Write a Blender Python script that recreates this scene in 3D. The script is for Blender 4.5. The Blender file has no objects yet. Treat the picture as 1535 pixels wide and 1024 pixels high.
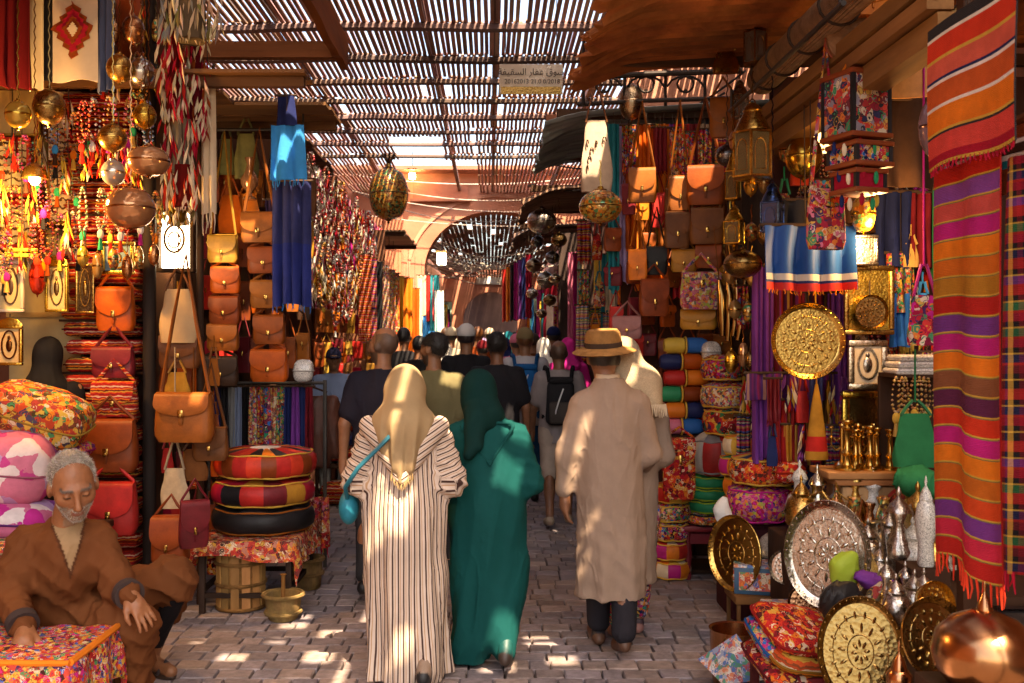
import bpy, bmesh, math, random
import numpy as np
from mathutils import Vector, Matrix, Euler
random.seed(7)
R = math.radians
SC = bpy.context.scene
COLL = SC.collection
# ------------------------------------------------------------------ camera, sky, sun, exposure
F = 1492.4                      # focal length in photograph pixels
CAMH = 1.65
VX, VY = 735.0, 508.0           # where the alley vanishes in the photograph
cam = bpy.data.cameras.new('camera')
cam.sensor_width = 36.0
cam.lens = F * 36.0 / 1535.0
cam.shift_x = (767.5 - VX) / 1535.0
cam.shift_y = -(512.0 - VY) / 1535.0
cam.clip_start, cam.clip_end = 0.05, 600
co = bpy.data.objects.new('camera', cam)
COLL.objects.link(co)
co.location = (0, 0, CAMH)
co.rotation_euler = (R(90), 0, 0)
SC.camera = co
cam.dof.use_dof = True
cam.dof.focus_distance = 5.6
cam.dof.aperture_fstop = 5.0

SUN_EL = R(58)
SUN_H = Vector((0.36, -0.933, 0)).normalized()      # horizontal direction towards the sun: behind the camera, to the right
SUN_DIR = (SUN_H * math.cos(SUN_EL) + Vector((0, 0, math.sin(SUN_EL)))).normalized()
w = bpy.data.worlds.new('World')
SC.world = w
w.use_nodes = True
nt = w.node_tree
bg = nt.nodes['Background']
sky = nt.nodes.new('ShaderNodeTexSky')
sky.sky_type = 'NISHITA'
sky.sun_disc = False
sky.sun_elevation = SUN_EL
sky.sun_rotation = math.atan2(SUN_H.x, SUN_H.y)
sky.dust_density = 3.0
nt.links.new(sky.outputs[0], bg.inputs[0])
bg.inputs[1].default_value = 0.15
sl = bpy.data.lights.new('sun', 'SUN')
sl.energy = 4.5
sl.angle = R(0.53)
sl.color = (1.0, 0.86, 0.68)
so = bpy.data.objects.new('sun', sl)
COLL.objects.link(so)
so.rotation_euler = SUN_DIR.to_track_quat('Z', 'Y').to_euler()
VS = SC.view_settings
VS.view_transform = 'Standard'
VS.look = 'None'
VS.gamma = 1.0
VS.use_curve_mapping = False
VS.exposure = 2.15
VS.use_white_balance = True
VS.white_balance_temperature = 7900
VS.white_balance_tint = 12
SC.cycles.use_denoising = True
try:
    SC.cycles.denoiser = 'OPENIMAGEDENOISE'
    SC.cycles.denoising_input_passes = 'RGB_ALBEDO_NORMAL'
except Exception:
    pass
SC.cycles.max_bounces = 7
SC.cycles.diffuse_bounces = 4
SC.cycles.glossy_bounces = 3
SC.cycles.transmission_bounces = 5
SC.cycles.transparent_max_bounces = 8
SC.cycles.sample_clamp_indirect = 6.0
SC.cycles.caustics_reflective = False
SC.cycles.caustics_refractive = False

def P(px, py, D):
    """photograph pixel at distance D along the alley -> point"""
    return Vector(((px - VX) / F * D, D, CAMH - (py - VY) / F * D))

# ------------------------------------------------------------------ colours (base colours)
C = dict(red=(.46, .022, .018), crimson=(.36, .01, .03), scarlet=(.62, .045, .02), orange=(.72, .19, .02), tangerine=(.44, .075, .008),
         ochre=(.42, .19, .025), gold=(.6, .36, .06), yellow=(.68, .43, .06), magenta=(.5, .02, .2), pink=(.58, .16, .24),
         purple=(.17, .04, .24), violet=(.25, .07, .36), navy=(.015, .022, .09), blue=(.02, .13, .42), azure=(.03, .26, .6), teal=(.01, .2, .24),
         turquoise=(.05, .38, .42), green=(.02, .17, .06), emerald=(.015, .25, .1), lime=(.32, .42, .04), olive=(.19, .17, .06),
         cream=(.68, .55, .38), white=(.74, .7, .64), black=(.012, .011, .012), charcoal=(.03, .028, .03), grey=(.24, .23, .23),
         brown=(.15, .05, .014), darkbrown=(.05, .022, .012), rust=(.23, .042, .009), tan=(.31, .088, .014), cognac=(.24, .052, .008),
         maroon=(.16, .012, .018), brass=(.56, .33, .09), copper=(.5, .23, .1), silver=(.52, .46, .38), bronze=(.34, .2, .07),
         skin=(.27, .115, .055), skin2=(.2, .082, .04), skin3=(.5, .26, .16), sand=(.46, .33, .2), lilac=(.42, .3, .5), mint=(.35, .5, .4))
WORD = dict(darkbrown='dark brown', skin='brown', skin2='brown', skin3='brown')
def cw(c): return WORD.get(c, c)

# ------------------------------------------------------------------ materials
MATS = {}
def ramp(nt_, stops, const=True):
    n = nt_.nodes.new('ShaderNodeValToRGB')
    n.color_ramp.interpolation = 'CONSTANT' if const else 'LINEAR'
    e = n.color_ramp.elements
    while len(e) < len(stops): e.new(0.5)
    for el, (p, c) in zip(e, stops):
        el.position = p
        el.color = (*c[:3], 1)
    return n
def mat(name, rough=.85, metal=0., var=.22, vscale=6., bump=None, coat=0., trans=0., emis=None, estr=0., pattern=None, pfac=.8, spec=None, sss=0., dirt=0., stretch=None):
    if name in MATS: return MATS[name]
    m = bpy.data.materials.new(name)
    MATS[name] = m
    m.use_nodes = True
    t = m.node_tree
    N, L = t.nodes, t.links
    b = N['Principled BSDF']
    at = N.new('ShaderNodeAttribute'); at.attribute_name = 'Col'
    oi = N.new('ShaderNodeObjectInfo')
    tc = N.new('ShaderNodeTexCoord')
    off = N.new('ShaderNodeVectorMath'); off.operation = 'MULTIPLY_ADD'
    cmb = N.new('ShaderNodeCombineXYZ')
    for i in range(3): L.new(oi.outputs['Random'], cmb.inputs[i])
    L.new(cmb.outputs[0], off.inputs[0]); off.inputs[1].default_value = (17, 31, 11); L.new(tc.outputs['Object'], off.inputs[2])
    vec = off.outputs[0]
    if stretch:
        ms = N.new('ShaderNodeVectorMath'); ms.operation = 'MULTIPLY'; ms.inputs[1].default_value = stretch
        L.new(vec, ms.inputs[0]); vec = ms.outputs[0]
    mul = N.new('ShaderNodeMix'); mul.data_type = 'RGBA'; mul.blend_type = 'MULTIPLY'; mul.inputs[0].default_value = 1
    L.new(at.outputs['Color'], mul.inputs[6]); L.new(oi.outputs['Color'], mul.inputs[7])
    col = mul.outputs[2]
    if pattern:
        col = pattern(t, vec, col, pfac)
    nz = N.new('ShaderNodeTexNoise'); nz.inputs['Scale'].default_value = vscale; nz.inputs['Detail'].default_value = 6; nz.inputs['Roughness'].default_value = .65
    L.new(vec, nz.inputs['Vector'])
    mr = N.new('ShaderNodeMapRange'); mr.inputs[1].default_value = .3; mr.inputs[2].default_value = .7; mr.inputs[3].default_value = 1 - var; mr.inputs[4].default_value = 1 + var
    L.new(nz.outputs[0], mr.inputs[0])
    m2 = N.new('ShaderNodeVectorMath'); m2.operation = 'SCALE'
    L.new(col, m2.inputs[0]); L.new(mr.outputs[0], m2.inputs['Scale'])
    out = m2.outputs[0]
    if dirt:
        dn = N.new('ShaderNodeTexNoise'); dn.inputs['Scale'].default_value = vscale * .35; dn.inputs['Detail'].default_value = 8
        L.new(vec, dn.inputs['Vector'])
        dr = ramp(t, [(.45, (0, 0, 0)), (.68, (dirt, dirt, dirt))], False)
        L.new(dn.outputs[0], dr.inputs[0])
        dm = N.new('ShaderNodeMix'); dm.data_type = 'RGBA'; dm.inputs[7].default_value = (.045, .03, .02, 1)
        L.new(dr.outputs[0], dm.inputs[0]); L.new(out, dm.inputs[6]); out = dm.outputs[2]
    L.new(out, b.inputs['Base Color'])
    rr = N.new('ShaderNodeMapRange'); rr.inputs[3].default_value = max(.03, rough - .1); rr.inputs[4].default_value = min(1, rough + .12)
    L.new(nz.outputs[0], rr.inputs[0]); L.new(rr.outputs[0], b.inputs['Roughness'])
    b.inputs['Metallic'].default_value = metal
    b.inputs['Specular IOR Level'].default_value = spec if spec is not None else (.12 if rough > .65 else .45)
    if coat: b.inputs['Coat Weight'].default_value = coat; b.inputs['Coat Roughness'].default_value = .25
    if trans: b.inputs['Transmission Weight'].default_value = trans
    if sss:
        b.inputs['Subsurface Weight'].default_value = sss; b.inputs['Subsurface Radius'].default_value = (.012, .005, .003)
    if emis:
        b.inputs['Emission Color'].default_value = (*emis, 1); b.inputs['Emission Strength'].default_value = estr
    if bump:
        kind, sc_, st, dist = bump
        if kind == 'noise':
            h = N.new('ShaderNodeTexNoise'); h.inputs['Scale'].default_value = sc_; h.inputs['Detail'].default_value = 5; ho = h.outputs[0]
        elif kind == 'voro':
            h = N.new('ShaderNodeTexVoronoi'); h.inputs['Scale'].default_value = sc_; ho = h.outputs['Distance']
        elif kind == 'wave':
            h = N.new('ShaderNodeTexWave'); h.inputs['Scale'].default_value = sc_; h.inputs['Distortion'].default_value = 3; h.inputs['Detail'].default_value = 3; ho = h.outputs[1]
        elif kind == 'weave':
            h = N.new('ShaderNodeTexWave'); h.bands_direction = 'Z'; h.inputs['Scale'].default_value = sc_; h.inputs['Distortion'].default_value = 1.5; ho = h.outputs[1]
        L.new(vec, h.inputs['Vector'])
        bp = N.new('ShaderNodeBump'); bp.inputs['Strength'].default_value = st; bp.inputs['Distance'].default_value = dist
        L.new(ho, bp.inputs['Height']); L.new(bp.outputs[0], b.inputs['Normal'])
    return m

PAL1 = [C['red'], C['orange'], C['gold'], C['magenta'], C['navy'], C['cream'], C['crimson'], C['emerald'], C['yellow'], C['black'], C['blue'], C['scarlet']]
PAL2 = [C['red'], C['maroon'], C['scarlet'], C['gold'], C['black'], C['orange'], C['crimson'], C['cream']]
PAL3 = [C['magenta'], C['pink'], C['purple'], C['orange'], C['navy'], C['crimson'], C['lime'], C['gold']]
def pat_voro(scale, pal, seed=0., ringy=True):
    def f(t, vec, col, fac):
        N, L = t.nodes, t.links
        dn = N.new('ShaderNodeTexNoise'); dn.inputs['Scale'].default_value = scale * .8; dn.inputs['Detail'].default_value = 4; L.new(vec, dn.inputs['Vector'])
        da = N.new('ShaderNodeVectorMath'); da.operation = 'MULTIPLY_ADD'; da.inputs[1].default_value = (1.3 / scale,) * 3
        L.new(dn.outputs[1], da.inputs[0]); L.new(vec, da.inputs[2])
        v = N.new('ShaderNodeTexVoronoi'); v.inputs['Scale'].default_value = scale; L.new(da.outputs[0], v.inputs['Vector'])
        sp = N.new('ShaderNodeSeparateColor'); L.new(v.outputs['Color'], sp.inputs[0])
        r = ramp(t, [(i / len(pal), c) for i, c in enumerate(pal)]); L.new(sp.outputs[0], r.inputs[0])
        o = r.outputs[0]
        if ringy:
            r2 = ramp(t, [(0, (1, 1, 1)), (.18, (0, 0, 0)), (.52, (1, 1, 1)), (.6, (0, 0, 0))])
            L.new(v.outputs['Distance'], r2.inputs[0])
            r3 = ramp(t, [(i / len(pal), c) for i, c in enumerate(pal[3:] + pal[:3])]); L.new(sp.outputs[1], r3.inputs[0])
            mx = N.new('ShaderNodeMix'); mx.data_type = 'RGBA'
            L.new(r2.outputs[0], mx.inputs[0]); L.new(o, mx.inputs[6]); L.new(r3.outputs[0], mx.inputs[7]); o = mx.outputs[2]
        m = N.new('ShaderNodeMix'); m.data_type = 'RGBA'; m.inputs[0].default_value = fac
        # keep part of the piece's own colour between the stitched motifs
        gate = ramp(t, [(0, (fac, fac, fac)), (.42, (0, 0, 0))]) if ringy else None
        if gate:
            n2 = N.new('ShaderNodeTexNoise'); n2.inputs['Scale'].default_value = scale * .7; L.new(vec, n2.inputs['Vector'])
            gate.color_ramp.elements[1].position = .6
            L.new(n2.outputs[0], gate.inputs[0]); L.new(gate.outputs[0], m.inputs[0])
        L.new(col, m.inputs[6]); L.new(o, m.inputs[7])
        return m.outputs[2]
    return f
def pat_bands(scale, pal, axis='Z', dist=.4, wscale=6):
    def f(t, vec, col, fac):
        N, L = t.nodes, t.links
        wv = N.new('ShaderNodeTexWave'); wv.bands_direction = axis; wv.wave_profile = 'SAW'
        wv.inputs['Scale'].default_value = scale; wv.inputs['Distortion'].default_value = dist; wv.inputs['Detail Scale'].default_value = wscale
        L.new(vec, wv.inputs['Vector'])
        r = ramp(t, [(i / len(pal), c) for i, c in enumerate(pal)]); L.new(wv.outputs[1], r.inputs[0])
        m = N.new('ShaderNodeMix'); m.data_type = 'RGBA'; m.inputs[0].default_value = fac
        L.new(col, m.inputs[6]); L.new(r.outputs[0], m.inputs[7])
        return m.outputs[2]
    return f
def pat_lines(scale, dark=.35, thr=.06):
    """dark chased lines, the tarnish in a metal's engraving or ink on a board"""
    def f(t, vec, col, fac):
        N, L = t.nodes, t.links
        v = N.new('ShaderNodeTexVoronoi'); v.feature = 'DISTANCE_TO_EDGE'; v.inputs['Scale'].default_value = scale
        n = N.new('ShaderNodeTexNoise'); n.inputs['Scale'].default_value = scale * .6
        L.new(vec, n.inputs['Vector'])
        ad = N.new('ShaderNodeVectorMath'); ad.operation = 'MULTIPLY_ADD'; ad.inputs[1].default_value = (.12,) * 3
        L.new(n.outputs[1], ad.inputs[0]); L.new(vec, ad.inputs[2]); L.new(ad.outputs[0], v.inputs['Vector'])
        r = ramp(t, [(0, (dark,) * 3), (thr, (1, 1, 1))], False); L.new(v.outputs['Distance'], r.inputs[0])
        m = N.new('ShaderNodeMix'); m.data_type = 'RGBA'; m.blend_type = 'MULTIPLY'; m.inputs[0].default_value = fac
        L.new(col, m.inputs[6]); L.new(r.outputs[0], m.inputs[7])
        return m.outputs[2]
    return f
def pat_chains(scale):
    def f(t, vec, col, fac):
        N, L = t.nodes, t.links
        wv = N.new('ShaderNodeTexWave'); wv.bands_direction = 'Z'; wv.inputs['Scale'].default_value = scale; wv.inputs['Distortion'].default_value = 5; wv.inputs['Detail'].default_value = 4; wv.inputs['Detail Scale'].default_value = 4
        L.new(vec, wv.inputs['Vector'])
        r = ramp(t, [(0, (.04, .025, .015)), (.16, (.35, .12, .04)), (.24, (1, 1, 1))], False); L.new(wv.outputs[1], r.inputs[0])
        m = N.new('ShaderNodeMix'); m.data_type = 'RGBA'; m.blend_type = 'MULTIPLY'; m.inputs[0].default_value = fac
        L.new(col, m.inputs[6]); L.new(r.outputs[0], m.inputs[7])
        return m.outputs[2]
    return f
def mk_mats():
    mat('cloth', .92, bump=('noise', 90, .35, .004), var=.18)
    mat('fine_cloth', .8, bump=('noise', 260, .2, .0015), var=.13, vscale=3.5, spec=.1)
    mat('silk', .5, bump=('noise', 30, .2, .003), var=.14, spec=.22)
    mat('wool', .95, bump=('weave', 60, .6, .004), var=.15, vscale=14)
    mat('leather', .46, bump=('noise', 90, .35, .003), var=.34, vscale=7, spec=.22, dirt=.25)
    mat('suede', .8, bump=('noise', 60, .3, .003), var=.28, vscale=9)
    mat('suzani', .9, pattern=pat_voro(30, PAL2 + [C['emerald'], C['navy']]), pfac=.9, bump=('voro', 70, .5, .004))
    mat('suzani_fine', .9, pattern=pat_voro(60, PAL1), pfac=.9, bump=('voro', 120, .5, .003))
    mat('suzani_red', .9, pattern=pat_voro(42, PAL2), pfac=.85, bump=('voro', 90, .5, .004))
    mat('suzani_pink', .9, pattern=pat_voro(46, PAL3), pfac=.9, bump=('voro', 90, .5, .004))
    mat('patch', .9, pattern=pat_voro(7, PAL2, ringy=False), pfac=.7, bump=('noise', 40, .5, .006))
    mat('patchpink', .8, pattern=pat_voro(9, [C['pink'], C['white'], C['magenta'], C['pink'], C['cream'], C['purple'], C['lilac']], ringy=False), pfac=.75, bump=('noise', 40, .5, .006))
    mat('kilim', .93, pattern=pat_bands(5.2, PAL2, 'Z', 1.2), pfac=.75, bump=('weave', 60, .6, .004))
    mat('kilim_multi', .93, pattern=pat_bands(3.4, PAL1, 'Z', 1.0), pfac=.75, bump=('weave', 60, .6, .004))
    mat('plaid', .93, pattern=pat_bands(3.2, [C['maroon'], C['black'], C['purple'], C['red'], C['maroon'], C['navy'], C['gold'], C['black']], 'X', .1), pfac=.5, bump=('weave', 60, .5, .004))
    mat('beads', .3, pattern=pat_voro(95, PAL1, ringy=False), pfac=.35, bump=('voro', 140, .8, .004), coat=.4, var=.3)
    mat('brass', .24, 1, pattern=pat_lines(26, .3, .05), pfac=.5, bump=('voro', 60, .35, .003), var=.22, vscale=10)
    mat('brass_smooth', .22, 1, var=.18, vscale=7, bump=('noise', 14, .12, .006))
    mat('brass_chased', .28, 1, pattern=pat_lines(48, .16, .12), pfac=.8, bump=('voro', 75, .3, .003), var=.25, vscale=14)
    mat('iron', .55, .6, var=.3, bump=('noise', 60, .3, .003))
    mat('wood', .7, var=.4, vscale=5, bump=('noise', 30, .35, .005), stretch=(1, 1, .25), dirt=.35)
    mat('wood_y', .75, var=.4, vscale=7, bump=('noise', 40, .35, .005), stretch=(1, .12, 1), dirt=.4)
    mat('wood_x', .7, var=.4, vscale=7, bump=('noise', 40, .35, .005), stretch=(.12, 1, 1), dirt=.35)
    mat('plaster', .93, var=.16, vscale=2.2, bump=('noise', 22, .35, .012), dirt=.3)
    mat('rusty', .75, .3, var=.45, vscale=4, bump=('noise', 30, .4, .006), dirt=.5)
    mat('straw', .85, var=.3, vscale=20, bump=('weave', 55, .9, .008))
    mat('paint', .5, var=.15, coat=.1, bump=('noise', 40, .15, .002))
    mat('painted_folk', .5, pattern=pat_voro(40, [C['red'], C['cream'], C['blue'], C['white'], C['orange'], C['emerald']]), pfac=.8, coat=.2)
    mat('ceramic', .2, pattern=pat_lines(60, .15, .12), pfac=.9, coat=.5, var=.12)
    mat('skin', .5, var=.16, vscale=30, bump=('noise', 160, .2, .002), sss=.08)
    mat('hair', .5, var=.35, vscale=50, bump=('noise', 150, .9, .004), stretch=(1, 1, .35))
    mat('glass_amber', .12, trans=.85, var=.2, bump=('noise', 25, .3, .004))
    mat('glass_ball', .1, .55, var=.25, bump=('voro', 30, .4, .004))
    mat('mosaic', .18, .35, pattern=pat_voro(55, [C['gold'], C['ochre'], C['emerald'], C['rust'], C['brass'], C['orange'], C['darkbrown']], ringy=False), pfac=.85, bump=('voro', 55, .8, .004), coat=.5)
    mat('lamp_glow', .4, emis=(1, .72, .36), estr=26)
    mat('daylight_lantern_glow', .5, emis=(1, .84, .6), estr=4.5)  # emission standing in for daylight on the framed panel; also the arch lantern's glass
    mat('shop_glow', .5, emis=(1, .66, .25), estr=1.2)
    mat('paver', .72, spec=.25, var=.3, vscale=3.2, bump=('noise', 38, .5, .006), dirt=.25)
    mat('earth', .95, var=.3, vscale=5, bump=('noise', 40, .5, .01))
    mat('board_ink', .8, pattern=pat_chains(7), pfac=.95, var=.2, vscale=16)
    mat('cable', .6, var=.2)
mk_mats()

# ------------------------------------------------------------------ mesh building
class MB:
    def __init__(s): s.v, s.f, s.c = [], [], []
    def add(s, vs, fs, col, M_=None):
        o = len(s.v)
        if M_ is not None: vs = [tuple(M_ @ Vector(p)) for p in vs]
        s.v.extend(tuple(p) for p in vs)
        s.f.extend([tuple(i + o for i in f) for f in fs])
        if isinstance(col, list): s.c.extend(col)
        else: s.c.extend([col] * len(fs))
        return s
    def box(s, c, d, col, bevel=0., M_=None, taper=1., seg=2):
        hx, hy, hz = d[0] / 2, d[1] / 2, d[2] / 2
        if bevel <= 0:
            vs = [(c[0] + x * hx * (taper if z > 0 else 1), c[1] + y * hy * (taper if z > 0 else 1), c[2] + z * hz) for z in (-1, 1) for y in (-1, 1) for x in (-1, 1)]
            fs = [(0, 2, 3, 1), (4, 5, 7, 6), (0, 1, 5, 4), (2, 6, 7, 3), (0, 4, 6, 2), (1, 3, 7, 5)]
            return s.add(vs, fs, col, M_)
        bm = bmesh.new()
        bmesh.ops.create_cube(bm, size=1)
        for v in bm.verts:
            k = taper if v.co.z > 0 else 1
            v.co = Vector((v.co.x * d[0] * k, v.co.y * d[1] * k, v.co.z * d[2]))
        bmesh.ops.bevel(bm, geom=bm.edges[:], offset=min(bevel, min(d) * .49), segments=seg, profile=.5, affect='EDGES')
        bm.verts.index_update()
        vs = [(v.co.x + c[0], v.co.y + c[1], v.co.z + c[2]) for v in bm.verts]
        fs = [tuple(v.index for v in f.verts) for f in bm.faces]
        bm.free()
        return s.add(vs, fs, col, M_)
    def tube(s, pts, r, col, n=6, M_=None, closed=False):
        pts = [Vector(p) for p in pts]
        k = len(pts)
        rs = r if isinstance(r, (list, tuple)) else [r] * k
        vs, fs = [], []
        up = None
        for i, p in enumerate(pts):
            a = pts[(i - 1) % k] if (closed or i > 0) else p
            b = pts[(i + 1) % k] if (closed or i < k - 1) else p
            t = (b - a)
            t = t.normalized() if t.length > 1e-9 else Vector((0, 0, 1))
            if up is None: up = Vector((0, 1, 0)) if abs(t.y) < .9 else Vector((1, 0, 0))
            u = (up - t * up.dot(t))
            u = u.normalized() if u.length > 1e-6 else t.orthogonal().normalized()
            up = u
            v = t.cross(u)
            for j in range(n):
                an = 2 * math.pi * j / n
                vs.append(p + (u * math.cos(an) + v * math.sin(an)) * rs[i])
        for i in range(k if closed else k - 1):
            for j in range(n):
                a, b = i * n + j, i * n + (j + 1) % n
                c2, d2 = ((i + 1) % k) * n + (j + 1) % n, ((i + 1) % k) * n + j
                fs.append((a, b, c2, d2))
        if not closed:
            fs.append(tuple(range(n - 1, -1, -1))); fs.append(tuple((k - 1) * n + j for j in range(n)))
        return s.add(vs, fs, col, M_)
    def lathe(s, prof, col, n=20, M_=None, ex=1., ey=1., wob=None):
        """profile of (r, z); col may be a function (ring, seg) -> colour"""
        vs, fs, cs = [], [], []
        for i, (r, z) in enumerate(prof):
            for j in range(n):
                a = 2 * math.pi * j / n
                rr = r * (wob(a, z) if wob else 1)
                vs.append((rr * ex * math.cos(a), rr * ey * math.sin(a), z))
        for i in range(len(prof) - 1):
            for j in range(n):
                fs.append((i * n + j, i * n + (j + 1) % n, (i + 1) * n + (j + 1) % n, (i + 1) * n + j))
                cs.append(col(i, j) if callable(col) else col)
        if prof[0][0] > 1e-5: fs.append(tuple(range(n - 1, -1, -1))); cs.append(col(0, 0) if callable(col) else col)
        if prof[-1][0] > 1e-5: fs.append(tuple((len(prof) - 1) * n + j for j in range(n))); cs.append(col(len(prof) - 2, 0) if callable(col) else col)
        return s.add(vs, fs, cs, M_)
    def ell(s, c, r, col, n=14, m=8, M_=None):
        prof = [(max(1e-6, math.sin(math.pi * i / m)), -math.cos(math.pi * i / m)) for i in range(m + 1)]
        vs, fs = [], []
        for (q, z) in prof:
            for j in range(n):
                a = 2 * math.pi * j / n
                vs.append((c[0] + r[0] * q * math.cos(a), c[1] + r[1] * q * math.sin(a), c[2] + r[2] * z))
        for i in range(m):
            for j in range(n):
                fs.append((i * n + j, i * n + (j + 1) % n, (i + 1) * n + (j + 1) % n, (i + 1) * n + j))
        return s.add(vs, fs, col, M_)
    def sheet(s, fn, nu, nv, colfn, thick=.004, M_=None):
        """grid u,v in 0..1; a closed double sheet"""
        Pn = np.array([[fn(i / nu, j / nv) for i in range(nu + 1)] for j in range(nv + 1)], dtype=float)
        du = np.gradient(Pn, axis=1); dv = np.gradient(Pn, axis=0)
        nn = np.cross(du, dv); nn /= (np.linalg.norm(nn, axis=2, keepdims=True) + 1e-12)
        A = (Pn + nn * thick / 2).reshape(-1, 3); B = (Pn - nn * thick / 2).reshape(-1, 3)
        vs = [tuple(p) for p in A] + [tuple(p) for p in B]
        o = len(A); W = nu + 1
        fs, cs = [], []
        for j in range(nv):
            for i in range(nu):
                a, b, c2, d2 = j * W + i, j * W + i + 1, (j + 1) * W + i + 1, (j + 1) * W + i
                col = colfn((i + .5) / nu, (j + .5) / nv) if callable(colfn) else colfn
                fs.append((a, b, c2, d2)); cs.append(col)
                fs.append((o + d2, o + c2, o + b, o + a)); cs.append(col)
        rim = [i for i in range(W)] + [j * W + nu for j in range(1, nv + 1)] + [nv * W + i for i in range(nu - 1, -1, -1)] + [j * W for j in range(nv - 1, 0, -1)]
        ec = cs[0]
        for a, b in zip(rim, rim[1:] + rim[:1]):
            fs.append((b, a, o + a, o + b)); cs.append(ec)
        return s.add(vs, fs, cs, M_)
    def mesh(s, name, smooth=True, angle=38):
        me = bpy.data.meshes.new(name)
        me.from_pydata(s.v, [], s.f)
        at = me.attributes.new('Col', 'FLOAT_COLOR', 'FACE')
        arr = np.ones((len(s.f), 4), dtype=np.float32)
        arr[:, :3] = np.array([c[:3] for c in s.c], dtype=np.float32)
        at.data.foreach_set('color', arr.ravel())
        if smooth:
            me.polygons.foreach_set('use_smooth', [True] * len(s.f))
            me.set_sharp_from_angle(angle=R(angle))
        me.update()
        return me
    def build(s, name, m, parent=None, smooth=True, angle=38, loc=None, rot=None):
        me = s.mesh(name, smooth, angle)
        return link(name, me, m, parent, loc, rot)
def link(name, me, m, parent=None, loc=None, rot=None):
    if m is not None and not me.materials: me.materials.append(MATS[m] if isinstance(m, str) else m)
    o = bpy.data.objects.new(name, me)
    COLL.objects.link(o)
    if parent is not None: o.parent = parent
    if loc is not None: o.location = loc
    if rot is not None: o.rotation_euler = rot
    return o
def tag(o, label, cat, group=None, kind=None):
    if label: o['label'] = label
    if cat: o['category'] = cat
    if group: o['group'] = group
    if kind: o['kind'] = kind
    return o
def thing(name, label, cat, loc=(0, 0, 0), rz=0., group=None, rot=None):
    o = bpy.data.objects.new(name, None)
    o.empty_display_size = .1
    COLL.objects.link(o)
    o.location = loc
    o.rotation_euler = rot if rot is not None else (0, 0, rz)
    return tag(o, label, cat, group)
def struct(o):
    o['kind'] = 'structure'
    return o
def shade(c, k): return (c[0] * k, c[1] * k, c[2] * k)
def mixc(a, b, t): return tuple(a[i] * (1 - t) + b[i] * t for i in range(3))
def jit(c, k=.15):
    q = 1 + random.uniform(-k, k)
    return tuple(min(.85, max(.004, x * q * (1 + random.uniform(-k, k) * .4))) for x in c)
def col(c): return C[c] if isinstance(c, str) else c
ORD = ['first', 'second', 'third', 'fourth', 'fifth', 'sixth', 'seventh', 'eighth', 'ninth', 'tenth', 'eleventh', 'twelfth', 'thirteenth', 'fourteenth', 'fifteenth', 'sixteenth', 'seventeenth', 'eighteenth', 'nineteenth', 'twentieth', 'twenty-first', 'twenty-second', 'twenty-third', 'twenty-fourth', 'twenty-fifth', 'twenty-sixth', 'twenty-seventh', 'twenty-eighth', 'twenty-ninth', 'thirtieth']
# ------------------------------------------------------------------ ground and paving
g = MB(); g.box((0, 90, -.06), (260, 260, .06), (.1, .075, .066))
ground = struct(g.build('ground', 'earth', smooth=False))
PV = []
for k in range(5):
    b = MB(); b.box((0, 0, -.03), (1, 1, .06), (1, 1, 1), bevel=0)
    # worn top: chamfered box with lifted, uneven corners
    vs, fs = [], []
    e = .035
    for z, q in ((-.05, 1.0), (-.007, 1.0), (0, 1 - e * 2)):
        for (sx, sy) in ((-1, -1), (1, -1), (1, 1), (-1, 1)):
            vs.append((sx * .5 * q * random.uniform(.94, 1.0), sy * .5 * q * random.uniform(.94, 1.0), z + (random.uniform(-.002, .002) if z == 0 else 0)))
    for i in range(2):
        for j in range(4): fs.append((i * 4 + j, i * 4 + (j + 1) % 4, i * 4 + 4 + (j + 1) % 4, i * 4 + 4 + j))
    fs.append((8, 9, 10, 11))
    b = MB(); b.add(vs, fs, (1, 1, 1))
    me = b.mesh('paver', False); me.materials.append(MATS['paver'])
    PV.append((me, vs, fs))
rest = MB()
n_pv = 0
y = 3.3
rr = 0
while y < 15:
    dy = random.uniform(.118, .142)
    x = -2.9 + random.uniform(0, .15)
    while x < 2.7:
        dx = random.uniform(.1, .19)
        cx, cy = x + dx / 2, y + dy / 2
        tone = random.uniform(.78, 1.18)
        cc = mixc((.31, .235, .205), (.26, .22, .235), random.random())
        cc = shade(cc, tone)
        px = VX + cx * F / cy; py = VY + CAMH * F / cy
        zz = random.uniform(-.004, .003)
        rz = random.uniform(-.03, .03)
        me, vs, fs = random.choice(PV)
        if n_pv < 300 and 250 < px < 1180 and py < 1035:
            o = link('paver', me, None, ground, (cx, cy, zz), (0, 0, rz))
            o.scale = (dx - .004, dy - .004, 1); o.color = (*cc, 1); n_pv += 1
        elif -300 < px < 1850:
            M_ = Matrix.Translation((cx, cy, zz)) @ Matrix.Rotation(rz, 4, 'Z') @ Matrix.Diagonal((dx - .004, dy - .004, 1, 1))
            rest.add(vs, fs, cc, M_)
        x += dx
    y += dy
o = rest.build('paving', 'paver', ground, smooth=False); o['kind'] = 'stuff'

# ------------------------------------------------------------------ building walls along the alley
def wallbox(name, label, c, d, colr, m='plaster'):
    b = MB(); b.box(c, d, colr)
    return tag(b.build(name, m, smooth=False), label, 'wall')
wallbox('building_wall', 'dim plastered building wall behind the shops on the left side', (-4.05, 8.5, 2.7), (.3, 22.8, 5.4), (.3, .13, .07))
wallbox('building_wall', 'dim plastered building wall behind the shops on the right side', (3.95, 8.5, 2.7), (.3, 22.8, 5.4), (.3, .13, .07))

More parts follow.
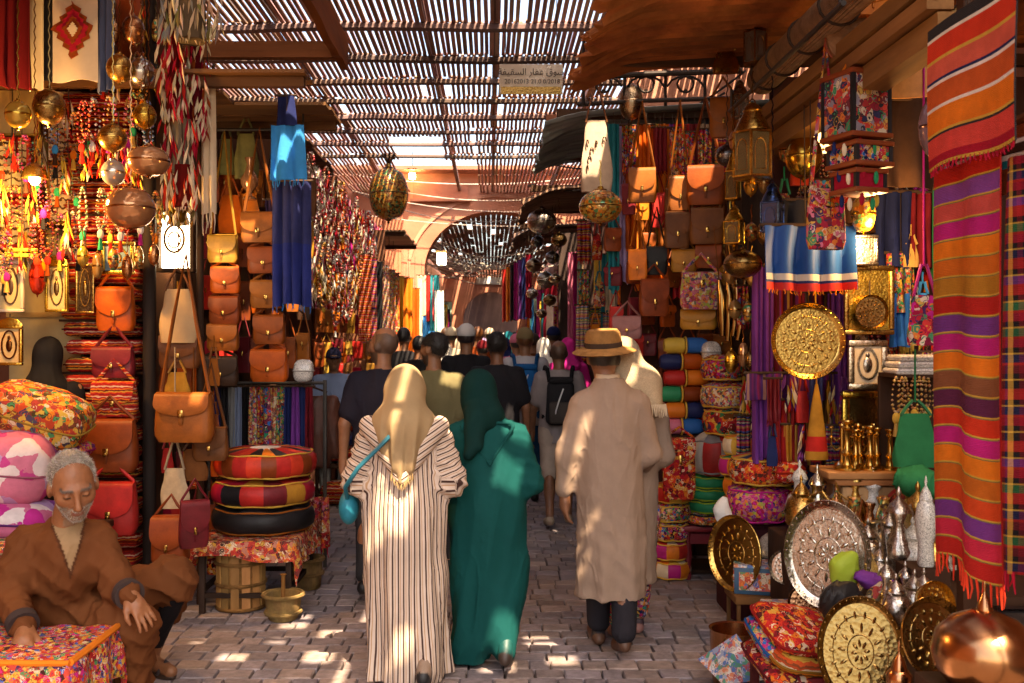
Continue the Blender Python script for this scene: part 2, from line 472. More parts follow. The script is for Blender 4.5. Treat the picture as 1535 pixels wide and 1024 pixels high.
# ------------------------------------------------------------------ pink arch across the alley
AY, AT = 20.0, .6
ACX, AHW, ASP, AAP = .13, 1.46, 2.95, 4.22
PINK = (.52, .21, .13)
arch = thing('arch_wall', 'pink plastered wall with a wide arch spanning the end of the alley', 'archway', (0, AY, 0))
def arch_pts(hw, sp, ap, n=28):
    return [(ACX + hw * -math.cos(math.pi * i / n), sp + (ap - sp) * math.sin(math.pi * i / n) ** .92) for i in range(n + 1)]
ap = arch_pts(AHW, ASP, AAP)
TOP = 4.97
b = MB()
def extr(poly, y0, y1, colr):
    n = len(poly)
    vs = [(x, y0, z) for x, z in poly] + [(x, y1, z) for x, z in poly]
    fs = [tuple(range(n)), tuple(range(2 * n - 1, n - 1, -1))] + [(i, i + n, (i + 1) % n + n, (i + 1) % n) for i in range(n)]
    b.add(vs, fs, colr)
extr([(-5, 0), (ACX - AHW, 0), (ACX - AHW, ASP), (-5, ASP)], 0, AT, PINK)
extr([(ACX + AHW, 0), (5, 0), (5, ASP), (ACX + AHW, ASP)], 0, AT, PINK)
extr([(-5, ASP), (ACX - AHW, ASP), (ACX - AHW, TOP), (-5, TOP)], 0, AT, PINK)
extr([(ACX + AHW, ASP), (5, ASP), (5, TOP), (ACX + AHW, TOP)], 0, AT, PINK)
for p, q in zip(ap, ap[1:]):
    extr([p, q, (q[0], TOP), (p[0], TOP)], 0, AT, PINK)
b.build('wall', 'plaster', arch, smooth=False)
b = MB()
op, ip = arch_pts(AHW + .36, ASP - .05, AAP + .34), arch_pts(AHW + .29, ASP - .05, AAP + .27)
for (p, q, p2, q2) in zip(op, op[1:], ip, ip[1:]):
    extr([p2, q2, q, p], -.035, .01, (.56, .25, .16))
b.build('archivolt', 'plaster', arch, smooth=False)
b = MB(); b.box((-1.95, -.06, 2.45), (.34, .12, 4.9), (.55, .2, .11)); b.build('pilaster', 'plaster', arch, smooth=False)
b = MB(); b.box((0, -.05, 5.01), (10, .9, .08), (.42, .17, .11)); b.build('coping', 'plaster', arch, smooth=False)
b = MB(); b.box((-1.0, -.03, 4.62), (1.1, .06, .34), (.45, .16, .1)); b.build('recess_panel', 'plaster', arch, smooth=False)
b = MB(); b.box((-1.0, -.09, 4.42), (1.2, .14, .05), (.4, .16, .1)); b.build('ledge', 'plaster', arch, smooth=False)

# ------------------------------------------------------------------ second stretch of the alley beyond the arch
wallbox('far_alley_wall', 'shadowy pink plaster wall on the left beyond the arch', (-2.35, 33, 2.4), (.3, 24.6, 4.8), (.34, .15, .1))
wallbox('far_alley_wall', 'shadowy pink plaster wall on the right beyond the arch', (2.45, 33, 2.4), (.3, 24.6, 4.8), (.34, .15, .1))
far = thing('far_gate', 'small pale pink gate far down the alley beyond the arch', 'gate', (0, 45.4, 0))
b = MB()
fp = [(.0 + 1.25 * -math.cos(math.pi * i / 16), 2.5 + 1.3 * math.sin(math.pi * i / 16)) for i in range(17)]
extr([(-3, 0), (-1.25, 0), (-1.25, 2.5), (-3, 2.5)], 0, .5, PINK)
extr([(1.25, 0), (3, 0), (3, 2.5), (1.25, 2.5)], 0, .5, PINK)
extr([(-3, 2.5), (-1.25, 2.5), (-1.25, 5), (-3, 5)], 0, .5, PINK)
extr([(1.25, 2.5), (3, 2.5), (3, 5), (1.25, 5)], 0, .5, PINK)
for p, q in zip(fp, fp[1:]): extr([p, q, (q[0], 5), (p[0], 5)], 0, .5, PINK)
b.build('wall', 'plaster', far, smooth=False)
b = MB(); b.box((0, -.04, 4.3), (1.3, .06, .35), (.75, .7, .6)); b.build('sign_board', 'paint', far, smooth=False)
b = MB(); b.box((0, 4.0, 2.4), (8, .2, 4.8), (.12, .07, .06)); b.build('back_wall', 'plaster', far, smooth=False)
roofs = thing('far_canopy', 'dark reed canopy over the alley beyond the arch', 'canopy', (0, 20.6, 4.45))
yy = .3
while yy < 29.5:
    b = MB()
    for k in range(36):
        if random.random() < .97: b.box((-2.05 + k * .118, yy + .55, random.uniform(-.02, .02)), (random.uniform(.1, .118), 1.16, .02), jit((.34, .2, .16), .3), M_=None)
    for k in range(0):
        b.box((-2 + k * .68 + random.uniform(-.03, .03), yy + .55, random.uniform(-.04, .04)), (random.choice((.75, .72, .72, .72, .66)), 1.16, .02), jit((.1, .06, .045), .3))
    b.build('mat', 'wood_y', roofs, smooth=False)
    yy += 1.12

# ------------------------------------------------------------------ slatted canopy
CZ = 4.6
# gaps added to the unseen slats to make sun patches: (x, y, z of the spot lit, length, width)
SPOTS = []
for (px, py, s) in ((690, 955, .13), (800, 903, .2), (830, 870, .12), (815, 960, .16), (705, 905, .12), (775, 935, .17), (500, 950, .14), (432, 938, .12), (540, 985, .15), (470, 985, .2), (450, 925, .1), (415, 960, .12),
                    (560, 920, .1), (690, 850, .12), (800, 820, .14), (860, 905, .12), (875, 865, .1), (985, 925, .14), (640, 880, .12), (700, 800, .12), (800, 780, .14), (745, 1000, .16), (345, 985, .12), (300, 960, .1), (850, 990, .14), (905, 870, .1)):
    Dg = CAMH * F / (py - VY)
    SPOTS.append(((px - VX) / F * Dg, Dg, 0, s, s))
for (px, py, D, s) in ((390, 340, 6.9, .3), (340, 365, 7.0, .18), (395, 390, 6.9, .16), (340, 420, 7.0, .1), (430, 200, 6.6, .3), (608, 556, 4.85, .1), (660, 640, 4.8, .09), (770, 640, 5.0, .12), (850, 690, 5.1, .09), (950, 540, 5.2, .1), (935, 770, 5.0, .05),
                        (672, 590, 7.0, .12), (985, 255, 7.0, .2), (1030, 290, 6.9, .25), (960, 300, 7.0, .16), (890, 230, 6.9, .25), (790, 560, 10, .2), (595, 990, 4.7, .1), (280, 640, 5.9, .1)):
    q = P(px, py, D)
    SPOTS.append((q.x, q.y, q.z, s, s))
HOLES = [(-1.62, -.22, 16.4, 20.2), (-1.5, -.72, 14.5, 16.4)]
for (x, y, z, a, b_) in SPOTS:
    k = (CZ - z) / SUN_DIR.z
    hx, hy = x + SUN_DIR.x * k, y + SUN_DIR.y * k
    HOLES.append((hx - b_ / 2, hx + b_ / 2, hy - a / 2, hy + a / 2))
canopy = thing('slatted_canopy', 'sun-pierced canopy of thin wooden slats roofing the whole alley', 'canopy', (0, 0, 0))
ROWS = [.9, 1.4, 2.8, 4.2, 5.6, 7.0, 8.3, 9.25, 10.3, 11.2, 12.1, 13, 13.9, 14.8, 15.8, 16.8, 17.9, 19.0, 20.2]
b = MB(); b.box((0, 0, 0), (1, 1, 1), (1, 1, 1))
SLAT = b.mesh('slat', False); SLAT.materials.append(MATS['wood_y'])
restS = MB()
n_sl = 0
def put_slat(x, y0, y1, wdt, z, colr, rz, inview):
    global n_sl
    t = .016
    if inview and n_sl < 300:
        o = link('slat', SLAT, None, canopy, (x, (y0 + y1) / 2, z), (0, random.uniform(-.1, .1), rz))
        o.scale = (wdt, y1 - y0, t); o.color = (*colr, 1); n_sl += 1
    else:
        M_ = Matrix.Translation((x, (y0 + y1) / 2, z)) @ Matrix.Rotation(rz, 4, 'Z')
        restS.box((0, 0, 0), (wdt, y1 - y0, t), colr, M_=M_)
for r_, (y0, y1) in enumerate(zip(ROWS, ROWS[1:])):
    dense = y0 == 9.25
    base = mixc((.44, .25, .19), (.38, .24, .23), random.random())
    x = -3.9
    lean = random.uniform(-.012, .012) if y0 >= 7.5 else 0
    while x < 3.8:
        wdt = random.uniform(.034, .044)
        pitch = wdt + (random.uniform(.008, .018) if dense else random.uniform(.015, .025) * (1.25 if y0 > 14.5 else 1))
        if y0 < 7.5: wdt, pitch = .05, .1
        if dense and random.random() < .12: pitch += .02
        segs = [(y0 + random.uniform(-.03, .03), y1 + random.uniform(.0, .06))]
        for (hx0, hx1, hy0, hy1) in HOLES:
            if hx0 < x < hx1:
                ns = []
                for (a, c_) in segs:
                    if hy1 <= a or hy0 >= c_: ns.append((a, c_)); continue
                    if hy0 - a > .05: ns.append((a, hy0))
                    if c_ - hy1 > .05: ns.append((hy1, c_))
                segs = ns
        if random.random() < .02: segs = []
        for (a, c_) in segs:
            c3 = jit(base, .3)
            px = VX + x * F / max(.5, c_)
            put_slat(x, a, c_, wdt, CZ + random.uniform(-.008, .008), c3, lean + (random.uniform(-.006, .006) if y0 >= 7.5 else 0), y0 >= 8.2 and 280 < px < 1080 and (x < 1.3 or y0 > 9))
        if y0 < 7.5:      # added second layer of slats, out of view, to block the direct sun
            dx_ = .13 * SUN_DIR.x / SUN_DIR.z; dy_ = .13 * SUN_DIR.y / SUN_DIR.z
            segs = [(y0 - .02, y1 + .03)]
            xm = x + .05
            for (hx0, hx1, hy0, hy1) in HOLES:
                if hx0 - .02 < xm < hx1 + .02:
                    ns = []
                    for (a, c_) in segs:
                        if hy1 + dy_ <= a or hy0 + dy_ >= c_: ns.append((a, c_)); continue
                        if hy0 + dy_ - a > .05: ns.append((a, hy0 + dy_))
                        if c_ - hy1 - dy_ > .05: ns.append((hy1 + dy_, c_))
                    segs = ns
            for (a, c_) in segs: put_slat(xm + dx_, a, c_, .064, CZ + .13, jit(base, .3), 0, False)
        x += pitch
o = restS.build('slats', 'wood_y', canopy, smooth=False); o['kind'] = 'stuff'
for k, yb in enumerate(ROWS[1:-1]):
    bb = MB()
    r_ = random.uniform(.028, .045)
    pts = [(-3.9 + i * .77, yb + random.uniform(-.03, .03), CZ - .06 + random.uniform(-.012, .012)) for i in range(11)]
    if 16.4 <= yb <= 19.5: continue
    bb.tube(pts, r_, jit((.17, .11, .095), .2), n=7)
    bb.build('purlin', 'wood_x', canopy)
for xb in (-2.0, -.62, .05, 1.2, 2.4):
    bb = MB(); bb.box((xb, 10.6, CZ + .05), (.06, 20, .07), (.2, .12, .1)); bb.build('rafter', 'wood_y', canopy, smooth=False)

# ------------------------------------------------------------------ awnings and beams
def plank_awning(name, label, x0, x1, y0, y1, z, colr, n, notch=None):
    t = thing(name, label, 'awning', (0, 0, 0))
    wd = (y1 - y0) / n
    for i in range(n):
        yc = y0 + (i + .5) * wd; xe = notch[2] if notch and notch[0] < yc < notch[1] else x1
        b = MB(); b.box(((x0 + xe) / 2, yc, z + random.uniform(-.006, .006)), (xe - x0 + random.uniform(-.05, .05), wd - .006, .022), jit(colr, .18))
        b.build('plank', 'wood_x', t, smooth=False)
    for yb in (y0 + .1, y1 - .1):
        b = MB(); b.box(((x0 + x1) / 2, yb, z - .045), (x1 - x0, .06, .06), shade(colr, .6)); b.build('joist', 'wood_x', t, smooth=False)
    return t
plank_awning('plank_awning', 'brown plank awning above the blue scarf and tan satchels', -3.9, -1.12, 5.9, 7.35, 3.24, (.2, .09, .04), 9, (6.2, 6.66, -1.74))  # planks cut short at an added notch that lets sun onto the satchels
plank_awning('plank_awning', 'wide brown plank awning above the near leather bag shop', -3.9, -2.0, 3.2, 5.85, 3.78, (.16, .06, .03), 12)
plank_awning('plank_awning', 'narrow plank awning over the red bead strands', -3.9, -1.75, 8.4, 11.2, 3.55, (.2, .09, .05), 10)
plank_awning('plank_awning', 'sagging brown awning on the left just before the arch', -3.9, -1.3, 15.2, 17.6, 3.3, (.17, .09, .06), 8)
t = thing('long_beam', 'rough orange-brown board running along the alley above the left shops', 'beam', (0, 0, 0))
vs, fs = [], []
n = 26
for i in range(n + 1):
    yb = 4.0 + 4.2 * i / n
    jag = random.uniform(-.012, .02)
    for (dx, dz) in ((-.03, -.13 + jag), (.03, -.13 + jag), (.03, .13), (-.03, .13)):
        vs.append((-1.2 + dx, yb, 3.98 + dz))
for i in range(n):
    for j in range(4): fs.append((i * 4 + j, i * 4 + (j + 1) % 4, i * 4 + 4 + (j + 1) % 4, i * 4 + 4 + j))
fs += [(3, 2, 1, 0), tuple(n * 4 + j for j in range(4))]
b = MB(); b.add(vs, fs, (.36, .11, .03)); b.build('board', 'wood_y', t, smooth=False)
for yb in (5.2, 8.05):
    b = MB(); b.box((-2.56, yb, 3.98), (2.7, .09, .13), (.36, .12, .04)); b.build('crossbeam', 'wood_x', t, smooth=False)

def sheet_awning(name, label, x0, x1, y0, y1, z, colr, amp=.02, per=.09, ragged=.05, slope=.06, m='rusty', cat='awning'):
    t = thing(name, label, cat, (0, 0, 0))
    ny = int((y1 - y0) / .022)
    rag = [random.uniform(0, ragged) * (1 + (random.random() < .25)) for _ in range(ny + 1)]
    b = MB()
    def fn(u, v):
        j = int(round(v * ny))
        y_ = y0 + (y1 - y0) * v
        x_ = x0 + rag[j] + (x1 - x0 - rag[j]) * u
        dr = -.11 * max(0, 1 - u * 9) ** 1.5
        return (x_, y_, z + (x_ - x0) * slope + dr * (1 + .4 * math.sin(y_ * 9)) + amp * math.sin(2 * math.pi * y_ / per))
    nu = 14
    b.sheet(lambda u, v: fn(u ** 1.6, v), nu, ny, lambda u, v: jit(colr, .12), .006)
    b.build('sheet', m, t, angle=60)
    for yb in (y0 + .15, y1 - .18):
        b = MB(); b.box(((x0 + x1) / 2 + .06, yb, z + (x1 - x0) / 2 * slope - .065), (x1 - x0 - .1, .06, .07), (.07, .035, .02), M_=None)
        b.build('joist', 'wood_x', t, smooth=False)
    return t
sheet_awning('corrugated_awning', 'rust-brown corrugated awning with a ragged edge above the leather bags', .47, 3.8, 4.62, 6.35, 3.34, (.3, .1, .035), ragged=.07)
sheet_awning('corrugated_awning', 'grey-green corrugated awning behind the hanging leather bags', .4, 3.8, 7.5, 9.6, 3.34, (.3, .34, .33), ragged=.02, amp=.014, m='wood_x')
sheet_awning('corrugated_awning', 'brown metal awning on the right before the arch', .36, 3.8, 11.3, 13.6, 3.34, (.26, .15, .1), ragged=.03, m='wood_x')
sheet_awning('corrugated_awning', 'small dark metal awning nearest the arch on the right', .34, 3.8, 14.8, 17.5, 3.3, (.22, .15, .12), ragged=.03, m='wood_x')
t = thing('window_grille', 'pink painted wooden frame with a small opening above the hanging bags', 'frame', (0, 0, 0))
for (c_, d_) in (((1.35, 8.9, 3.62), (1.7, .07, .06)), ((1.35, 8.9, 3.34 + .06), (1.7, .07, .05)), ((.55, 8.9, 3.51), (.06, .065, .19)), ((1.25, 8.9, 3.51), (.06, .065, .19)), ((2.17, 8.9, 3.51), (.06, .065, .19))):
    b = MB(); b.box(c_, d_, (.5, .2, .12)); b.build('rail', 'wood_x', t, smooth=False)
b = MB(); b.box((2.6, 9.7, 3.95), (2.6, .1, 1.1), (.55, .26, .18)); tag(b.build('upper_wall', 'plaster', smooth=False), 'patch of pale pink wall behind the iron scroll bracket', 'wall')

# partitions between the shops
def partition(label, x0, x1, y, z1, colr, n):
    t = thing('shop_partition', label, 'partition', (0, 0, 0))
    wd = (x1 - x0) / n
    for i in range(n):
        b = MB(); b.box((x0 + (i + .5) * wd, y, z1 / 2), (wd - .008, .04, z1), jit(colr, .2)); b.build('plank', 'wood', t, smooth=False)
    b = MB(); b.box(((x0 + x1) / 2, y + .03, z1 / 2), (x1 - x0, .02, z1), shade(colr, .4)); b.build('backing', 'wood', t, smooth=False)
partition('dark plank partition hung with satchels behind the seated old man', -3.9, -2.08, 6.55, 4.1, (.12, .045, .025), 9)
partition('dark plank partition behind the tan satchels and blue scarf', -3.9, -1.6, 7.75, 3.2, (.08, .035, .02), 9)
partition('dark plank partition behind the vendor in the blue shirt', -3.9, -1.75, 11.35, 3.5, (.14, .05, .03), 8)
partition('plank partition on the left closest to the arch', -3.9, -1.6, 15.1, 3.3, (.25, .1, .05), 8)
partition('dark plank partition behind the round brass tray', 1.72, 3.8, 6.1, 3.25, (.07, .025, .02), 9)
partition('dark plank partition behind the hanging leather bags', 1.0, 3.8, 7.6, 3.2, (.07, .03, .02), 10)
partition('dark plank partition on the right behind the magenta textiles', 1.05, 3.8, 11.2, 3.2, (.06, .03, .025), 9)
partition('dark plank partition on the right closest to the arch', 1.0, 3.8, 14.6, 3.2, (.06, .035, .03), 9)
# ------------------------------------------------------------------ implicit surfaces for bodies, clothes and soft things
class SDF:
    def __init__(s, lo, hi, vox):
        s.lo = np.array(lo, float); s.vox = vox
        s.n = np.ceil((np.array(hi, float) - s.lo) / vox).astype(int) + 1
        s.d = np.full(s.n, 9.0, dtype=np.float32)
        s.tg = np.zeros(s.n, dtype=np.int16)
        s.ax = [s.lo[i] + vox * np.arange(s.n[i]) for i in range(3)]
    def _sub(s, lo, hi):
        sl = []
        for i in range(3):
            a = max(0, int(math.floor((lo[i] - s.lo[i]) / s.vox))); b = min(s.n[i], int(math.ceil((hi[i] - s.lo[i]) / s.vox)) + 1)
            if b <= a: return None
            sl.append(slice(a, b))
        X, Y, Z = np.meshgrid(s.ax[0][sl[0]], s.ax[1][sl[1]], s.ax[2][sl[2]], indexing='ij')
        return tuple(sl), X, Y, Z
    def _put(s, sl, e, k, t, sub=False):
        a = s.d[sl]
        if sub:
            e = -e
            h = np.maximum(k - np.abs(a - e), 0) / max(k, 1e-6)
            s.d[sl] = np.maximum(a, e) + h * h * k * .25
            return
        s.tg[sl] = np.where(e < a, t, s.tg[sl])
        h = np.maximum(k - np.abs(a - e), 0) / max(k, 1e-6)
        s.d[sl] = np.minimum(a, e) - h * h * k * .25
    def rc(s, a, b, ra, rb, k=.02, t=0, sub=False, ry=None, fold=None):
        a, b = np.array(a, float), np.array(b, float)
        m = max(ra, rb) + k + .03
        q = s._sub(np.minimum(a, b) - m, np.maximum(a, b) + m)
        if q is None: return s
        sl, X, Y, Z = q
        ab = b - a; L2 = float(ab @ ab) + 1e-12
        tt = np.clip(((X - a[0]) * ab[0] + (Y - a[1]) * ab[1] + (Z - a[2]) * ab[2]) / L2, 0, 1)
        dx, dy, dz = X - a[0] - tt * ab[0], Y - a[1] - tt * ab[1], Z - a[2] - tt * ab[2]
        e = np.sqrt(dx * dx + dy * dy + dz * dz) - (ra + (rb - ra) * tt)
        if fold is not None: e = e - fold(X, Y, Z)
        s._put(sl, e.astype(np.float32), k, t, sub)
        return s
    def el(s, c, r, k=.02, t=0, rot=None, sub=False):
        c, r = np.array(c, float), np.array(r, float)
        m = max(r) + k + .02
        q = s._sub(c - m, c + m)
        if q is None: return s
        sl, X, Y, Z = q
        X, Y, Z = X - c[0], Y - c[1], Z - c[2]
        if rot is not None:
            Q = np.array(rot)[:3, :3].T
            X, Y, Z = (Q[0, 0] * X + Q[0, 1] * Y + Q[0, 2] * Z, Q[1, 0] * X + Q[1, 1] * Y + Q[1, 2] * Z, Q[2, 0] * X + Q[2, 1] * Y + Q[2, 2] * Z)
        k0 = np.sqrt((X / r[0]) ** 2 + (Y / r[1]) ** 2 + (Z / r[2]) ** 2)
        k1 = np.sqrt((X / r[0] ** 2) ** 2 + (Y / r[1] ** 2) ** 2 + (Z / r[2] ** 2) ** 2) + 1e-9
        e = k0 * (k0 - 1) / k1
        s._put(sl, e.astype(np.float32), k, t, sub)
        return s
    def column(s, keys, k=.02, t=0, fold=None):
        """upright stack of ellipses: keys of (z, cx, cy, rx, ry); fold(theta, z) scales the radius"""
        ks = np.array(sorted(keys), float)
        m = max(ks[:, 3].max(), ks[:, 4].max()) * 1.25 + .05
        lo = (ks[:, 1].min() - m, ks[:, 2].min() - m, ks[0, 0] - .05); hi = (ks[:, 1].max() + m, ks[:, 2].max() + m, ks[-1, 0] + .05)
        sl, X, Y, Z = s._sub(lo, hi)
        zz = np.clip(Z, ks[0, 0], ks[-1, 0])
        g = lambda i: np.interp(zz, ks[:, 0], ks[:, i])
        # smooth the piecewise profile a little
        def gs(i):
            return (np.interp(zz - .03, ks[:, 0], ks[:, i]) + 2 * g(i) + np.interp(zz + .03, ks[:, 0], ks[:, i])) / 4
        cx, cy, rx, ry = gs(1), gs(2), gs(3), gs(4)
        th = np.arctan2(Y - cy, X - cx)
        f = 1.0 if fold is None else fold(th, Z)
        q = np.sqrt(((X - cx) / (rx * f)) ** 2 + ((Y - cy) / (ry * f)) ** 2)
        e = (q - 1) * np.minimum(rx, ry) * .85
        e = np.maximum(e, np.maximum(ks[0, 0] - Z, Z - ks[-1, 0]))
        s._put(sl, e.astype(np.float32), k, t)
        return s
    def cut(s, fn):
        X, Y, Z = np.meshgrid(*s.ax, indexing='ij')
        s.d = np.maximum(s.d, fn(X, Y, Z).astype(np.float32))
        return s
    def nets(s):
        d = s.d
        sg = d < 0
        nx, ny, nz = s.n
        c = [sg[i:nx - 1 + i, j:ny - 1 + j, k:nz - 1 + k] for i in (0, 1) for j in (0, 1) for k in (0, 1)]
        anyp = np.zeros_like(c[0]); allp = np.ones_like(c[0])
        for q in c: anyp |= q; allp &= q
        act = anyp & ~allp
        idx = np.argwhere(act)
        ids = np.full(act.shape, -1, dtype=np.int64)
        ids[act] = np.arange(len(idx))
        corner = np.array([(i, j, k) for i in (0, 1) for j in (0, 1) for k in (0, 1)])
        vals = np.stack([d[idx[:, 0] + i, idx[:, 1] + j, idx[:, 2] + k] for i, j, k in corner], 1)
        acc = np.zeros((len(idx), 3)); cnt = np.zeros(len(idx))
        for a in range(8):
            for b in range(a + 1, 8):
                if np.abs(corner[a] - corner[b]).sum() != 1: continue
                m = (vals[:, a] < 0) != (vals[:, b] < 0)
                tt = vals[:, a] / (vals[:, a] - vals[:, b] + 1e-12)
                p = corner[a] + tt[:, None] * (corner[b] - corner[a])
                acc[m] += p[m]; cnt[m] += 1
        V = s.lo + (idx + acc / cnt[:, None]) * s.vox
        T = s.tg[tuple(np.minimum(idx + 1, np.array(s.n) - 1).T)]
        F_ = []
        for ax in range(3):
            u, v = (ax + 1) % 3, (ax + 2) % 3
            A = [slice(None)] * 3; B = [slice(None)] * 3
            A[ax] = slice(0, -1); B[ax] = slice(1, None)
            cr = sg[tuple(A)] != sg[tuple(B)]
            e = np.argwhere(cr)
            e = e[(e[:, u] > 0) & (e[:, v] > 0) & (e[:, u] < s.n[u] - 1) & (e[:, v] < s.n[v] - 1)]
            if not len(e): continue
            du, dv = np.zeros(3, int), np.zeros(3, int); du[u] = 1; dv[v] = 1
            q = [ids[tuple((e - o).T)] for o in (du + dv, dv, du * 0, du)]
            qd = np.stack(q, 1)
            ins = sg[tuple(e.T)]
            qd[~ins] = qd[~ins][:, ::-1]
            F_.append(qd)
        Fq = np.concatenate(F_)
        return V, Fq[(Fq >= 0).all(1)], T
    def build(s, name, m, cols, parent=None, smooth=2, disp=None, extra=None, colfn=None):
        V, Q, T = s.nets()
        E = np.concatenate([Q[:, [0, 1]], Q[:, [1, 2]], Q[:, [2, 3]], Q[:, [3, 0]]])
        for _ in range(smooth):
            acc = np.zeros_like(V); ct = np.zeros(len(V))
            np.add.at(acc, E[:, 0], V[E[:, 1]]); np.add.at(ct, E[:, 0], 1)
            np.add.at(acc, E[:, 1], V[E[:, 0]]); np.add.at(ct, E[:, 1], 1)
            V = V * .4 + acc / np.maximum(ct, 1)[:, None] * .6
        me = bpy.data.meshes.new(name)
        me.vertices.add(len(V)); me.vertices.foreach_set('co', V.astype(np.float32).ravel())
        me.loops.add(len(Q) * 4); me.loops.foreach_set('vertex_index', Q.astype(np.int32).ravel())
        me.polygons.add(len(Q)); me.polygons.foreach_set('loop_start', np.arange(0, len(Q) * 4, 4, dtype=np.int32))
        me.polygons.foreach_set('use_smooth', np.ones(len(Q), dtype=bool))
        me.update(calc_edges=True)
        if disp is not None:
            Nn = np.zeros(len(V) * 3, dtype=np.float32); me.vertices.foreach_get('normal', Nn)
            V = V + Nn.reshape(-1, 3) * disp(V)[:, None]
            me.vertices.foreach_set('co', V.astype(np.float32).ravel()); me.update()
        cl = np.array([c[:3] for c in cols], dtype=np.float32)
        arr = np.ones((len(V), 4), dtype=np.float32)
        arr[:, :3] = cl[np.clip(T, 0, len(cl) - 1)]
        if colfn is not None: arr[:, :3] = colfn(V, arr[:, :3])
        me.attributes.new('Col', 'FLOAT_COLOR', 'POINT').data.foreach_set('color', arr.ravel())
        for nm, fn in (extra or {}).items():
            me.attributes.new(nm, 'FLOAT', 'POINT').data.foreach_set('value', fn(V).astype(np.float32))
        return link(name, me, m, parent)

def seg_d(V, a, b):
    a, b = np.array(a, float), np.array(b, float); ab = b - a
    t = np.clip(((V - a) @ ab) / (ab @ ab), 0, 1)
    return np.linalg.norm(V - a - t[:, None] * ab, axis=1), t
def rotm(yaw=0, pitch=0, roll=0):
    """yaw left positive, pitch up positive, for something facing +y"""
    return Matrix.Rotation(yaw, 3, 'Z') @ Matrix.Rotation(pitch, 3, 'X') @ Matrix.Rotation(roll, 3, 'Y')

def add_head(S, c, Rm, s=1., t=0, face=True, thair=None, detail=True):
    c = Vector(c)
    def W(p): return tuple(c + Rm @ (Vector(p) * s))
    def r(*q): return tuple(x * s for x in q)
    S.el(W((0, -.014, .024)), r(.077, .096, .094), .02, t, Rm)
    S.el(W((0, .032, -.035)), r(.06, .062, .076), .04, t, Rm)
    if face:
        S.el(W((0, .066, -.092)), r(.027, .024, .022), .03, t, Rm)
        for q in (-1, 1):
            S.el(W((q * .042, .055, -.015)), r(.026, .028, .026), .025, t, Rm)
            S.el(W((q * .078, -.004, -.008)), r(.011, .024, .033), .008, t, Rm @ rotm(-q * .35))
        S.el(W((0, .079, .03)), r(.052, .016, .012), .02, t, Rm)
        if detail:
            for q in (-1, 1): S.el(W((q * .033, .101, .008)), r(.018, .015, .011), .012, t, Rm, sub=True)
            for q in (-1, 1): S.el(W((q * .032, .083, .008)), r(.013, .012, .011), .004, t, Rm)
        S.rc(W((0, .092, .018)), W((0, .117, -.03)), .009 * s, .013 * s, .014, t)
        S.el(W((0, .106, -.036)), r(.019, .012, .010), .01, t, Rm)
        if detail:
            S.el(W((0, .093, -.058)), r(.024, .01, .006), .006, t, Rm)
            S.el(W((0, .091, -.069)), r(.021, .01, .007), .005, t, Rm)
            S.el(W((0, .104, -.0635)), r(.024, .008, .0025), .004, t, Rm, sub=True)
    return W
def add_hand(S, wr, Rm, side, s=1., t=0, curl=.5, spread=.1):
    """wrist point; Rm maps local (x: across, towards the thumb * side, y: along the fingers, z: back of hand)"""
    wr = Vector(wr)
    def W(p): return wr + Rm @ Vector((p[0] * side * s, p[1] * s, p[2] * s))
    S.rc(W((0, -.01, 0)), W((.0, .05, 0)), .026 * s, .03 * s, .02, t)
    for i, (x0, L) in enumerate(((.031, .068), (.011, .077), (-.010, .071), (-.030, .055))):
        b = Vector((x0, .085, 0))
        S.rc(W((x0 * .55, .03, 0)), W(b), .018 * s, .0115 * s, .015, t)
        a0 = curl * .55
        p = b
        ang = -a0
        for j, l in enumerate((.46, .31, .23)):
            q = p + Vector((math.sin(x0 * 9 * spread * 6) * L * l, math.cos(ang) * L * l, math.sin(ang) * L * l))
            S.rc(W(p), W(q), (.0102 - .001 * j) * s, (.0096 - .0012 * j) * s, .003, t)
            p = q; ang -= curl * .75
    p0, p1, p2, p3 = Vector((.02, .01, -.006)), Vector((.046, .045, -.014)), Vector((.056, .074, -.022)), Vector((.055, .098, -.03))
    S.rc(W(p0), W(p1), .018 * s, .0135 * s, .014, t); S.rc(W(p1), W(p2), .0125 * s, .0112 * s, .004, t); S.rc(W(p2), W(p3), .0112 * s, .0085 * s, .004, t)
def frame_from(yv, zv):
    y_ = Vector(yv).normalized(); z_ = Vector(zv); z_ = (z_ - y_ * z_.dot(y_)).normalized(); x_ = y_.cross(z_)
    return Matrix((x_, y_, z_)).transposed()

def wrinkle(amp, f=9., seed=0.):
    r_ = random.Random(seed)
    K = [(r_.uniform(-1, 1) * f, r_.uniform(-1, 1) * f, r_.uniform(-1, 1) * f * .32, r_.uniform(0, 6.28)) for _ in range(7)]
    def fn(V):
        o = np.zeros(len(V))
        for i, (a, b, c_, ph) in enumerate(K):
            q = 1 + i * .4
            o += (1 - 2 * np.sqrt(np.abs(np.sin(V[:, 0] * a * q + V[:, 1] * b * q + V[:, 2] * c_ * q + ph + .9 * o)))) / (1 + .35 * i)
        return amp * np.tanh(o * .5 + .2)
    return fn

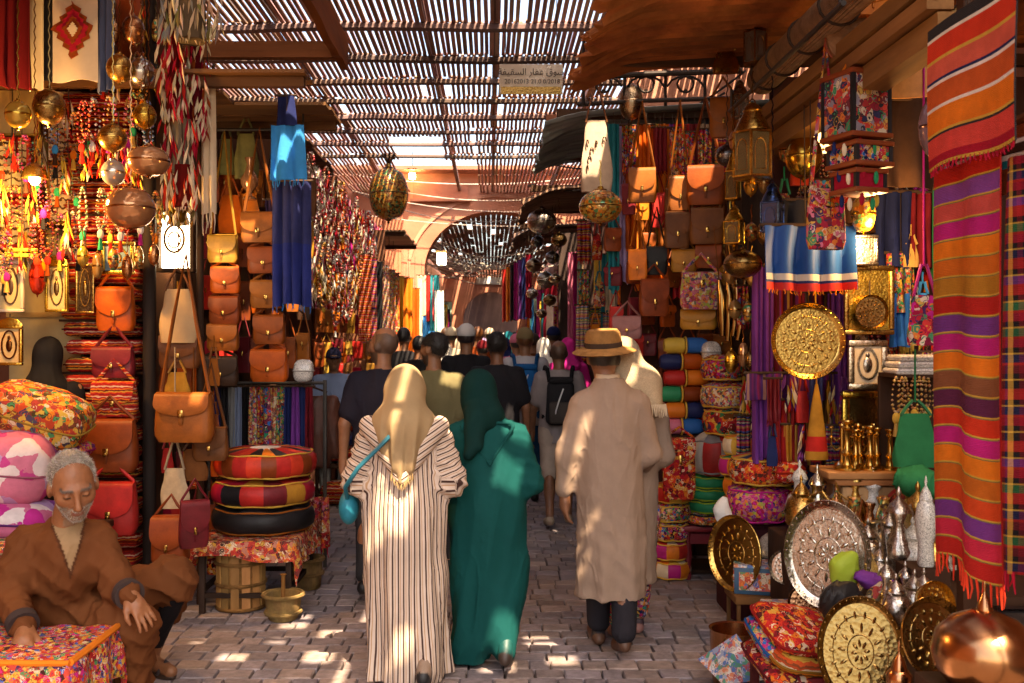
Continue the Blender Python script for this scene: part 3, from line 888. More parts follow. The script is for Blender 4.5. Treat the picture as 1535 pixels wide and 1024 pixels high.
def strands(o, n, L_, wd, colr, parent, mask=None, flow=(0, -.6, -.7), name='strands', seed=3):
    """short tapered hairs growing out of a mesh"""
    me = o.data; k = len(me.vertices)
    V = np.zeros(k * 3, dtype=np.float32); N_ = np.zeros(k * 3, dtype=np.float32)
    me.vertices.foreach_get('co', V); me.vertices.foreach_get('normal', N_)
    V, N_ = V.reshape(-1, 3), N_.reshape(-1, 3)
    rg = np.random.default_rng(seed)
    idx = np.arange(k) if mask is None else np.nonzero(mask(V))[0]
    if not len(idx): return
    idx = rg.choice(idx, n)
    d = N_[idx] * .55 + np.array(flow) * .6 + rg.normal(0, .28, (n, 3)); d /= np.linalg.norm(d, axis=1, keepdims=True)
    sd = np.cross(d, rg.normal(0, 1, (n, 3))); sd /= np.linalg.norm(sd, axis=1, keepdims=True)
    p = V[idx] + rg.normal(0, .0015, (n, 3)) - N_[idx] * .002
    l_ = L_ * rg.uniform(.5, 1.2, (n, 1))
    P3 = np.stack([p - sd * wd, p + sd * wd, p + d * l_], 1).reshape(-1, 3)
    b = MB(); b.v = [tuple(q) for q in P3]; b.f = [(3 * i, 3 * i + 1, 3 * i + 2) for i in range(n)]; b.c = [jit(colr, .35) for _ in range(n)]
    b.build(name, 'hair', parent, smooth=False)['kind'] = 'stuff'
def walker(label, x, D, H=1.72, skin='skin', shirt='black', trouser='navy', hair='black', shoe='black', head='hair', headcol=None, stride=.16, yaw=0., hyaw=0., hpitch=0., vox=.012, shorts=False, arms=((0., 0.), (0., 0.)), group=None, bulk=1., cat='person', long_sleeve=False, beard=None, robe=False):
    """a standing or walking person facing +y; arms = (forward swing, elbow bend) for each side"""
    k = H / 1.74
    root_c = [C[skin], col(hair) if hair else C[skin], col(shoe)]
    S = SDF((-.48, -.55, 0), (.48, .55, 1.82), vox / k)
    ank, kne, hip = {}, {}, {}
    for s_ in (-1, 1):
        f = stride * s_
        hip[s_] = (s_ * .095, 0, .9)
        kne[s_] = (s_ * .1, f * .55 + .03, .5)
        ank[s_] = (s_ * .1, f - .02, .085 + (.05 if f < -.05 else 0))
        S.rc(hip[s_], kne[s_], .085, .058, .04); S.rc(kne[s_], ank[s_], .056, .037, .02)
        S.el((s_ * .1, kne[s_][1] - .03 + f * .2, .38), (.052, .056, .12), .03)
        a = Vector(ank[s_])
        tz = -.03 if f < -.05 else 0
        S.rc(a + Vector((0, -.035, -.045)), a + Vector((s_ * .02, .15, -.05 + tz)), .043, .036, .02, 2)
    S.column([(.85, 0, 0, .165, .115), (1.05, 0, 0, .14, .1), (1.25, 0, 0, .17, .115), (1.38, 0, 0, .175, .1), (1.46, 0, .0, .07, .06)], .03)
    S.rc((0, -.005, 1.42), (0, .02, 1.56), .057, .052, .03)
    hc = Vector((0, .03, 1.625))
    Rm = rotm(hyaw, hpitch)
    add_head(S, hc, Rm, 1.0, 0, True, detail=vox < .011)
    el_, wr_ = {}, {}
    for s_, (sw, bend) in zip((-1, 1), arms):
        sh = Vector((s_ * .185, 0, 1.4))
        e = sh + Vector((s_ * .06, math.sin(sw) * .29, -math.cos(sw) * .29))
        a2 = sw + bend
        wv = e + Vector((s_ * .01, math.sin(a2) * .25, -math.cos(a2) * .25))
        el_[s_], wr_[s_] = e, wv
        S.rc(sh, e, .05, .04, .03); S.rc(e, wv, .041, .028, .015)
        if vox < .0125:
            add_hand(S, wv, frame_from(wv - e, (s_, 0, .2)), -s_, 1.0, 0, .5)
        else:
            S.rc(wv, wv + (wv - e).normalized() * .13, .03, .02, .02)
    def cf(V, cc):
        out = cc.copy()
        hd = (V - np.array(hc)) @ np.array(Rm)          # head-local
        zone = (V[:, 2] > 1.5)
        if beard:
            bz = zone & (hd[:, 2] < -.045) & (hd[:, 1] > .0) & (hd[:, 2] > -.14)
            out[bz] = col(beard)
        if head == 'stubble':
            hz = zone & (hd[:, 2] > -.055) & (hd[:, 2] < .07 + .01 * np.sin(hd[:, 0] * 90)) & (hd[:, 1] < .015)
            out[hz] = (.1, .055, .035)
        if vox < .011:
            ez = zone & (np.abs(hd[:, 2] - .008) < .009) & (hd[:, 1] > .075) & (np.abs(np.abs(hd[:, 0]) - .032) < .014)
            out[ez] = (.03, .02, .015)
            bz = zone & (np.abs(hd[:, 2] - .034) < .006) & (hd[:, 1] > .06) & (np.abs(np.abs(hd[:, 0]) - .032) < .024)
            out[bz] = (.03, .02, .012)
        return out
    body = S.build('person', 'skin', root_c, colfn=cf)
    body.location = (x, D, 0); body.rotation_euler = (0, 0, yaw); body.scale = (k, k, k)
    tag(body, label, cat, group)
    wr = wrinkle(.007, 24, len(label))
    # shirt
    S = SDF((-.5, -.4, .3), (.5, .4, 1.56), max(vox, .009) / k)
    bk = bulk
    lo = .78 if not robe else .34
    keys = [(lo, 0, 0, .19 * bk, .135 * bk), (.95, 0, 0, .185 * bk, .135 * bk), (1.12, 0, 0, .178 * bk, .13 * bk), (1.28, 0, 0, .19 * bk, .13 * bk), (1.38, 0, -.003, .185, .115), (1.44, 0, -.005, .12, .088), (1.475, 0, -.003, .08, .076)]
    S.column(keys, .03)
    for s_ in (-1, 1):
        sh = Vector((s_ * .165, 0, 1.39)); e = el_[s_]
        if long_sleeve:
            S.rc(sh, e, .075, .062, .05); S.rc(e, e.lerp(wr_[s_], .93), .06, .045, .02)
        else:
            S.rc(sh, sh.lerp(e, .72), .076, .07, .05)
    S.cut(lambda X, Y, Z: Z - 1.49)
    S.build('shirt', 'fine_cloth', [col(shirt)], body, disp=wr)
    # trousers
    if not robe or True:
        S = SDF((-.32, -.5, .02), (.32, .5, 1.0), max(vox, .01) / k)
        S.column([(.8, 0, 0, .175 * bk, .125 * bk), (.93, 0, 0, .172 * bk, .125 * bk)], .03)
        for s_ in (-1, 1):
            if shorts:
                S.rc(hip[s_], kne[s_], .1, .088, .05)
            else:
                S.rc(hip[s_], kne[s_], .098, .076, .05); S.rc(kne[s_], Vector(ank[s_]) + Vector((0, 0, .03)), .074, .062, .03)
        S.build('shorts' if shorts else 'trousers', 'cloth', [col(trouser)], body, disp=wrinkle(.008, 9, 3))
    # hair or headgear
    Sx = SDF(tuple(hc - Vector((.19, .2, .3))), tuple(hc + Vector((.19, .2, .19))), .008 if vox < .02 else .012)
    def W(p): return tuple(hc + Rm @ Vector(p))
    hcq = np.array(hc); Rq = np.array(Rm)
    def loc(X, Y, Z):
        q = np.stack([X - hcq[0], Y - hcq[1], Z - hcq[2]], -1) @ Rq
        return q[..., 0], q[..., 1], q[..., 2]
    hcol = col(headcol or hair or 'black')
    if head == 'hair':
        Sx.el(W((0, -.018, .03)), (.085, .103, .099), .02, 0, Rm)
        def hl(X, Y, Z):
            a, b, c_ = loc(X, Y, Z)
            return np.maximum(np.maximum(-(c_ - (-.065 + np.maximum(0, b + .02) * 1.05)), b - .078 + np.abs(a) * .15), np.where((np.abs(a) > .06) & (c_ < .02) & (b > -.03), .02, -1))
        Sx.cut(hl)
        hr = Sx.build('hair', 'hair', [hcol], body, disp=wrinkle(.004, 40, 5))
        if vox < .0125: strands(hr, 3500, .028, .0011, mixc(hcol, (.05, .035, .025), .5), hr)
    elif head == 'cap':
        Sx.el(W((0, -.018, .035)), (.089, .105, .099), .02, 0, Rm)
        def hl(X, Y, Z):
            a, b, c_ = loc(X, Y, Z); return -(c_ - .012)
        Sx.cut(hl)
        Sx.build('cap', 'fine_cloth', [hcol], body)
        Sy = SDF(tuple(hc - Vector((.19, .2, .3))), tuple(hc + Vector((.19, .2, .19))), .009)
        Sy.el(W((0, -.018, .024)), (.081, .099, .096), .02, 0, Rm)
        def h2(X, Y, Z):
            a, b, c_ = loc(X, Y, Z); return np.maximum(np.maximum(-(c_ + .055 - np.maximum(0, b + .02)), c_ - .02), b - .05)
        Sy.cut(h2)
        if hair: Sy.build('hair', 'hair', [col(hair)], body)
        Sv = SDF(tuple(hc - Vector((.2, .2, .1))), tuple(hc + Vector((.2, .24, .1))), .008)
        Sv.el(W((0, .1, .02)), (.075, .085, .012), .01, 0, Rm)
        Sv.build('visor', 'fine_cloth', [shade(hcol, .8)], body)
    elif head == 'scarf':
        Sx = SDF((-.24, -.24, 1.2), (.24, .24, 1.8), .011)
        Sx.el(W((0, -.01, .02)), (.093, .112, .108), .02, 0, Rm)
        Sx.rc(W((0, -.03, -.06)), (0, -.03, 1.42), .088, .12, .05)
        Sx.el((0, -.03, 1.41), (.17, .125, .07), .06)
        def hl(X, Y, Z):
            a, b, c_ = loc(X, Y, Z); return .06 - np.sqrt((a / .9) ** 2 + (c_ + .015) ** 2 * .6 + np.maximum(0, .06 - b) ** 2 * 4)
        Sx.cut(hl)
        Sx.build('headscarf', 'fine_cloth', [hcol], body, disp=wrinkle(.007, 16, 2))
    elif head == 'stubble':
        strands(body, 1500, .007, .0008, (.05, .03, .02), body, lambda V: (V[:, 2] > 1.57) & (V[:, 2] < 1.69) & (V[:, 1] < .03))
    return body
# ------------------------------------------------------------------ the people in front
SB = (.56, .45, .37)
def stripe_mat():
    m = mat('striped_robe', .85, var=.12, vscale=5, bump=('noise', 60, .3, .003))
    t = m.node_tree; N, L = t.nodes, t.links
    at = N.new('ShaderNodeAttribute'); at.attribute_name = 'su'
    nz = N.new('ShaderNodeTexNoise'); nz.inputs['Scale'].default_value = 7
    tc = N.new('ShaderNodeTexCoord'); L.new(tc.outputs['Object'], nz.inputs['Vector'])
    ad = N.new('ShaderNodeMath'); ad.operation = 'MULTIPLY_ADD'; ad.inputs[1].default_value = .16
    L.new(nz.outputs[0], ad.inputs[0])
    ml = N.new('ShaderNodeMath'); ml.operation = 'MULTIPLY'; ml.inputs[1].default_value = 1 / .023
    L.new(at.outputs['Fac'], ml.inputs[0]); L.new(ml.outputs[0], ad.inputs[2])
    fr = N.new('ShaderNodeMath'); fr.operation = 'FRACT'; L.new(ad.outputs[0], fr.inputs[0])
    r = ramp(t, [(0, SB), (.3, SB), (.36, (.06, .03, .025)), (.55, (.06, .03, .025)), (.61, SB), (.78, SB), (.82, (.42, .25, .14)), (.9, (.42, .25, .14)), (.95, SB)], False)
    L.new(fr.outputs[0], r.inputs[0])
    for l in list(L):
        if l.from_node.type == 'MIX' and l.to_node.type == 'VECT_MATH' and l.to_node.operation == 'SCALE':
            dst = l.to_socket; L.remove(l); L.new(r.outputs[0], dst)
    return m
stripe_mat()
def foot(S, p, ang=0., lift=0., t=0, s=1.):
    p = Vector(p)
    d = Vector((math.sin(ang), math.cos(ang), 0))
    S.rc(p + Vector((0, 0, .04 + lift)) - d * .045, p + d * .16 * s + Vector((0, 0, .028)), .031, .03, .02, t); S.rc(p + Vector((0, 0, .03 + lift * .75)) - d * .06, p + d * .17 * s + Vector((0, 0, .018)), .024, .026, .03, t)
    S.rc(p + Vector((0, 0, .05 + lift)) - d * .03, p + Vector((0, 0, .26)) + d * (.06 + lift), .036, .04, .02, 2)

# --- woman in the striped robe
def striped_woman():
    X0, D0 = (607 - VX) / F * 4.83, 4.83
    hc = Vector((.0, .02, 1.405))
    S = SDF((-.32, -.4, 0), (.32, .45, 1.56), .011)
    add_head(S, hc, rotm(.1, -.05), .95, 0)
    S.rc((0, 0, 1.22), hc, .055, .05, .02)
    S.column([(.7, 0, 0, .14, .1), (1.0, 0, 0, .13, .1), (1.2, 0, 0, .15, .09), (1.26, 0, 0, .06, .05)], .03)
    for q in (-1, 1):
        S.rc((q * .14, 0, 1.18), (q * .215, -.02, .975), .04, .036, .03); S.rc((q * .215, -.02, .975), (q * .165, .21, .96), .034, .026, .02)
        add_hand(S, (q * .165, .21, .96), frame_from((-q * .3, 1, 0), (0, 0, 1)), -q, .9)
    foot(S, (-.1, .1, 0), -.1, 0, 1); foot(S, (.11, -.17, 0), .15, .05, 1)
    S.rc((-.1, .2, .3), (-.09, .05, .75), .05, .08, .03); S.rc((.13, -.02, .3), (.09, .02, .75), .05, .08, .03)
    body = S.build('person', 'skin', [C['skin'], C['black'], (.25, .17, .12)])
    body.location = (X0, D0, 0)
    tag(body, 'woman in a cream striped hooded robe and gold headscarf, seen from behind', 'person')
    def fold(th, z):
        a = np.interp(z, [0, .35, .8, 1.0, 1.2], [.075, .055, .03, .02, .008])
        return 1 + a * (np.sin(7 * th + 2.2 * z + .6) + .7 * np.sin(12 * th - 3 * z + 1) + .5 * np.sin(17 * th + 5 * z))
    S = SDF((-.42, -.36, .0), (.42, .36, 1.4), .0085)
    S.column([(.025, .015, 0, .205, .19), (.12, .01, 0, .195, .18), (.35, 0, .0, .19, .175), (.62, 0, 0, .2, .18), (.85, 0, 0, .208, .17), (1.0, 0, 0, .19, .15), (1.14, 0, 0, .19, .135), (1.22, 0, 0, .16, .115), (1.29, 0, 0, .1, .09), (1.33, 0, 0, .075, .07)], .03, fold=fold)
    S.rc((.11, -.15, .1), (.09, -.02, .5), .055, .1, .07)
    fs = lambda X, Y, Z: .006 * np.sin(Z * 95 + X * 40) + .004 * np.sin(Z * 150 + Y * 60)
    for q in (-1, 1):
        S.rc((q * .155, -.01, 1.2), (q * .222, -.03, .97), .07, .078, .05, fold=fs); S.rc((q * .222, -.03, .97), (q * .17, .18, .95), .08, .062, .03, fold=fs)
    def su(V):
        th = np.arctan2(V[:, 0], -V[:, 1] + .02)
        s0 = th * .175
        out = s0
        for q in (-1, 1):
            d1, t1 = seg_d(V, (q * .175, -.01, 1.2), (q * .255, -.03, .97)); d2, t2 = seg_d(V, (q * .245, -.03, .97), (q * .18, .18, .95))
            m = (np.minimum(d1 - .09, d2 - .085) < .012) & (np.abs(V[:, 0]) > .155)
            sa = np.where(d1 < d2, t1 * .24 + V[:, 1] * .25, .24 + t2 * .2 + (.97 - V[:, 2]) * .5)
            out = np.where(m, sa, out)
        return out
    S.build('robe', 'striped_robe', [(1, 1, 1)], body, disp=wrinkle(.006, 24, 4), extra={'su': su})
    # the hood hanging down the back in a V
    S = SDF((-.3, -.34, .85), (.3, .1, 1.36), .007)
    A, B, Cc = (-.165, -.07, 1.235), (.17, -.07, 1.235), (.0, -.168, 1.0)
    S.rc(A, Cc, .052, .03, .03); S.rc(B, Cc, .052, .034, .03)
    S.rc((-.1, -.1, 1.2), (.0, -.14, 1.02), .05, .03, .05); S.rc((.1, -.1, 1.2), (.0, -.14, 1.02), .05, .03, .05)
    def su2(V):
        return np.where(V[:, 0] > 0, V[:, 2] * .75 - V[:, 0] * .5, V[:, 2] * .75 + V[:, 0] * .5)
    S.build('hood', 'striped_robe', [(1, 1, 1)], body, disp=wrinkle(.004, 14, 9), extra={'su': su2})
    S = SDF((-.25, -.34, .9), (.25, .22, 1.56), .007)
    S.el(hc + Vector((0, -.008, .015)), (.094, .113, .112), .02)
    S.rc(hc + Vector((0, -.02, -.03)), (0, -.085, 1.24), .098, .128, .04)
    S.rc((0, -.105, 1.22), (0, -.185, .99), .112, .02, .05)
    S.rc((.09, -.07, 1.25), (.03, -.17, 1.06), .06, .03, .05); S.rc((-.09, -.07, 1.25), (-.03, -.17, 1.06), .06, .03, .05)
    def dsp(V):
        w_ = np.clip((1.42 - V[:, 2]) / .3, .05, 1)
        u = V[:, 0] / (.11 - .04 * np.clip(1.25 - V[:, 2], 0, .3) / .3)
        return w_ ** 1.5 * (.008 * np.sin(u * 7 + V[:, 2] * 3) + .006 * (1 - 2 * np.abs(np.sin(u * 6 - V[:, 2] * 4 + 1)))) + (1 - w_) * .0015 * np.sin(V[:, 2] * 60 + np.abs(V[:, 0]) * 50)
    def hl(X, Y, Z):
        q = (Y - hc.y - .06); return np.where(Y > hc.y + .05, .075 - np.sqrt((X) ** 2 + (Z - hc.z + .01) ** 2 * .55), -1)
    S.cut(hl)
    sc = S.build('headscarf', 'fine_cloth', [(.33, .225, .12)], body, disp=dsp, smooth=3)
    b = MB()
    for i in range(16):
        x = -.045 + .006 * i
        z0 = .985 + abs(x) * .9
        b.tube([(x, -.192 + abs(x) * .15, z0 + .02), (x * 1.1 + random.uniform(-.004, .004), -.2 + abs(x) * .15, z0 - .02), (x * 1.15, -.198 + abs(x) * .15, z0 - random.uniform(.035, .05))], [.003, .0025, .001], (.4, .27, .13), n=4)
    b.build('fringe', 'cloth', sc)
    # turquoise shoulder bag
    t = thing('shoulder_bag', 'turquoise shoulder bag carried by the woman in the striped robe', 'bag', (X0, D0, 0))
    b = MB(); b.ell((-.275, .03, .83), (.05, .09, .085), (.01, .17, .24), 16, 10); b.build('pouch', 'leather', t)
    b = MB(); b.tube([(-.275, -.02, .87), (-.27, -.135, .95), (-.2, -.2, 1.05), (-.12, -.205, 1.13), (-.05, -.195, 1.2)], .011, (.01, .14, .2), n=6); b.build('strap', 'leather', t)
striped_woman()

# --- woman in the teal robe
def teal_woman():
    X0, D0 = (731 - VX) / F * 5.06, 5.06
    hc = Vector((-.045, .03, 1.375))
    TEAL, DK = (.002, .056, .053), (.002, .022, .02)
    S = SDF((-.32, -.45, 0), (.34, .45, 1.56), .011)
    add_head(S, hc, rotm(.25, -.12), .95, 0)
    S.rc((-.02, 0, 1.2), hc, .055, .05, .02)
    S.column([(.7, 0, 0, .14, .1), (1.0, 0, 0, .13, .1), (1.18, 0, 0, .15, .09), (1.24, -.01, 0, .06, .05)], .03)
    for q in (-1, 1):
        S.rc((q * .14, 0, 1.15), (q * .215, -.015, .925), .038, .034, .03); S.rc((q * .215, -.015, .925), (q * .17, .2, .895), .032, .026, .02)
        add_hand(S, (q * .18, .2, .9), frame_from((-q * .3, 1, 0), (0, 0, 1)), -q, .9)
    foot(S, (-.12, .06, 0), -.1, 0, 1); foot(S, (.09, -.15, .01), .1, .05, 1)
    S.rc((-.11, .1, .3), (-.09, .05, .75), .05, .08, .03); S.rc((.09, 0, .3), (.09, .02, .75), .05, .08, .03)
    body = S.build('person', 'skin', [C['skin'], (.05, .03, .022), TEAL])
    body.location = (X0, D0, 0)
    tag(body, 'woman in a long teal robe and dark green headscarf, seen from behind', 'person')
    def fold(th, z):
        a = np.interp(z, [0, .35, .8, 1.0, 1.2], [.075, .055, .03, .02, .006])
        return 1 + a * (np.sin(5 * th + 4 * z + .6) + .6 * (1 - 2 * np.abs(np.sin(5 * th - 5 * z + 1))))
    S = SDF((-.38, -.36, .0), (.4, .36, 1.36), .0085)
    S.column([(.015, -.1, .02, .105, .12), (.1, -.075, .0, .125, .13), (.2, -.03, 0, .155, .14), (.34, -.01, 0, .18, .15), (.55, 0, 0, .196, .165), (.8, 0, 0, .205, .175), (.95, 0, 0, .192, .155), (1.1, 0, 0, .19, .138), (1.19, -.005, 0, .165, .118), (1.25, -.01, 0, .11, .09), (1.29, -.02, 0, .075, .07)], .03, fold=fold)
    S.rc((.085, -.13, .1), (.1, 0, .5), .06, .1, .07)
    fs = lambda X, Y, Z: .003 * np.sin(Z * 60 + X * 40) + .003 * np.sin(Z * 110 + Y * 60)
    for q in (-1, 1):
        S.rc((q * .15, -.005, 1.165), (q * .222, -.02, .92), .064, .064, .05, fold=fs); S.rc((q * .222, -.02, .92), (q * .17, .18, .89), .062, .055, .03, fold=fs)
    S.build('robe', 'fine_cloth', [TEAL], body, disp=wrinkle(.0075, 22, 14))
    S = SDF((-.22, -.3, .95), (.2, .2, 1.34), .007)      # hood panel lying on the back, as a slightly darker seam
    S.rc((-.13, -.095, 1.21), (.01, -.142, 1.03), .012, .01, .02); S.rc((.13, -.095, 1.21), (.01, -.142, 1.03), .012, .01, .02); S.rc((-.12, -.085, 1.23), (.12, -.085, 1.23), .014, .014, .02)
    S.build('hood', 'fine_cloth', [shade(TEAL, .95)], body, disp=wrinkle(.004, 14, 9))
    S = SDF((-.25, -.3, .95), (.2, .25, 1.56), .007)
    S.el(hc + Vector((0, -.005, .015)), (.092, .11, .11), .02)
    S.rc(hc + Vector((0, -.015, -.03)), (-.02, -.02, 1.26), .092, .105, .03)
    S.rc((-.06, -.09, 1.27), (-.09, -.16, 1.08), .05, .03, .04)
    S.rc((-.05, -.08, 1.27), (-.05, -.155, 1.12), .05, .025, .04)
    def dsp(V): return .002 * np.sin(np.abs(V[:, 0] + .045) * 60 + V[:, 2] * 45) * np.where(V[:, 2] < 1.36, 1.6, .5)
    def hl(X, Y, Z): return np.where(Y > hc.y + .05, .075 - np.sqrt((X - hc.x) ** 2 + (Z - hc.z + .01) ** 2 * .55), -1)
    S.cut(hl)
    S.build('headscarf', 'fine_cloth', [DK], body, disp=dsp, smooth=3)
teal_woman()

# --- man in the beige tunic and straw hat, and the companion under a cream lace shawl
BEI = (.3, .21, .155)
wr_t = wrinkle(.006, 26, 8)
def tunic_folds(V):
    u = V[:, 0]
    lo = np.clip((1.1 - V[:, 2]) / .8, 0, 1)
    return lo * (.006 * (1 - 2 * np.abs(np.sin(u * 21 + V[:, 2] * 2.5))) + .003 * np.sin(u * 60 - V[:, 2] * 6)) + wr_t(V) + .0025 * np.exp(-(u / .004) ** 2) * (V[:, 1] < 0) + .0018 * np.sin(V[:, 2] * 60 + u * 18 + 3 * np.sin(u * 14)) * np.where(V[:, 2] < .75, 1, .35)
def beige_man():
    X0, D0 = (914 - VX) / F * 5.2, 5.2
    hc = Vector((-.03, .03, 1.55))
    S = SDF((-.42, -.45, 0), (.42, .45, 1.75), .0085)
    add_head(S, hc, rotm(-.25, 0), 1.0, 0)
    S.rc((-.01, -.01, 1.33), hc - Vector((0, .01, .05)), .058, .055, .02)
    S.column([(.7, 0, 0, .15, .11), (1.0, 0, 0, .13, .1), (1.25, 0, 0, .14, .09), (1.34, 0, 0, .11, .07), (1.42, 0, 0, .06, .05)], .03)
    S.rc((-.14, 0, 1.3), (-.23, -.03, 1.06), .036, .034, .03); S.rc((-.23, -.03, 1.06), (-.238, .0, .84), .032, .026, .02)
    add_hand(S, (-.235, .0, .83), frame_from((.02, .12, -1), (-1, -.2, 0)), 1, 1.05, 0, .55)
    S.rc((.14, 0, 1.3), (.213, 0, 1.05), .036, .034, .03); S.rc((.213, 0, 1.05), (.2, .18, .95), .032, .026, .02)
    add_hand(S, (.2, .18, .95), frame_from((-.4, 1, -.2), (0, 0, 1)), -1, 1.0)
    for (p, l) in (((.06, -.07, .0), .06), ((-.04, .22, .0), .0)):
        foot(S, p, -.05, l, 1, 1.05)
        S.rc(Vector(p) + Vector((0, -.03, .28)), (p[0] * 1.5, .03, .75), .05, .08, .03)
    def cf(V, cc):
        out = cc.copy()
        hair = (V[:, 2] > 1.51) & (V[:, 1] < .02) & (np.abs(V[:, 0] - hc.x) < .095)
        out[hair] = (.03, .022, .018); return out
    body = S.build('person', 'skin', [C['skin2'], (.1, .045, .025), (.022, .02, .025)], colfn=cf)
    body.location = (X0, D0, 0)
    tag(body, 'man in a long beige tunic and straw hat walking away', 'person')
    def fold(th, z): return 1 + np.interp(z, [.3, .8, 1.2], [.03, .014, .004]) * (np.sin(6 * th + 1.5 * z) + .5 * np.sin(11 * th - 3 * z))
    S = SDF((-.42, -.32, .25), (.42, .32, 1.52), .007)
    S.column([(.31, .01, 0, .19, .16), (.6, .01, 0, .185, .15), (.85, 0, 0, .178, .14), (1.05, 0, 0, .172, .13), (1.22, 0, 0, .18, .125), (1.32, 0, 0, .168, .11), (1.385, 0, -.005, .125, .09), (1.43, -.005, -.005, .078, .074), (1.45, -.005, -.005, .073, .07)], .03, fold=fold)
    fs = lambda X, Y, Z: .003 * (1 - 2 * np.abs(np.sin(Z * 25 + X * 20 + Y * 15)))
    S.rc((-.15, -.005, 1.31), (-.232, -.03, 1.06), .064, .056, .05, fold=fs); S.rc((-.232, -.03, 1.06), (-.24, -.005, .865), .056, .048, .03, fold=fs)
    S.rc((.15, -.005, 1.31), (.215, 0, 1.05), .064, .056, .05, fold=fs); S.rc((.215, 0, 1.05), (.2, .16, .96), .056, .048, .03, fold=fs)
    S.build('tunic', 'fine_cloth', [BEI], body, disp=tunic_folds)
    b = MB(); b.lathe([(.062, 0), (.066, .0), (.063, .035), (.058, .035)], (.5, .38, .27), 20, Matrix.Translation((-.012, -.003, 1.435)) @ Matrix.Rotation(.12, 4, 'X')); b.build('collar', 'fine_cloth', body)
    S = SDF((-.3, -.4, .02), (.3, .5, .8), .01)
    for (p, l) in (((.06, -.07, .0), .06), ((-.04, .22, .0), .0)):
        S.rc(Vector(p) + Vector((0, -.04, .13 + l * .4)), (p[0] * 1.4, .03, .7), .068, .09, .04)
    S.build('trousers', 'cloth', [(.022, .02, .025)], body, disp=wrinkle(.008, 16, 3))
    # straw hat
    hat = MB()
    M_ = Matrix.Translation(hc + Vector((0, -.01, .045))) @ Matrix.Rotation(.1, 4, 'X') @ Matrix.Rotation(-.06, 4, 'Y')
    hat.lathe([(.165, -.016), (.168, -.012), (.15, -.002), (.115, .008), (.098, .014), (.096, .05), (.09, .085), (.078, .103), (.05, .106), (.03, .098), (.0001, .095)], (.44, .22, .075), 36, M_, 1, 1.12, wob=lambda a, z: 1 + .025 * math.sin(3 * a + 1) * (z < .01))
    h = hat.build('straw_hat', 'straw', body, angle=60)
    b = MB(); b.lathe([(.0985, .014), (.1, .016), (.0985, .038), (.0965, .04)], (.05, .03, .02), 30, M_, 1, 1.12); b.build('hat_band', 'cloth', h)
beige_man()
def shawl_companion():
    X0, D0 = (944 - VX) / F * 5.42, 5.42
    hc = Vector((-.045, -.02, 1.535))
    S = SDF((-.42, -.45, 0), (.42, .45, 1.75), .012)
    add_head(S, hc, rotm(.3, -.1, -.12), .97, 0)
    S.rc((0, 0, 1.3), hc, .055, .05, .02)
    S.column([(.7, 0, 0, .14, .1), (1.0, 0, 0, .13, .1), (1.2, 0, 0, .15, .09), (1.33, 0, 0, .06, .05)], .03)
    for q in (-1, 1):
        S.rc((q * .16, 0, 1.27), (q * .2, -.02, 1.03), .045, .04, .03); S.rc((q * .2, -.02, 1.03), (q * .15, .2, .98), .038, .028, .02)
        add_hand(S, (q * .15, .2, .98), frame_from((-q * .3, 1, 0), (0, 0, 1)), -q, .95)
    foot(S, (-.07, -.02, 0), 0, .05, 1); foot(S, (.07, .2, 0), .1, 0, 1)
    S.rc((-.07, -.02, .3), (-.08, .03, .75), .05, .08, .03); S.rc((.07, .2, .3), (.08, .05, .75), .05, .08, .03)
    body = S.build('person', 'skin', [C['skin'], (.3, .14, .12), (.05, .035, .05)])
    body.location = (X0, D0, 0)
    tag(body, 'companion with a cream lace shawl over the head beside the straw hat', 'person')
    S = SDF((-.42, -.32, .25), (.42, .36, 1.45), .0095)
    S.column([(.33, 0, 0, .15, .14), (.6, 0, 0, .155, .14), (.85, 0, 0, .16, .13), (1.05, 0, 0, .155, .12), (1.2, 0, 0, .165, .115), (1.28, 0, 0, .15, .1), (1.36, 0, 0, .09, .08)], .03)
    for q in (-1, 1):
        S.rc((q * .14, -.005, 1.25), (q * .18, -.02, 1.02), .065, .06, .05); S.rc((q * .18, -.02, 1.02), (q * .15, .17, .97), .06, .05, .03)
    S.build('tunic', 'fine_cloth', [shade(BEI, .95)], body, disp=tunic_folds)
    S = SDF((-.25, -.3, .02), (.25, .45, .8), .011)
    for p in ((-.07, -.03), (.07, .18)): S.rc((p[0], p[1], .14), (p[0] * 1.3, .03, .7), .066, .09, .04)
    S.build('trousers', 'suzani_fine', [(.05, .035, .05)], body, disp=wrinkle(.008, 16, 3))
    S = SDF((-.32, -.34, 1.1), (.32, .22, 1.72), .0075)
    S.el(hc + Vector((0, -.008, .018)), (.103, .122, .116), .02)
    S.rc(hc + Vector((.0, -.03, -.05)), (.03, -.07, 1.4), .108, .12, .04)
    S.rc((.04, -.07, 1.38), (.06, -.1, 1.31), .125, .1, .05); S.rc((-.05, -.09, 1.4), (-.07, -.14, 1.35), .08, .06, .05)
    def dsp(V): return .005 * np.sin(V[:, 0] * 48 + V[:, 2] * 6) * np.clip((1.52 - V[:, 2]) / .2, .0, 1)
    def hl(X, Y, Z): return np.where(Y > hc.y + .05, .08 - np.sqrt((X - hc.x) ** 2 + (Z - hc.z + .01) ** 2 * .55), -1)
    S.cut(hl)
    sh = S.build('shawl', 'lace', [(.48, .36, .23)], body, disp=dsp, smooth=2)
    b = MB()
    for i in range(34):
        a = -1.25 + 2.2 * i / 33
        x, y_ = .03 + .165 * math.sin(a), -.1 - .115 * math.cos(a)
        b.tube([(x, y_, 1.305), (x * 1.03, y_ - .008, 1.28), (x * 1.04 + random.uniform(-.006, .006), y_ - .006, 1.25 - random.uniform(0, .02))], [.004, .003, .0015], (.6, .48, .34), n=4)
    b.build('fringe', 'cloth', sh)
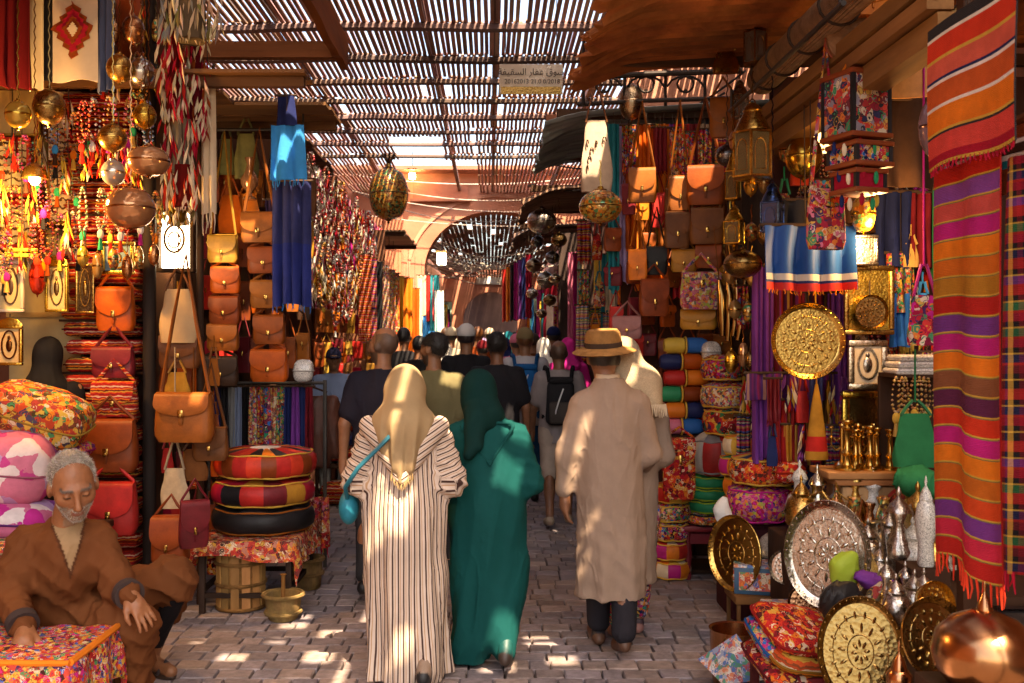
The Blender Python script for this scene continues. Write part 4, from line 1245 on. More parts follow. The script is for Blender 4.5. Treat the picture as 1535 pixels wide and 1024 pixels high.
mat('lace', .8, pattern=pat_lines(70, .55, .2), pfac=.6, bump=('voro', 110, .35, .003), var=.15)
shawl_companion()

# --- seated old man
def old_man():
    B = Vector((-1.78, 4.45, 0))
    def L(px, py, D): return P(px, py, D) - B
    ROBE = (.125, .041, .014)
    hc = L(109, 727, 4.22)
    fwd = Vector((.5, -.78, -.42)).normalized()
    Rm = frame_from(fwd, (0.0, -.2, 1))
    S = SDF((-.62, -.62, 0), (.62, .72, 1.25), .0055)
    W = add_head(S, hc, Rm, 1.16, 0)
    neck = L(98, 790, 4.32)
    S.rc(neck, hc + Rm @ Vector((0, -.03, -.05)), .062, .058, .03)
    hipc = L(85, 925, 4.48)
    S.rc(hipc, neck - Vector((0, -.04, .12)), .1, .085, .05)
    # his left arm, to the right in the picture: hand on the knee
    sR, eR, wR = L(150, 808, 4.36), L(178, 880, 4.3), L(196, 893, 4.2)
    sL, eL, wL = L(38, 815, 4.34), L(14, 890, 4.2), L(38, 945, 4.02)
    S.rc(sR.lerp(sL, .15), eR, .036, .036, .03); S.rc(eR, wR, .036, .031, .02)
    add_hand(S, wR, frame_from((.35, -.12, -.42), (.35, -.5, .75)), 1, 1.02, 0, .28)
    S.rc(sL.lerp(sR, .15), eL, .036, .036, .03); S.rc(eL, wL, .036, .031, .02)
    add_hand(S, wL, frame_from((.2, -.75, -.42), (.0, -.45, .9)), -1, 1.12, 0, .3)
    k1, k2 = L(262, 862, 4.72), L(205, 935, 4.3)
    a1, a2 = L(228, 990, 4.95), L(200, 1030, 4.42); a1.z = .09; a2.z = .08
    S.rc(hipc, k1, .09, .07, .03); S.rc(k1, a1, .06, .04, .02); S.rc(hipc, k2, .09, .07, .03); S.rc(k2, a2, .06, .04, .02)
    S.rc(a1 + Vector((-.02, 0, -.04)), a1 + Vector((.13, -.12, -.055)), .042, .034, .02, 2); S.rc(a2 + Vector((-.02, 0, -.04)), a2 + Vector((.15, -.1, -.045)), .042, .034, .02, 2)
    hq, Rq = np.array(hc), np.array(Rm)
    def cf(V, cc):
        out = cc.copy()
        h = (V - hq) @ Rq / 1.16
        near = (np.abs(h) < .16).all(1)
        bd = near & (h[:, 2] < -.044 + np.where(np.abs(h[:, 0]) > .03, .01, 0)) & (h[:, 1] > .02) & ~((np.abs(h[:, 0]) < .022) & (np.abs(h[:, 2] + .064) < .009))
        out[bd] = (.24, .14, .085)
        ml = near & (np.abs(h[:, 2] + .047) < .007) & (np.abs(h[:, 0]) < .03) & (h[:, 1] > .08)
        out[ml] = (.3, .2, .14)
        for q in (-1, 1):
            e = near & (np.abs(h[:, 2] - .004) < .0035) & (h[:, 1] > .07) & (np.abs(h[:, 0] - q * .032) < .013)
            out[e] = (.05, .025, .015)
            e = near & (np.abs(h[:, 2] - .031 - .0 * h[:, 0]) < .0045) & (h[:, 1] > .06) & (np.abs(h[:, 0] - q * .033) < .022)
            out[e] = (.12, .08, .06)
        lp = near & (np.abs(h[:, 2] + .064) < .007) & (np.abs(h[:, 0]) < .02) & (h[:, 1] > .08)
        out[lp] = (.24, .09, .06)
        return out
    body = S.build('person', 'skin', [(.26, .1, .042), (.3, .3, .3), (.24, .1, .045)], colfn=cf, smooth=1, disp=wrinkle(.0014, 70, 4))
    body.location = B
    tag(body, 'grey-haired old man in a brown hooded robe sitting at the bottom left', 'person')
    # hair
    S = SDF(tuple(hc - Vector((.2, .2, .2))), tuple(hc + Vector((.2, .2, .2))), .006)
    S.el(hc + Rm @ Vector((0, -.02, .034)), (.095, .117, .112), .02, 0, Rm)
    def hl(X, Y, Z):
        q = np.stack([X - hq[0], Y - hq[1], Z - hq[2]], -1) @ Rq / 1.16
        a, b_, c_ = q[..., 0], q[..., 1], q[..., 2]
        return np.maximum(-(c_ - (-.05 + np.maximum(0, b_ + .03) * 1.25)), b_ - .03 + np.abs(a) * .1)
    S.cut(hl)
    hr = S.build('hair', 'hair', [(.2, .16, .125)], body, disp=wrinkle(.005, 60, 5))
    strands(hr, 7000, .016, .0009, (.4, .36, .31), hr, flow=(0, .5, -.3))
    def bm(V):
        h = (V - hq) @ Rq / 1.16
        return (np.abs(h) < .16).all(1) & (h[:, 2] < -.04) & (h[:, 2] > -.125) & (h[:, 1] > .015) & ~((np.abs(h[:, 0]) < .022) & (np.abs(h[:, 2] + .064) < .009))
    strands(body, 3500, .009, .0007, (.42, .36, .3), body, bm, (0, -.2, -.8), name='beard')
    strands(body, 260, .011, .0008, (.14, .11, .09), body, lambda V: (lambda h: (np.abs(h[:, 2] - .031) < .006) & (h[:, 1] > .06) & (np.abs(np.abs(h[:, 0]) - .033) < .022))((V - hq) @ Rq / 1.16), (0, 0, -.2), name='eyebrow')
    # robe
    S = SDF((-.64, -.62, .0), (.62, .72, 1.2), .0085)
    fs = lambda X, Y, Z: .005 * (1 - 2 * np.abs(np.sin(Z * 32 + X * 25 + Y * 10))) + .004 * (1 - 2 * np.abs(np.sin(Z * 22 - X * 45 + Y * 30)))
    fs2 = lambda X, Y, Z: .008 * (1 - 2 * np.abs(np.sin(X * 20 + Z * 28))) + .006 * (1 - 2 * np.abs(np.sin(X * 38 - Y * 25 + Z * 12)))
    ch = neck - Vector((0, -.02, .17))
    S.rc(hipc + Vector((0, 0, .02)), ch, .155, .15, .06, fold=fs)
    S.rc(sL + Vector((.06, 0, 0)), sR - Vector((.06, 0, 0)), .085, .08, .06)
    S.rc(neck - Vector((0, .0, .06)), neck + Vector((0, .01, -.01)), .12, .085, .05)
    S.rc(sR, eR, .075, .078, .05, fold=fs); S.rc(eR, wR.lerp(eR, .08), .074, .056, .03, fold=fs)
    S.rc(sL, eL, .082, .082, .05, fold=fs); S.rc(eL, wL.lerp(eL, .1), .08, .058, .03, fold=fs)
    S.rc(hipc, k1, .12, .085, .06, fold=fs2); S.rc(hipc + Vector((0, -.03, 0)), k2, .12, .085, .06, fold=fs2)
    S.rc(k1.lerp(hipc, .3), k2.lerp(hipc, .3), .06, .06, .1, fold=fs2)
    S.rc(k1, a1 + Vector((.0, .0, .15)), .09, .095, .06, fold=fs2)
    S.rc(k1 + Vector((.03, -.02, -.05)), a1 + Vector((.1, -.05, .2)), .075, .05, .06, fold=fs2)
    S.rc(k2, a2 + Vector((-.02, -.02, .06)), .095, .11, .06, fold=fs2)
    S.rc(k2 + Vector((-.12, 0, -.02)), a2 + Vector((-.12, 0, .12)), .1, .09, .06, fold=fs2)
    fw_, lt_ = np.array((.5, -.86, 0)), np.array((.86, .5, 0))
    def vcol(V, cc):
        r = V - np.array(neck); f_ = r @ fw_; l_ = np.abs(r @ lt_ - .005); dz = -r[:, 2]
        m = (f_ > .03) & (dz < .17) & (dz > -.05) & (l_ < .052 * (1 - dz / .17)); cc[m] = (.3, .19, .1)
        m = (f_ > .03) & (dz < .2) & (dz > -.05) & ~m & (l_ < .064 * (1 - dz / .2)); cc[m] = (.07, .024, .01)
        return cc
    rb = S.build('robe', 'fine_cloth', [ROBE], body, disp=wrinkle(.0085, 28, 21), colfn=vcol)
    # hood lying behind the neck and collar edge
    S = SDF((-.4, -.4, .5), (.5, .5, 1.2), .0075)
    nb = neck + Vector((-.02, .05, -.02))
    S.rc(nb + Vector((-.13, .02, -.03)), nb + Vector((.13, .04, -.03)), .055, .05, .05); S.rc(nb + Vector((-.13, .02, -.03)), nb + Vector((-.02, -.14, -.09)), .04, .02, .04); S.rc(nb + Vector((.13, .04, -.03)), nb + Vector((.06, -.14, -.1)), .04, .02, .04)
    S.build('hood', 'fine_cloth', [shade(ROBE, .9)], rb, disp=wrinkle(.005, 18, 2))
    for wv, ev in ((wR, eR), (wL, eL)):
        d = (wv - ev).normalized(); q = wv.lerp(ev, .16)
        b = MB(); b.tube([q - d * .025, q + d * .012], .0645, (.045, .03, .028), n=18); b.build('cuff', 'cloth', rb)
    # trousers showing below the hem
    S = SDF((-.5, -.5, .05), (.6, .72, .6), .01)
    S.rc(k1 + Vector((0, 0, -.1)), a1 + Vector((0, 0, .03)), .055, .055, .03)
    S.build('trouser_leg', 'cloth', [(.014, .012, .014)], body, disp=wrinkle(.007, 20, 2))
    # sandals
    for a, f in ((a1, Vector((.13, -.12, 0))), (a2, Vector((.15, -.1, 0)))):
        d = f.normalized()
        sd = MB()
        M_ = Matrix.Translation((a.x + f.x * .42, a.y + f.y * .42, .014)) @ Matrix.Rotation(math.atan2(-d.x, d.y), 4, 'Z')
        sd.lathe([(.05, -.012), (.052, 0), (.05, .01)], (.06, .035, .025), 24, M_, 1.0, 2.6)
        sd.tube([Vector((a.x + f.x * .75, a.y + f.y * .75, .02)) + Vector((d.y, -d.x, 0)) * .05, Vector((a.x + f.x * .75, a.y + f.y * .75, .075)), Vector((a.x + f.x * .75, a.y + f.y * .75, .02)) - Vector((d.y, -d.x, 0)) * .05], .011, (.05, .04, .045), n=6)
        sd.build('sandal', 'leather', body)
old_man()

# --- the walkers beyond
def wx(px, D): return (px - VX) / F * D
walker('bald bearded man in a navy tee walking behind the striped robe', wx(574, 6.45), 6.45, 1.72, shirt=(.018, .016, .025), trouser='charcoal', hair=None, head='stubble', hyaw=1.05, vox=.0085, bulk=1.12, arms=((-.15, .2), (.2, .3)), beard=(.09, .05, .03))
walker('dark-haired man in an olive tee looking to the left', wx(650, 7.0), 7.0, 1.69, shirt=(.15, .125, .06), trouser='charcoal', hair=(.02, .016, .014), hyaw=.95, vox=.0085, bulk=1.15, arms=((.1, .2), (-.1, .2)), beard=(.06, .035, .025), skin='skin')
walker('man in a black tee with short dark hair, between olive tee and blue backpack', wx(745, 8.2), 8.2, 1.7, shirt=(.015, .014, .017), trouser='charcoal', hair=(.016, .013, .012), vox=.01, bulk=1.08, arms=((.1, .15), (.0, .25)), skin='skin2')
walker('broad man in a black tee and pale grey baseball cap', wx(699, 9.4), 9.4, 1.78, shirt=(.013, .012, .014), trouser='navy', head='cap', headcol=(.55, .5, .48), hair=(.03, .02, .02), vox=.012, bulk=1.18, skin='skin')
bp_blue = walker('man in a white shirt and olive cap wearing a blue backpack', wx(787, 10.0), 10.0, 1.75, shirt=(.42, .39, .4), trouser=(.02, .1, .22), head='cap', headcol=(.22, .15, .07), hair='brown', vox=.013, bulk=1.05)
bp_black = walker('balding man in a grey tee and pale shorts wearing a black backpack', wx(838, 8.8), 8.8, 1.63, shirt=(.26, .21, .2), trouser=(.36, .27, .21), hair=None, head='stubble', shorts=True, vox=.01, bulk=1.05, stride=.2, skin='skin2', shoe=(.35, .26, .18), arms=((.05, .15), (-.15, .25)))
vendor = walker('vendor in a blue shirt and dark cap standing among the cushions', wx(500, 9.9), 9.9, 1.55, shirt=(.2, .26, .4), trouser=(.3, .32, .3), head='cap', headcol=(.03, .03, .06), hair='black', yaw=math.pi + .25, vox=.01, long_sleeve=True, arms=((.2, 1.3), (.2, 1.2)), stride=.02)
walker('woman in black robe and black headscarf inside the left shop', wx(70, 6.1), 6.1, 1.66, shirt='black', trouser='black', head='scarf', headcol='black', vox=.012, long_sleeve=True, robe=True, stride=.02, bulk=1.1)
def backpack(label, x, D, k, colr, c2):
    t = thing('backpack', label, 'backpack', (x, D, 0))
    t.scale = (k, k, k)
    b = MB(); b.box((0, -.2, 1.17), (.28, .16, .42), colr, bevel=.06, seg=3, taper=.86); body_ = b.build('body', 'cloth', t)
    b = MB(); b.box((0, -.285, 1.08), (.22, .06, .2), c2, bevel=.025); b.build('pocket', 'cloth', t)
    b = MB(); b.box((0, -.215, 1.375), (.23, .15, .06), shade(colr, .8), bevel=.03); b.build('flap', 'cloth', t)
    for q in (-1, 1):
        b = MB(); b.tube([(q * .1, -.14, 1.36), (q * .115, -.1, 1.47), (q * .13, .0, 1.49), (q * .14, .11, 1.4), (q * .15, .13, 1.2), (q * .15, -.08, 1.02)], .02, shade(colr, .5), n=6); b.build('strap', 'cloth', t)
    b = MB(); b.tube([(-.06, -.27, 1.0), (-.05, -.325, 1.1), (-.02, -.33, 1.2), (.02, -.29, 1.3)], .007, (.6, .6, .6), n=5); b.build('cord', 'cloth', t)
backpack('bright blue backpack worn by the man in the olive cap', wx(787, 10.0), 10.0, 1.0, (.01, .12, .34), (.02, .2, .5))
backpack('black backpack with small badges worn by the balding man', wx(838, 8.8), 8.8, .94, (.02, .018, .02), (.05, .04, .035))

# --- far crowd: five figures, copied with other colours
PROT = []
for i, (hd, sl, rb_) in enumerate((('hair', False, False), ('cap', False, False), ('scarf', True, True), ('scarf', True, False), ('cap', True, True))):
    o = walker('x', 0, 0, 1.72, shirt=(1, 1, 1), trouser=(1, 1, 1), head=hd, headcol=(1, 1, 1), hair=(.02, .016, .014) if hd != 'hair' else (1, 1, 1), vox=.02, long_sleeve=sl, robe=rb_, stride=.12 if i % 2 else -.14)
    PROT.append((o, [c_ for c_ in bpy.data.objects if c_.parent == o]))
CROWD = [  # px, D, prototype, height, top, trousers, head colour, words
    (628, 11.2, 0, 1.68, 'black', 'charcoal', 'black', 'man in black near the left stalls, behind the olive tee'),
    (774, 12.5, 1, 1.7, 'pink', 'navy', 'pink', 'person in a pink cap just left of the olive cap'),
    (815, 11.6, 2, 1.66, 'grey', 'charcoal', 'white', 'woman in a white headscarf beside the blue backpack'),
    (851, 11.0, 2, 1.66, 'magenta', 'magenta', 'magenta', 'woman in a magenta headscarf and robe on the right'),
    (667, 12.4, 2, 1.6, 'white', 'white', 'white', 'woman in white robe and headscarf left of the grey cap'),
    (724, 12.8, 1, 1.62, 'charcoal', 'charcoal', 'maroon', 'man in dark shirt and maroon cap between the black tees'),
    (757, 14.0, 3, 1.66, 'blue', 'navy', 'navy', 'woman in a dark blue headscarf beyond the black tee'),
    (800, 13.5, 0, 1.72, 'brown', 'charcoal', 'darkbrown', 'brown-haired man close to the right stalls'),
    (640, 14.5, 3, 1.64, 'teal', 'navy', 'turquoise', 'woman in a turquoise headscarf by the left stalls'),
    (684, 15.0, 2, 1.66, 'sand', 'sand', 'cream', 'woman in a cream headscarf in the middle of the crowd'),
    (710, 15.5, 4, 1.7, 'white', 'cream', 'white', 'man in a white robe and white cap before the arch'),
    (741, 16.2, 3, 1.62, 'rust', 'brown', 'orange', 'woman in an orange headscarf before the arch'),
    (770, 16.8, 0, 1.76, 'azure', 'navy', 'black', 'man in a light blue shirt before the arch'),
    (659, 17.2, 1, 1.74, 'red', 'charcoal', 'red', 'man in a red shirt and red cap before the arch'),
    (697, 18.0, 0, 1.75, 'olive', 'brown', 'brown', 'man in an olive shirt before the arch'),
    (725, 19.0, 2, 1.66, 'lilac', 'lilac', 'lilac', 'woman in a lilac headscarf under the arch'),
    (754, 19.6, 4, 1.75, 'grey', 'grey', 'white', 'man in a grey robe and white cap under the arch'),
    (676, 21.5, 3, 1.7, 'crimson', 'black', 'crimson', 'woman in a crimson headscarf just beyond the arch'),
    (710, 22.5, 0, 1.78, 'white', 'navy', 'black', 'man in a white shirt just beyond the arch'),
    (740, 23.5, 2, 1.7, 'cream', 'cream', 'sand', 'woman in a sand-coloured headscarf beyond the arch'),
    (765, 24.5, 1, 1.78, 'navy', 'black', 'white', 'man in a navy shirt and white cap beyond the arch'),
    (692, 26.0, 4, 1.8, 'tan', 'brown', 'tan', 'man in a tan robe far beyond the arch'),
    (722, 28.0, 3, 1.7, 'pink', 'purple', 'pink', 'woman in a pink headscarf far beyond the arch'),
    (750, 30.0, 0, 1.8, 'yellow', 'navy', 'darkbrown', 'man in a yellow shirt far beyond the arch'),
    (705, 33.0, 2, 1.75, 'white', 'white', 'white', 'distant woman all in white beyond the arch'),
    (605, 12.0, 0, 1.78, 'charcoal', 'navy', 'black', 'tall dark-haired man at the left behind the bald man'), (648, 13.2, 1, 1.74, 'navy', 'charcoal', 'azure', 'man in a light blue cap behind the olive tee'),
    (676, 13.8, 4, 1.8, 'cream', 'sand', 'cream', 'man in a cream robe and cap left of the grey cap'), (716, 14.4, 0, 1.82, 'rust', 'brown', 'brown', 'tall brown-haired man right of the grey cap'), (762, 15.2, 2, 1.76, 'turquoise', 'teal', 'teal', 'woman in a teal headscarf above the black tee'),
    (830, 13.0, 4, 1.8, 'charcoal', 'charcoal', 'navy', 'man in a dark robe and navy cap by the magenta headscarf'), (792, 16.4, 3, 1.8, 'violet', 'purple', 'violet', 'woman in a violet headscarf near the scarf row'), (703, 17.0, 3, 1.82, 'white', 'grey', 'white', 'tall woman in a white headscarf before the arch'),
    (668, 19.0, 0, 1.86, 'yellow', 'navy', 'darkbrown', 'man in a yellow shirt at the left of the arch'), (734, 18.4, 1, 1.84, 'green', 'charcoal', 'cream', 'man in a green shirt and cream cap before the arch'), (780, 19.4, 2, 1.82, 'red', 'maroon', 'red', 'woman in a red headscarf at the right of the arch'), (686, 24.0, 1, 1.9, 'azure', 'navy', 'white', 'man in a white cap and light shirt beyond the arch'),
    (735, 36.0, 4, 1.8, 'blue', 'blue', 'blue', 'most distant figure, in a blue robe and cap')]
used = set()
for (px, D, pi, H, top, trs, hd, words) in CROWD:
    o, kids = PROT[pi]
    if pi in used:
        n_ = o.copy(); COLL.objects.link(n_); nk = []
        for c_ in kids:
            q = c_.copy(); COLL.objects.link(q); q.parent = n_; nk.append(q)
    else:
        used.add(pi); n_, nk = o, kids
    n_.location = (wx(px, D), D, 0); s_ = H / 1.74; n_.scale = (s_, s_, s_)
    n_.rotation_euler = (0, 0, random.uniform(-.2, .2))
    tag(n_, words, 'person', 'crowd walking down the alley')
    for c_ in nk:
        st = c_.name.split('.')[0]
        cc = dict(shirt=col(top), trousers=col(trs), hair=col(hd) if pi == 0 else (1, 1, 1), cap=col(hd), visor=col(hd), headscarf=col(hd)).get(st, (1, 1, 1))
        c_.color = (*cc, 1)
# ------------------------------------------------------------------ builders of goods (origin: what the thing hangs from or stands on)
LEATHER = ('tan', 'cognac', 'rust', 'brown', 'tangerine')
def place(px0, py0, px1, py1, D):
    """pixel box at distance D -> (top centre, width, height)"""
    a, b = P(px0, py0, D), P(px1, py1, D)
    return Vector(((a.x + b.x) / 2, D, a.z)), b.x - a.x, a.z - b.z
def cord_part(root, h, colr=(.06, .04, .03), r=.0035, x=0., y=0.):
    if h > .01:
        b = MB(); b.tube([(x, y, 0), (x + random.uniform(-.004, .004), y, h * .5), (x, y, h)], r, colr, n=5); b.build('cord', 'cloth', root)
def satchel(label, box, D, colr, yaw=0., straps=1, rail=None, dep=None, group=None, m='leather', flap=.62, name='leather_satchel', clasp='brass', tilt=0.):
    """box covers the bag itself; the straps go up to the rail height"""
    c, w, h = place(*box, D)
    cc = jit(col(colr), .08)
    d = dep or min(.13, w * .38)
    base = c - Vector((0, 0, h))
    t = thing('hanging_' + name if rail else name, label, 'bag', base, yaw, group, rot=(tilt, 0, yaw))
    b = MB()
    # body: slightly bellied and wider below
    def prof(z): return 1.0 - .1 * (z / h) + .05 * math.sin(math.pi * z / h)
    n, mz = 16, 7
    vs, fs = [], []
    for j in range(mz + 1):
        z = h * .96 * j / mz
        kk = prof(z) * (1 - .12 * (1 - min(1, j / .9)) )
        for i in range(n):
            a = 2 * math.pi * i / n
            e = .42
            x_ = math.copysign(abs(math.cos(a)) ** e, math.cos(a)) * w / 2 * kk
            y_ = math.copysign(abs(math.sin(a)) ** e, math.sin(a)) * d / 2 * (kk - .25 * (z / h) ** 2)
            vs.append((x_, y_, z))
    for j in range(mz):
        for i in range(n): fs.append((j * n + i, j * n + (i + 1) % n, (j + 1) * n + (i + 1) % n, (j + 1) * n + i))
    fs.append(tuple(range(n - 1, -1, -1))); fs.append(tuple(mz * n + i for i in range(n)))
    b.add(vs, fs, cc)
    b.build('body', m, t, angle=50)
    # flap: from the back edge over the top and down the front with rounded corners
    b = MB()
    fl = flap * h
    def fn(u, v):
        s = v
        cut = 1 - .16 * max(0, (s - .55) / .45) ** 2 * 1.6
        x_ = (u - .5) * w * 1.015 * (.92 + .05 * s) * cut
        if s < .25: q = s / .25; y_ = d * .36 - q * d * .8; z_ = h * (.955 + .045 * math.sin(math.pi * q))
        else: q = (s - .25) / .75; y_ = -d * .44 - d * .12 * math.sin(q * 2.2); z_ = h * .955 - fl * q + abs(u - .5) ** 2 * fl * .35 * q * q * 2
        return (x_, y_ - .004, z_)
    b.sheet(fn, 12, 12, shade(cc, 1.06), .007)
    f = b.build('flap', m, t, angle=60)
    b = MB()
    zc = h * .955 - fl + h * .05
    yc = -d * .56 - .008
    b.box((0, yc, zc), (w * .1, .012, h * .15), col(clasp), bevel=.004)
    b.box((0, yc - .008, zc - h * .04), (w * .05, .01, h * .08), shade(col(clasp), .7), bevel=.003)
    b.build('clasp', 'brass_smooth', f)
    b = MB(); b.box((0, yc + .004, zc - h * .1), (w * .07, .008, h * .26), shade(cc, .8), bevel=.003); b.build('buckle_strap', m, t)
    if straps and rail:
        top = rail - base.z
        for q in ((-1, 1) if straps == 2 else (1,)):
            b = MB()
            hk = (random.uniform(-.01, .01), .01, top)
            sx = w * .44
            b.tube([(-sx, 0, h * .86), (-sx * .96, 0, h * 1.02), (-sx * .45, .0, h + (top - h) * .55), hk, (sx * .45, 0, h + (top - h) * .5), (sx * .96, 0, h * 1.02), (sx, 0, h * .86)], min(.011, w * .045), shade(cc, .78), n=6)
            b.build('strap', m, t)
    return t
def tote(label, box, D, colr, rail, yaw=0., m='cloth', motif=None, strapc=None, name='cloth_bag', frac=.55):
    """soft bag hanging from long straps; box covers straps and bag"""
    c, w, h = place(*box, D)
    hb = h * frac
    base = c - Vector((0, 0, h))
    t = thing('hanging_' + name, label, 'bag', base, yaw)
    cc = col(colr)
    S = MB(); d = w * .3
    n, mz = 18, 9
    vs, fs = [], []
    for j in range(mz + 1):
        z = hb * j / mz
        q = j / mz
        kk = (.86 + .14 * math.sin(math.pi * min(1, q * 1.3 + .1))) * (1 - .28 * q ** 2)
        for i in range(n):
            a = 2 * math.pi * i / n
            wv = 1 + .05 * math.sin(5 * a + j * .6)
            vs.append((math.copysign(abs(math.cos(a)) ** .7, math.cos(a)) * w / 2 * kk * wv, math.copysign(abs(math.sin(a)) ** .7, math.sin(a)) * d / 2 * (1 - .75 * q ** 1.5) * wv + .002, z))
    for j in range(mz):
        for i in range(n): fs.append((j * n + i, j * n + (i + 1) % n, (j + 1) * n + (i + 1) % n, (j + 1) * n + i))
    fs.append(tuple(range(n - 1, -1, -1))); fs.append(tuple(mz * n + i for i in range(n)))
    S.add(vs, fs, cc); S.build('body', m, t, angle=55)
    sc_ = col(strapc) if strapc else shade(cc, .8)
    for s_ in (-1, 1):
        b = MB(); b.tube([(s_ * w * .33, -.008, hb * .97), (s_ * w * .2, -.004, hb + (h - hb) * .5), (s_ * .012, 0, h)], .008, sc_, n=5); b.build('strap', 'leather', t)
    cord_part(t, max(0, rail - base.z - h) + .01, sc_) if False else None
    if rail - base.z > h:
        b = MB(); b.tube([(0, 0, h - .01), (0, .003, (h + rail - base.z) / 2), (0, 0, rail - base.z)], .005, sc_, n=5); b.build('cord', 'cloth', t)
    if motif:
        b = MB()
        for k in range(motif[1]):
            x0 = random.uniform(-.3, .3) * w; z0 = random.uniform(.15, .75) * hb
            b.tube([(x0 + .03 * w * math.cos(a) * (1 + k % 2), -d * .42, z0 + .06 * hb * math.sin(a)) for a in (0, 1, 2, 3, 4)], .004, col(motif[0]), n=4)
        b.build('embroidery', 'cloth', t)
    return t
def cloth_hang(label, box, D, bands, rail=None, yaw=0., pleats=4, amp=.035, fringe=None, m='wool', name='textile', cat='textile', taper=0., group=None, pinch=0., wave=.0, lip=True, nv=None):
    """bands: list of (share, colour) from the top down"""
    c, w, h = place(*box, D)
    t = thing('hanging_' + name, label, cat, c, yaw, group)
    tot = sum(s for s, _ in bands)
    ed, acc = [], 0
    for s, k in bands: acc += s / tot; ed.append((acc, jit(col(k), .06)))
    def cf(u, v):
        for e, k in ed:
            if v <= e + 1e-6: return k
        return ed[-1][1]
    ph = random.uniform(0, 6)
    nu = max(10, int(pleats * 6))
    nv = nv or max(10, min(60, len(bands) * 3 if len(bands) > 4 else 14))
    # sample band edges exactly
    vsamp = sorted(set([0.] + [e for e, _ in ed] + [i / nv for i in range(nv + 1)]))
    if vsamp[-1] < 1 - 1e-6: vsamp.append(1.)
    vsamp = [v for i, v in enumerate(vsamp) if i == 0 or v - vsamp[i - 1] > 1e-4]
    K = len(vsamp) - 1
    def fn(u, vi):
        v = vsamp[int(round(vi * K))]
        wd = w * (1 - taper * (1 - v)) * (1 - pinch * max(0, 1 - v * 3))
        a = amp * (.45 + .55 * v)
        x = (u - .5) * wd + a * .25 * math.sin(2 * math.pi * pleats * u * 1.0 + ph + 1.5)
        y = a * math.sin(2 * math.pi * pleats * u + ph + .6 * math.sin(v * 3)) + a * .4 * math.sin(2 * math.pi * pleats * .5 * u + 2 * ph + v * 2) + wave * math.sin(v * 9 + ph)
        z = -h * v - .015 * h * math.sin(2 * math.pi * u + ph) * v
        return (x, y, z)
    def cf2(u, vi):
        i = min(K - 1, int(vi * K)); v = (vsamp[i] + vsamp[i + 1]) / 2
        return cf(u, v)
    b = MB(); b.sheet(fn, nu, K, cf2, .005)
    sh = b.build('cloth', m, t, angle=70)
    if fringe:
        b = MB()
        nf = max(8, int(w / .022))
        for i in range(nf):
            u = (i + .5) / nf
            x, y, z = fn(u, 1)
            L_ = fringe[1] * random.uniform(.75, 1.15)
            b.tube([(x, y, z + .006), (x + random.uniform(-.006, .006), y + random.uniform(-.005, .005), z - L_ * .5), (x + random.uniform(-.012, .012), y, z - L_)], [.0045, .0035, .002], jit(col(fringe[0]), .15), n=4)
        b.build('fringe', 'cloth', sh)['kind'] = 'stuff'
    if lip:
        b = MB(); b.tube([(-w * (1 - taper) * (1 - pinch) / 2 - .02, 0, .004), (w * (1 - taper) * (1 - pinch) / 2 + .02, 0, .004)], .009, (.07, .04, .025), n=6); b.build('rod', 'wood_x', t)
    if rail and rail > c.z + .03: cord_part(t, rail - c.z)
    return t
def chain_part(root, z0, z1, colr, x=0, y=0):
    if z1 - z0 > .02:
        b = MB(); n = max(2, int((z1 - z0) / .03))
        pts = [(x + (.004 if i % 2 else -.004), y, z0 + (z1 - z0) * i / n) for i in range(n + 1)]
        b.tube(pts, .0035, shade(colr, .5), n=5); b.build('chain', 'brass_smooth', root)
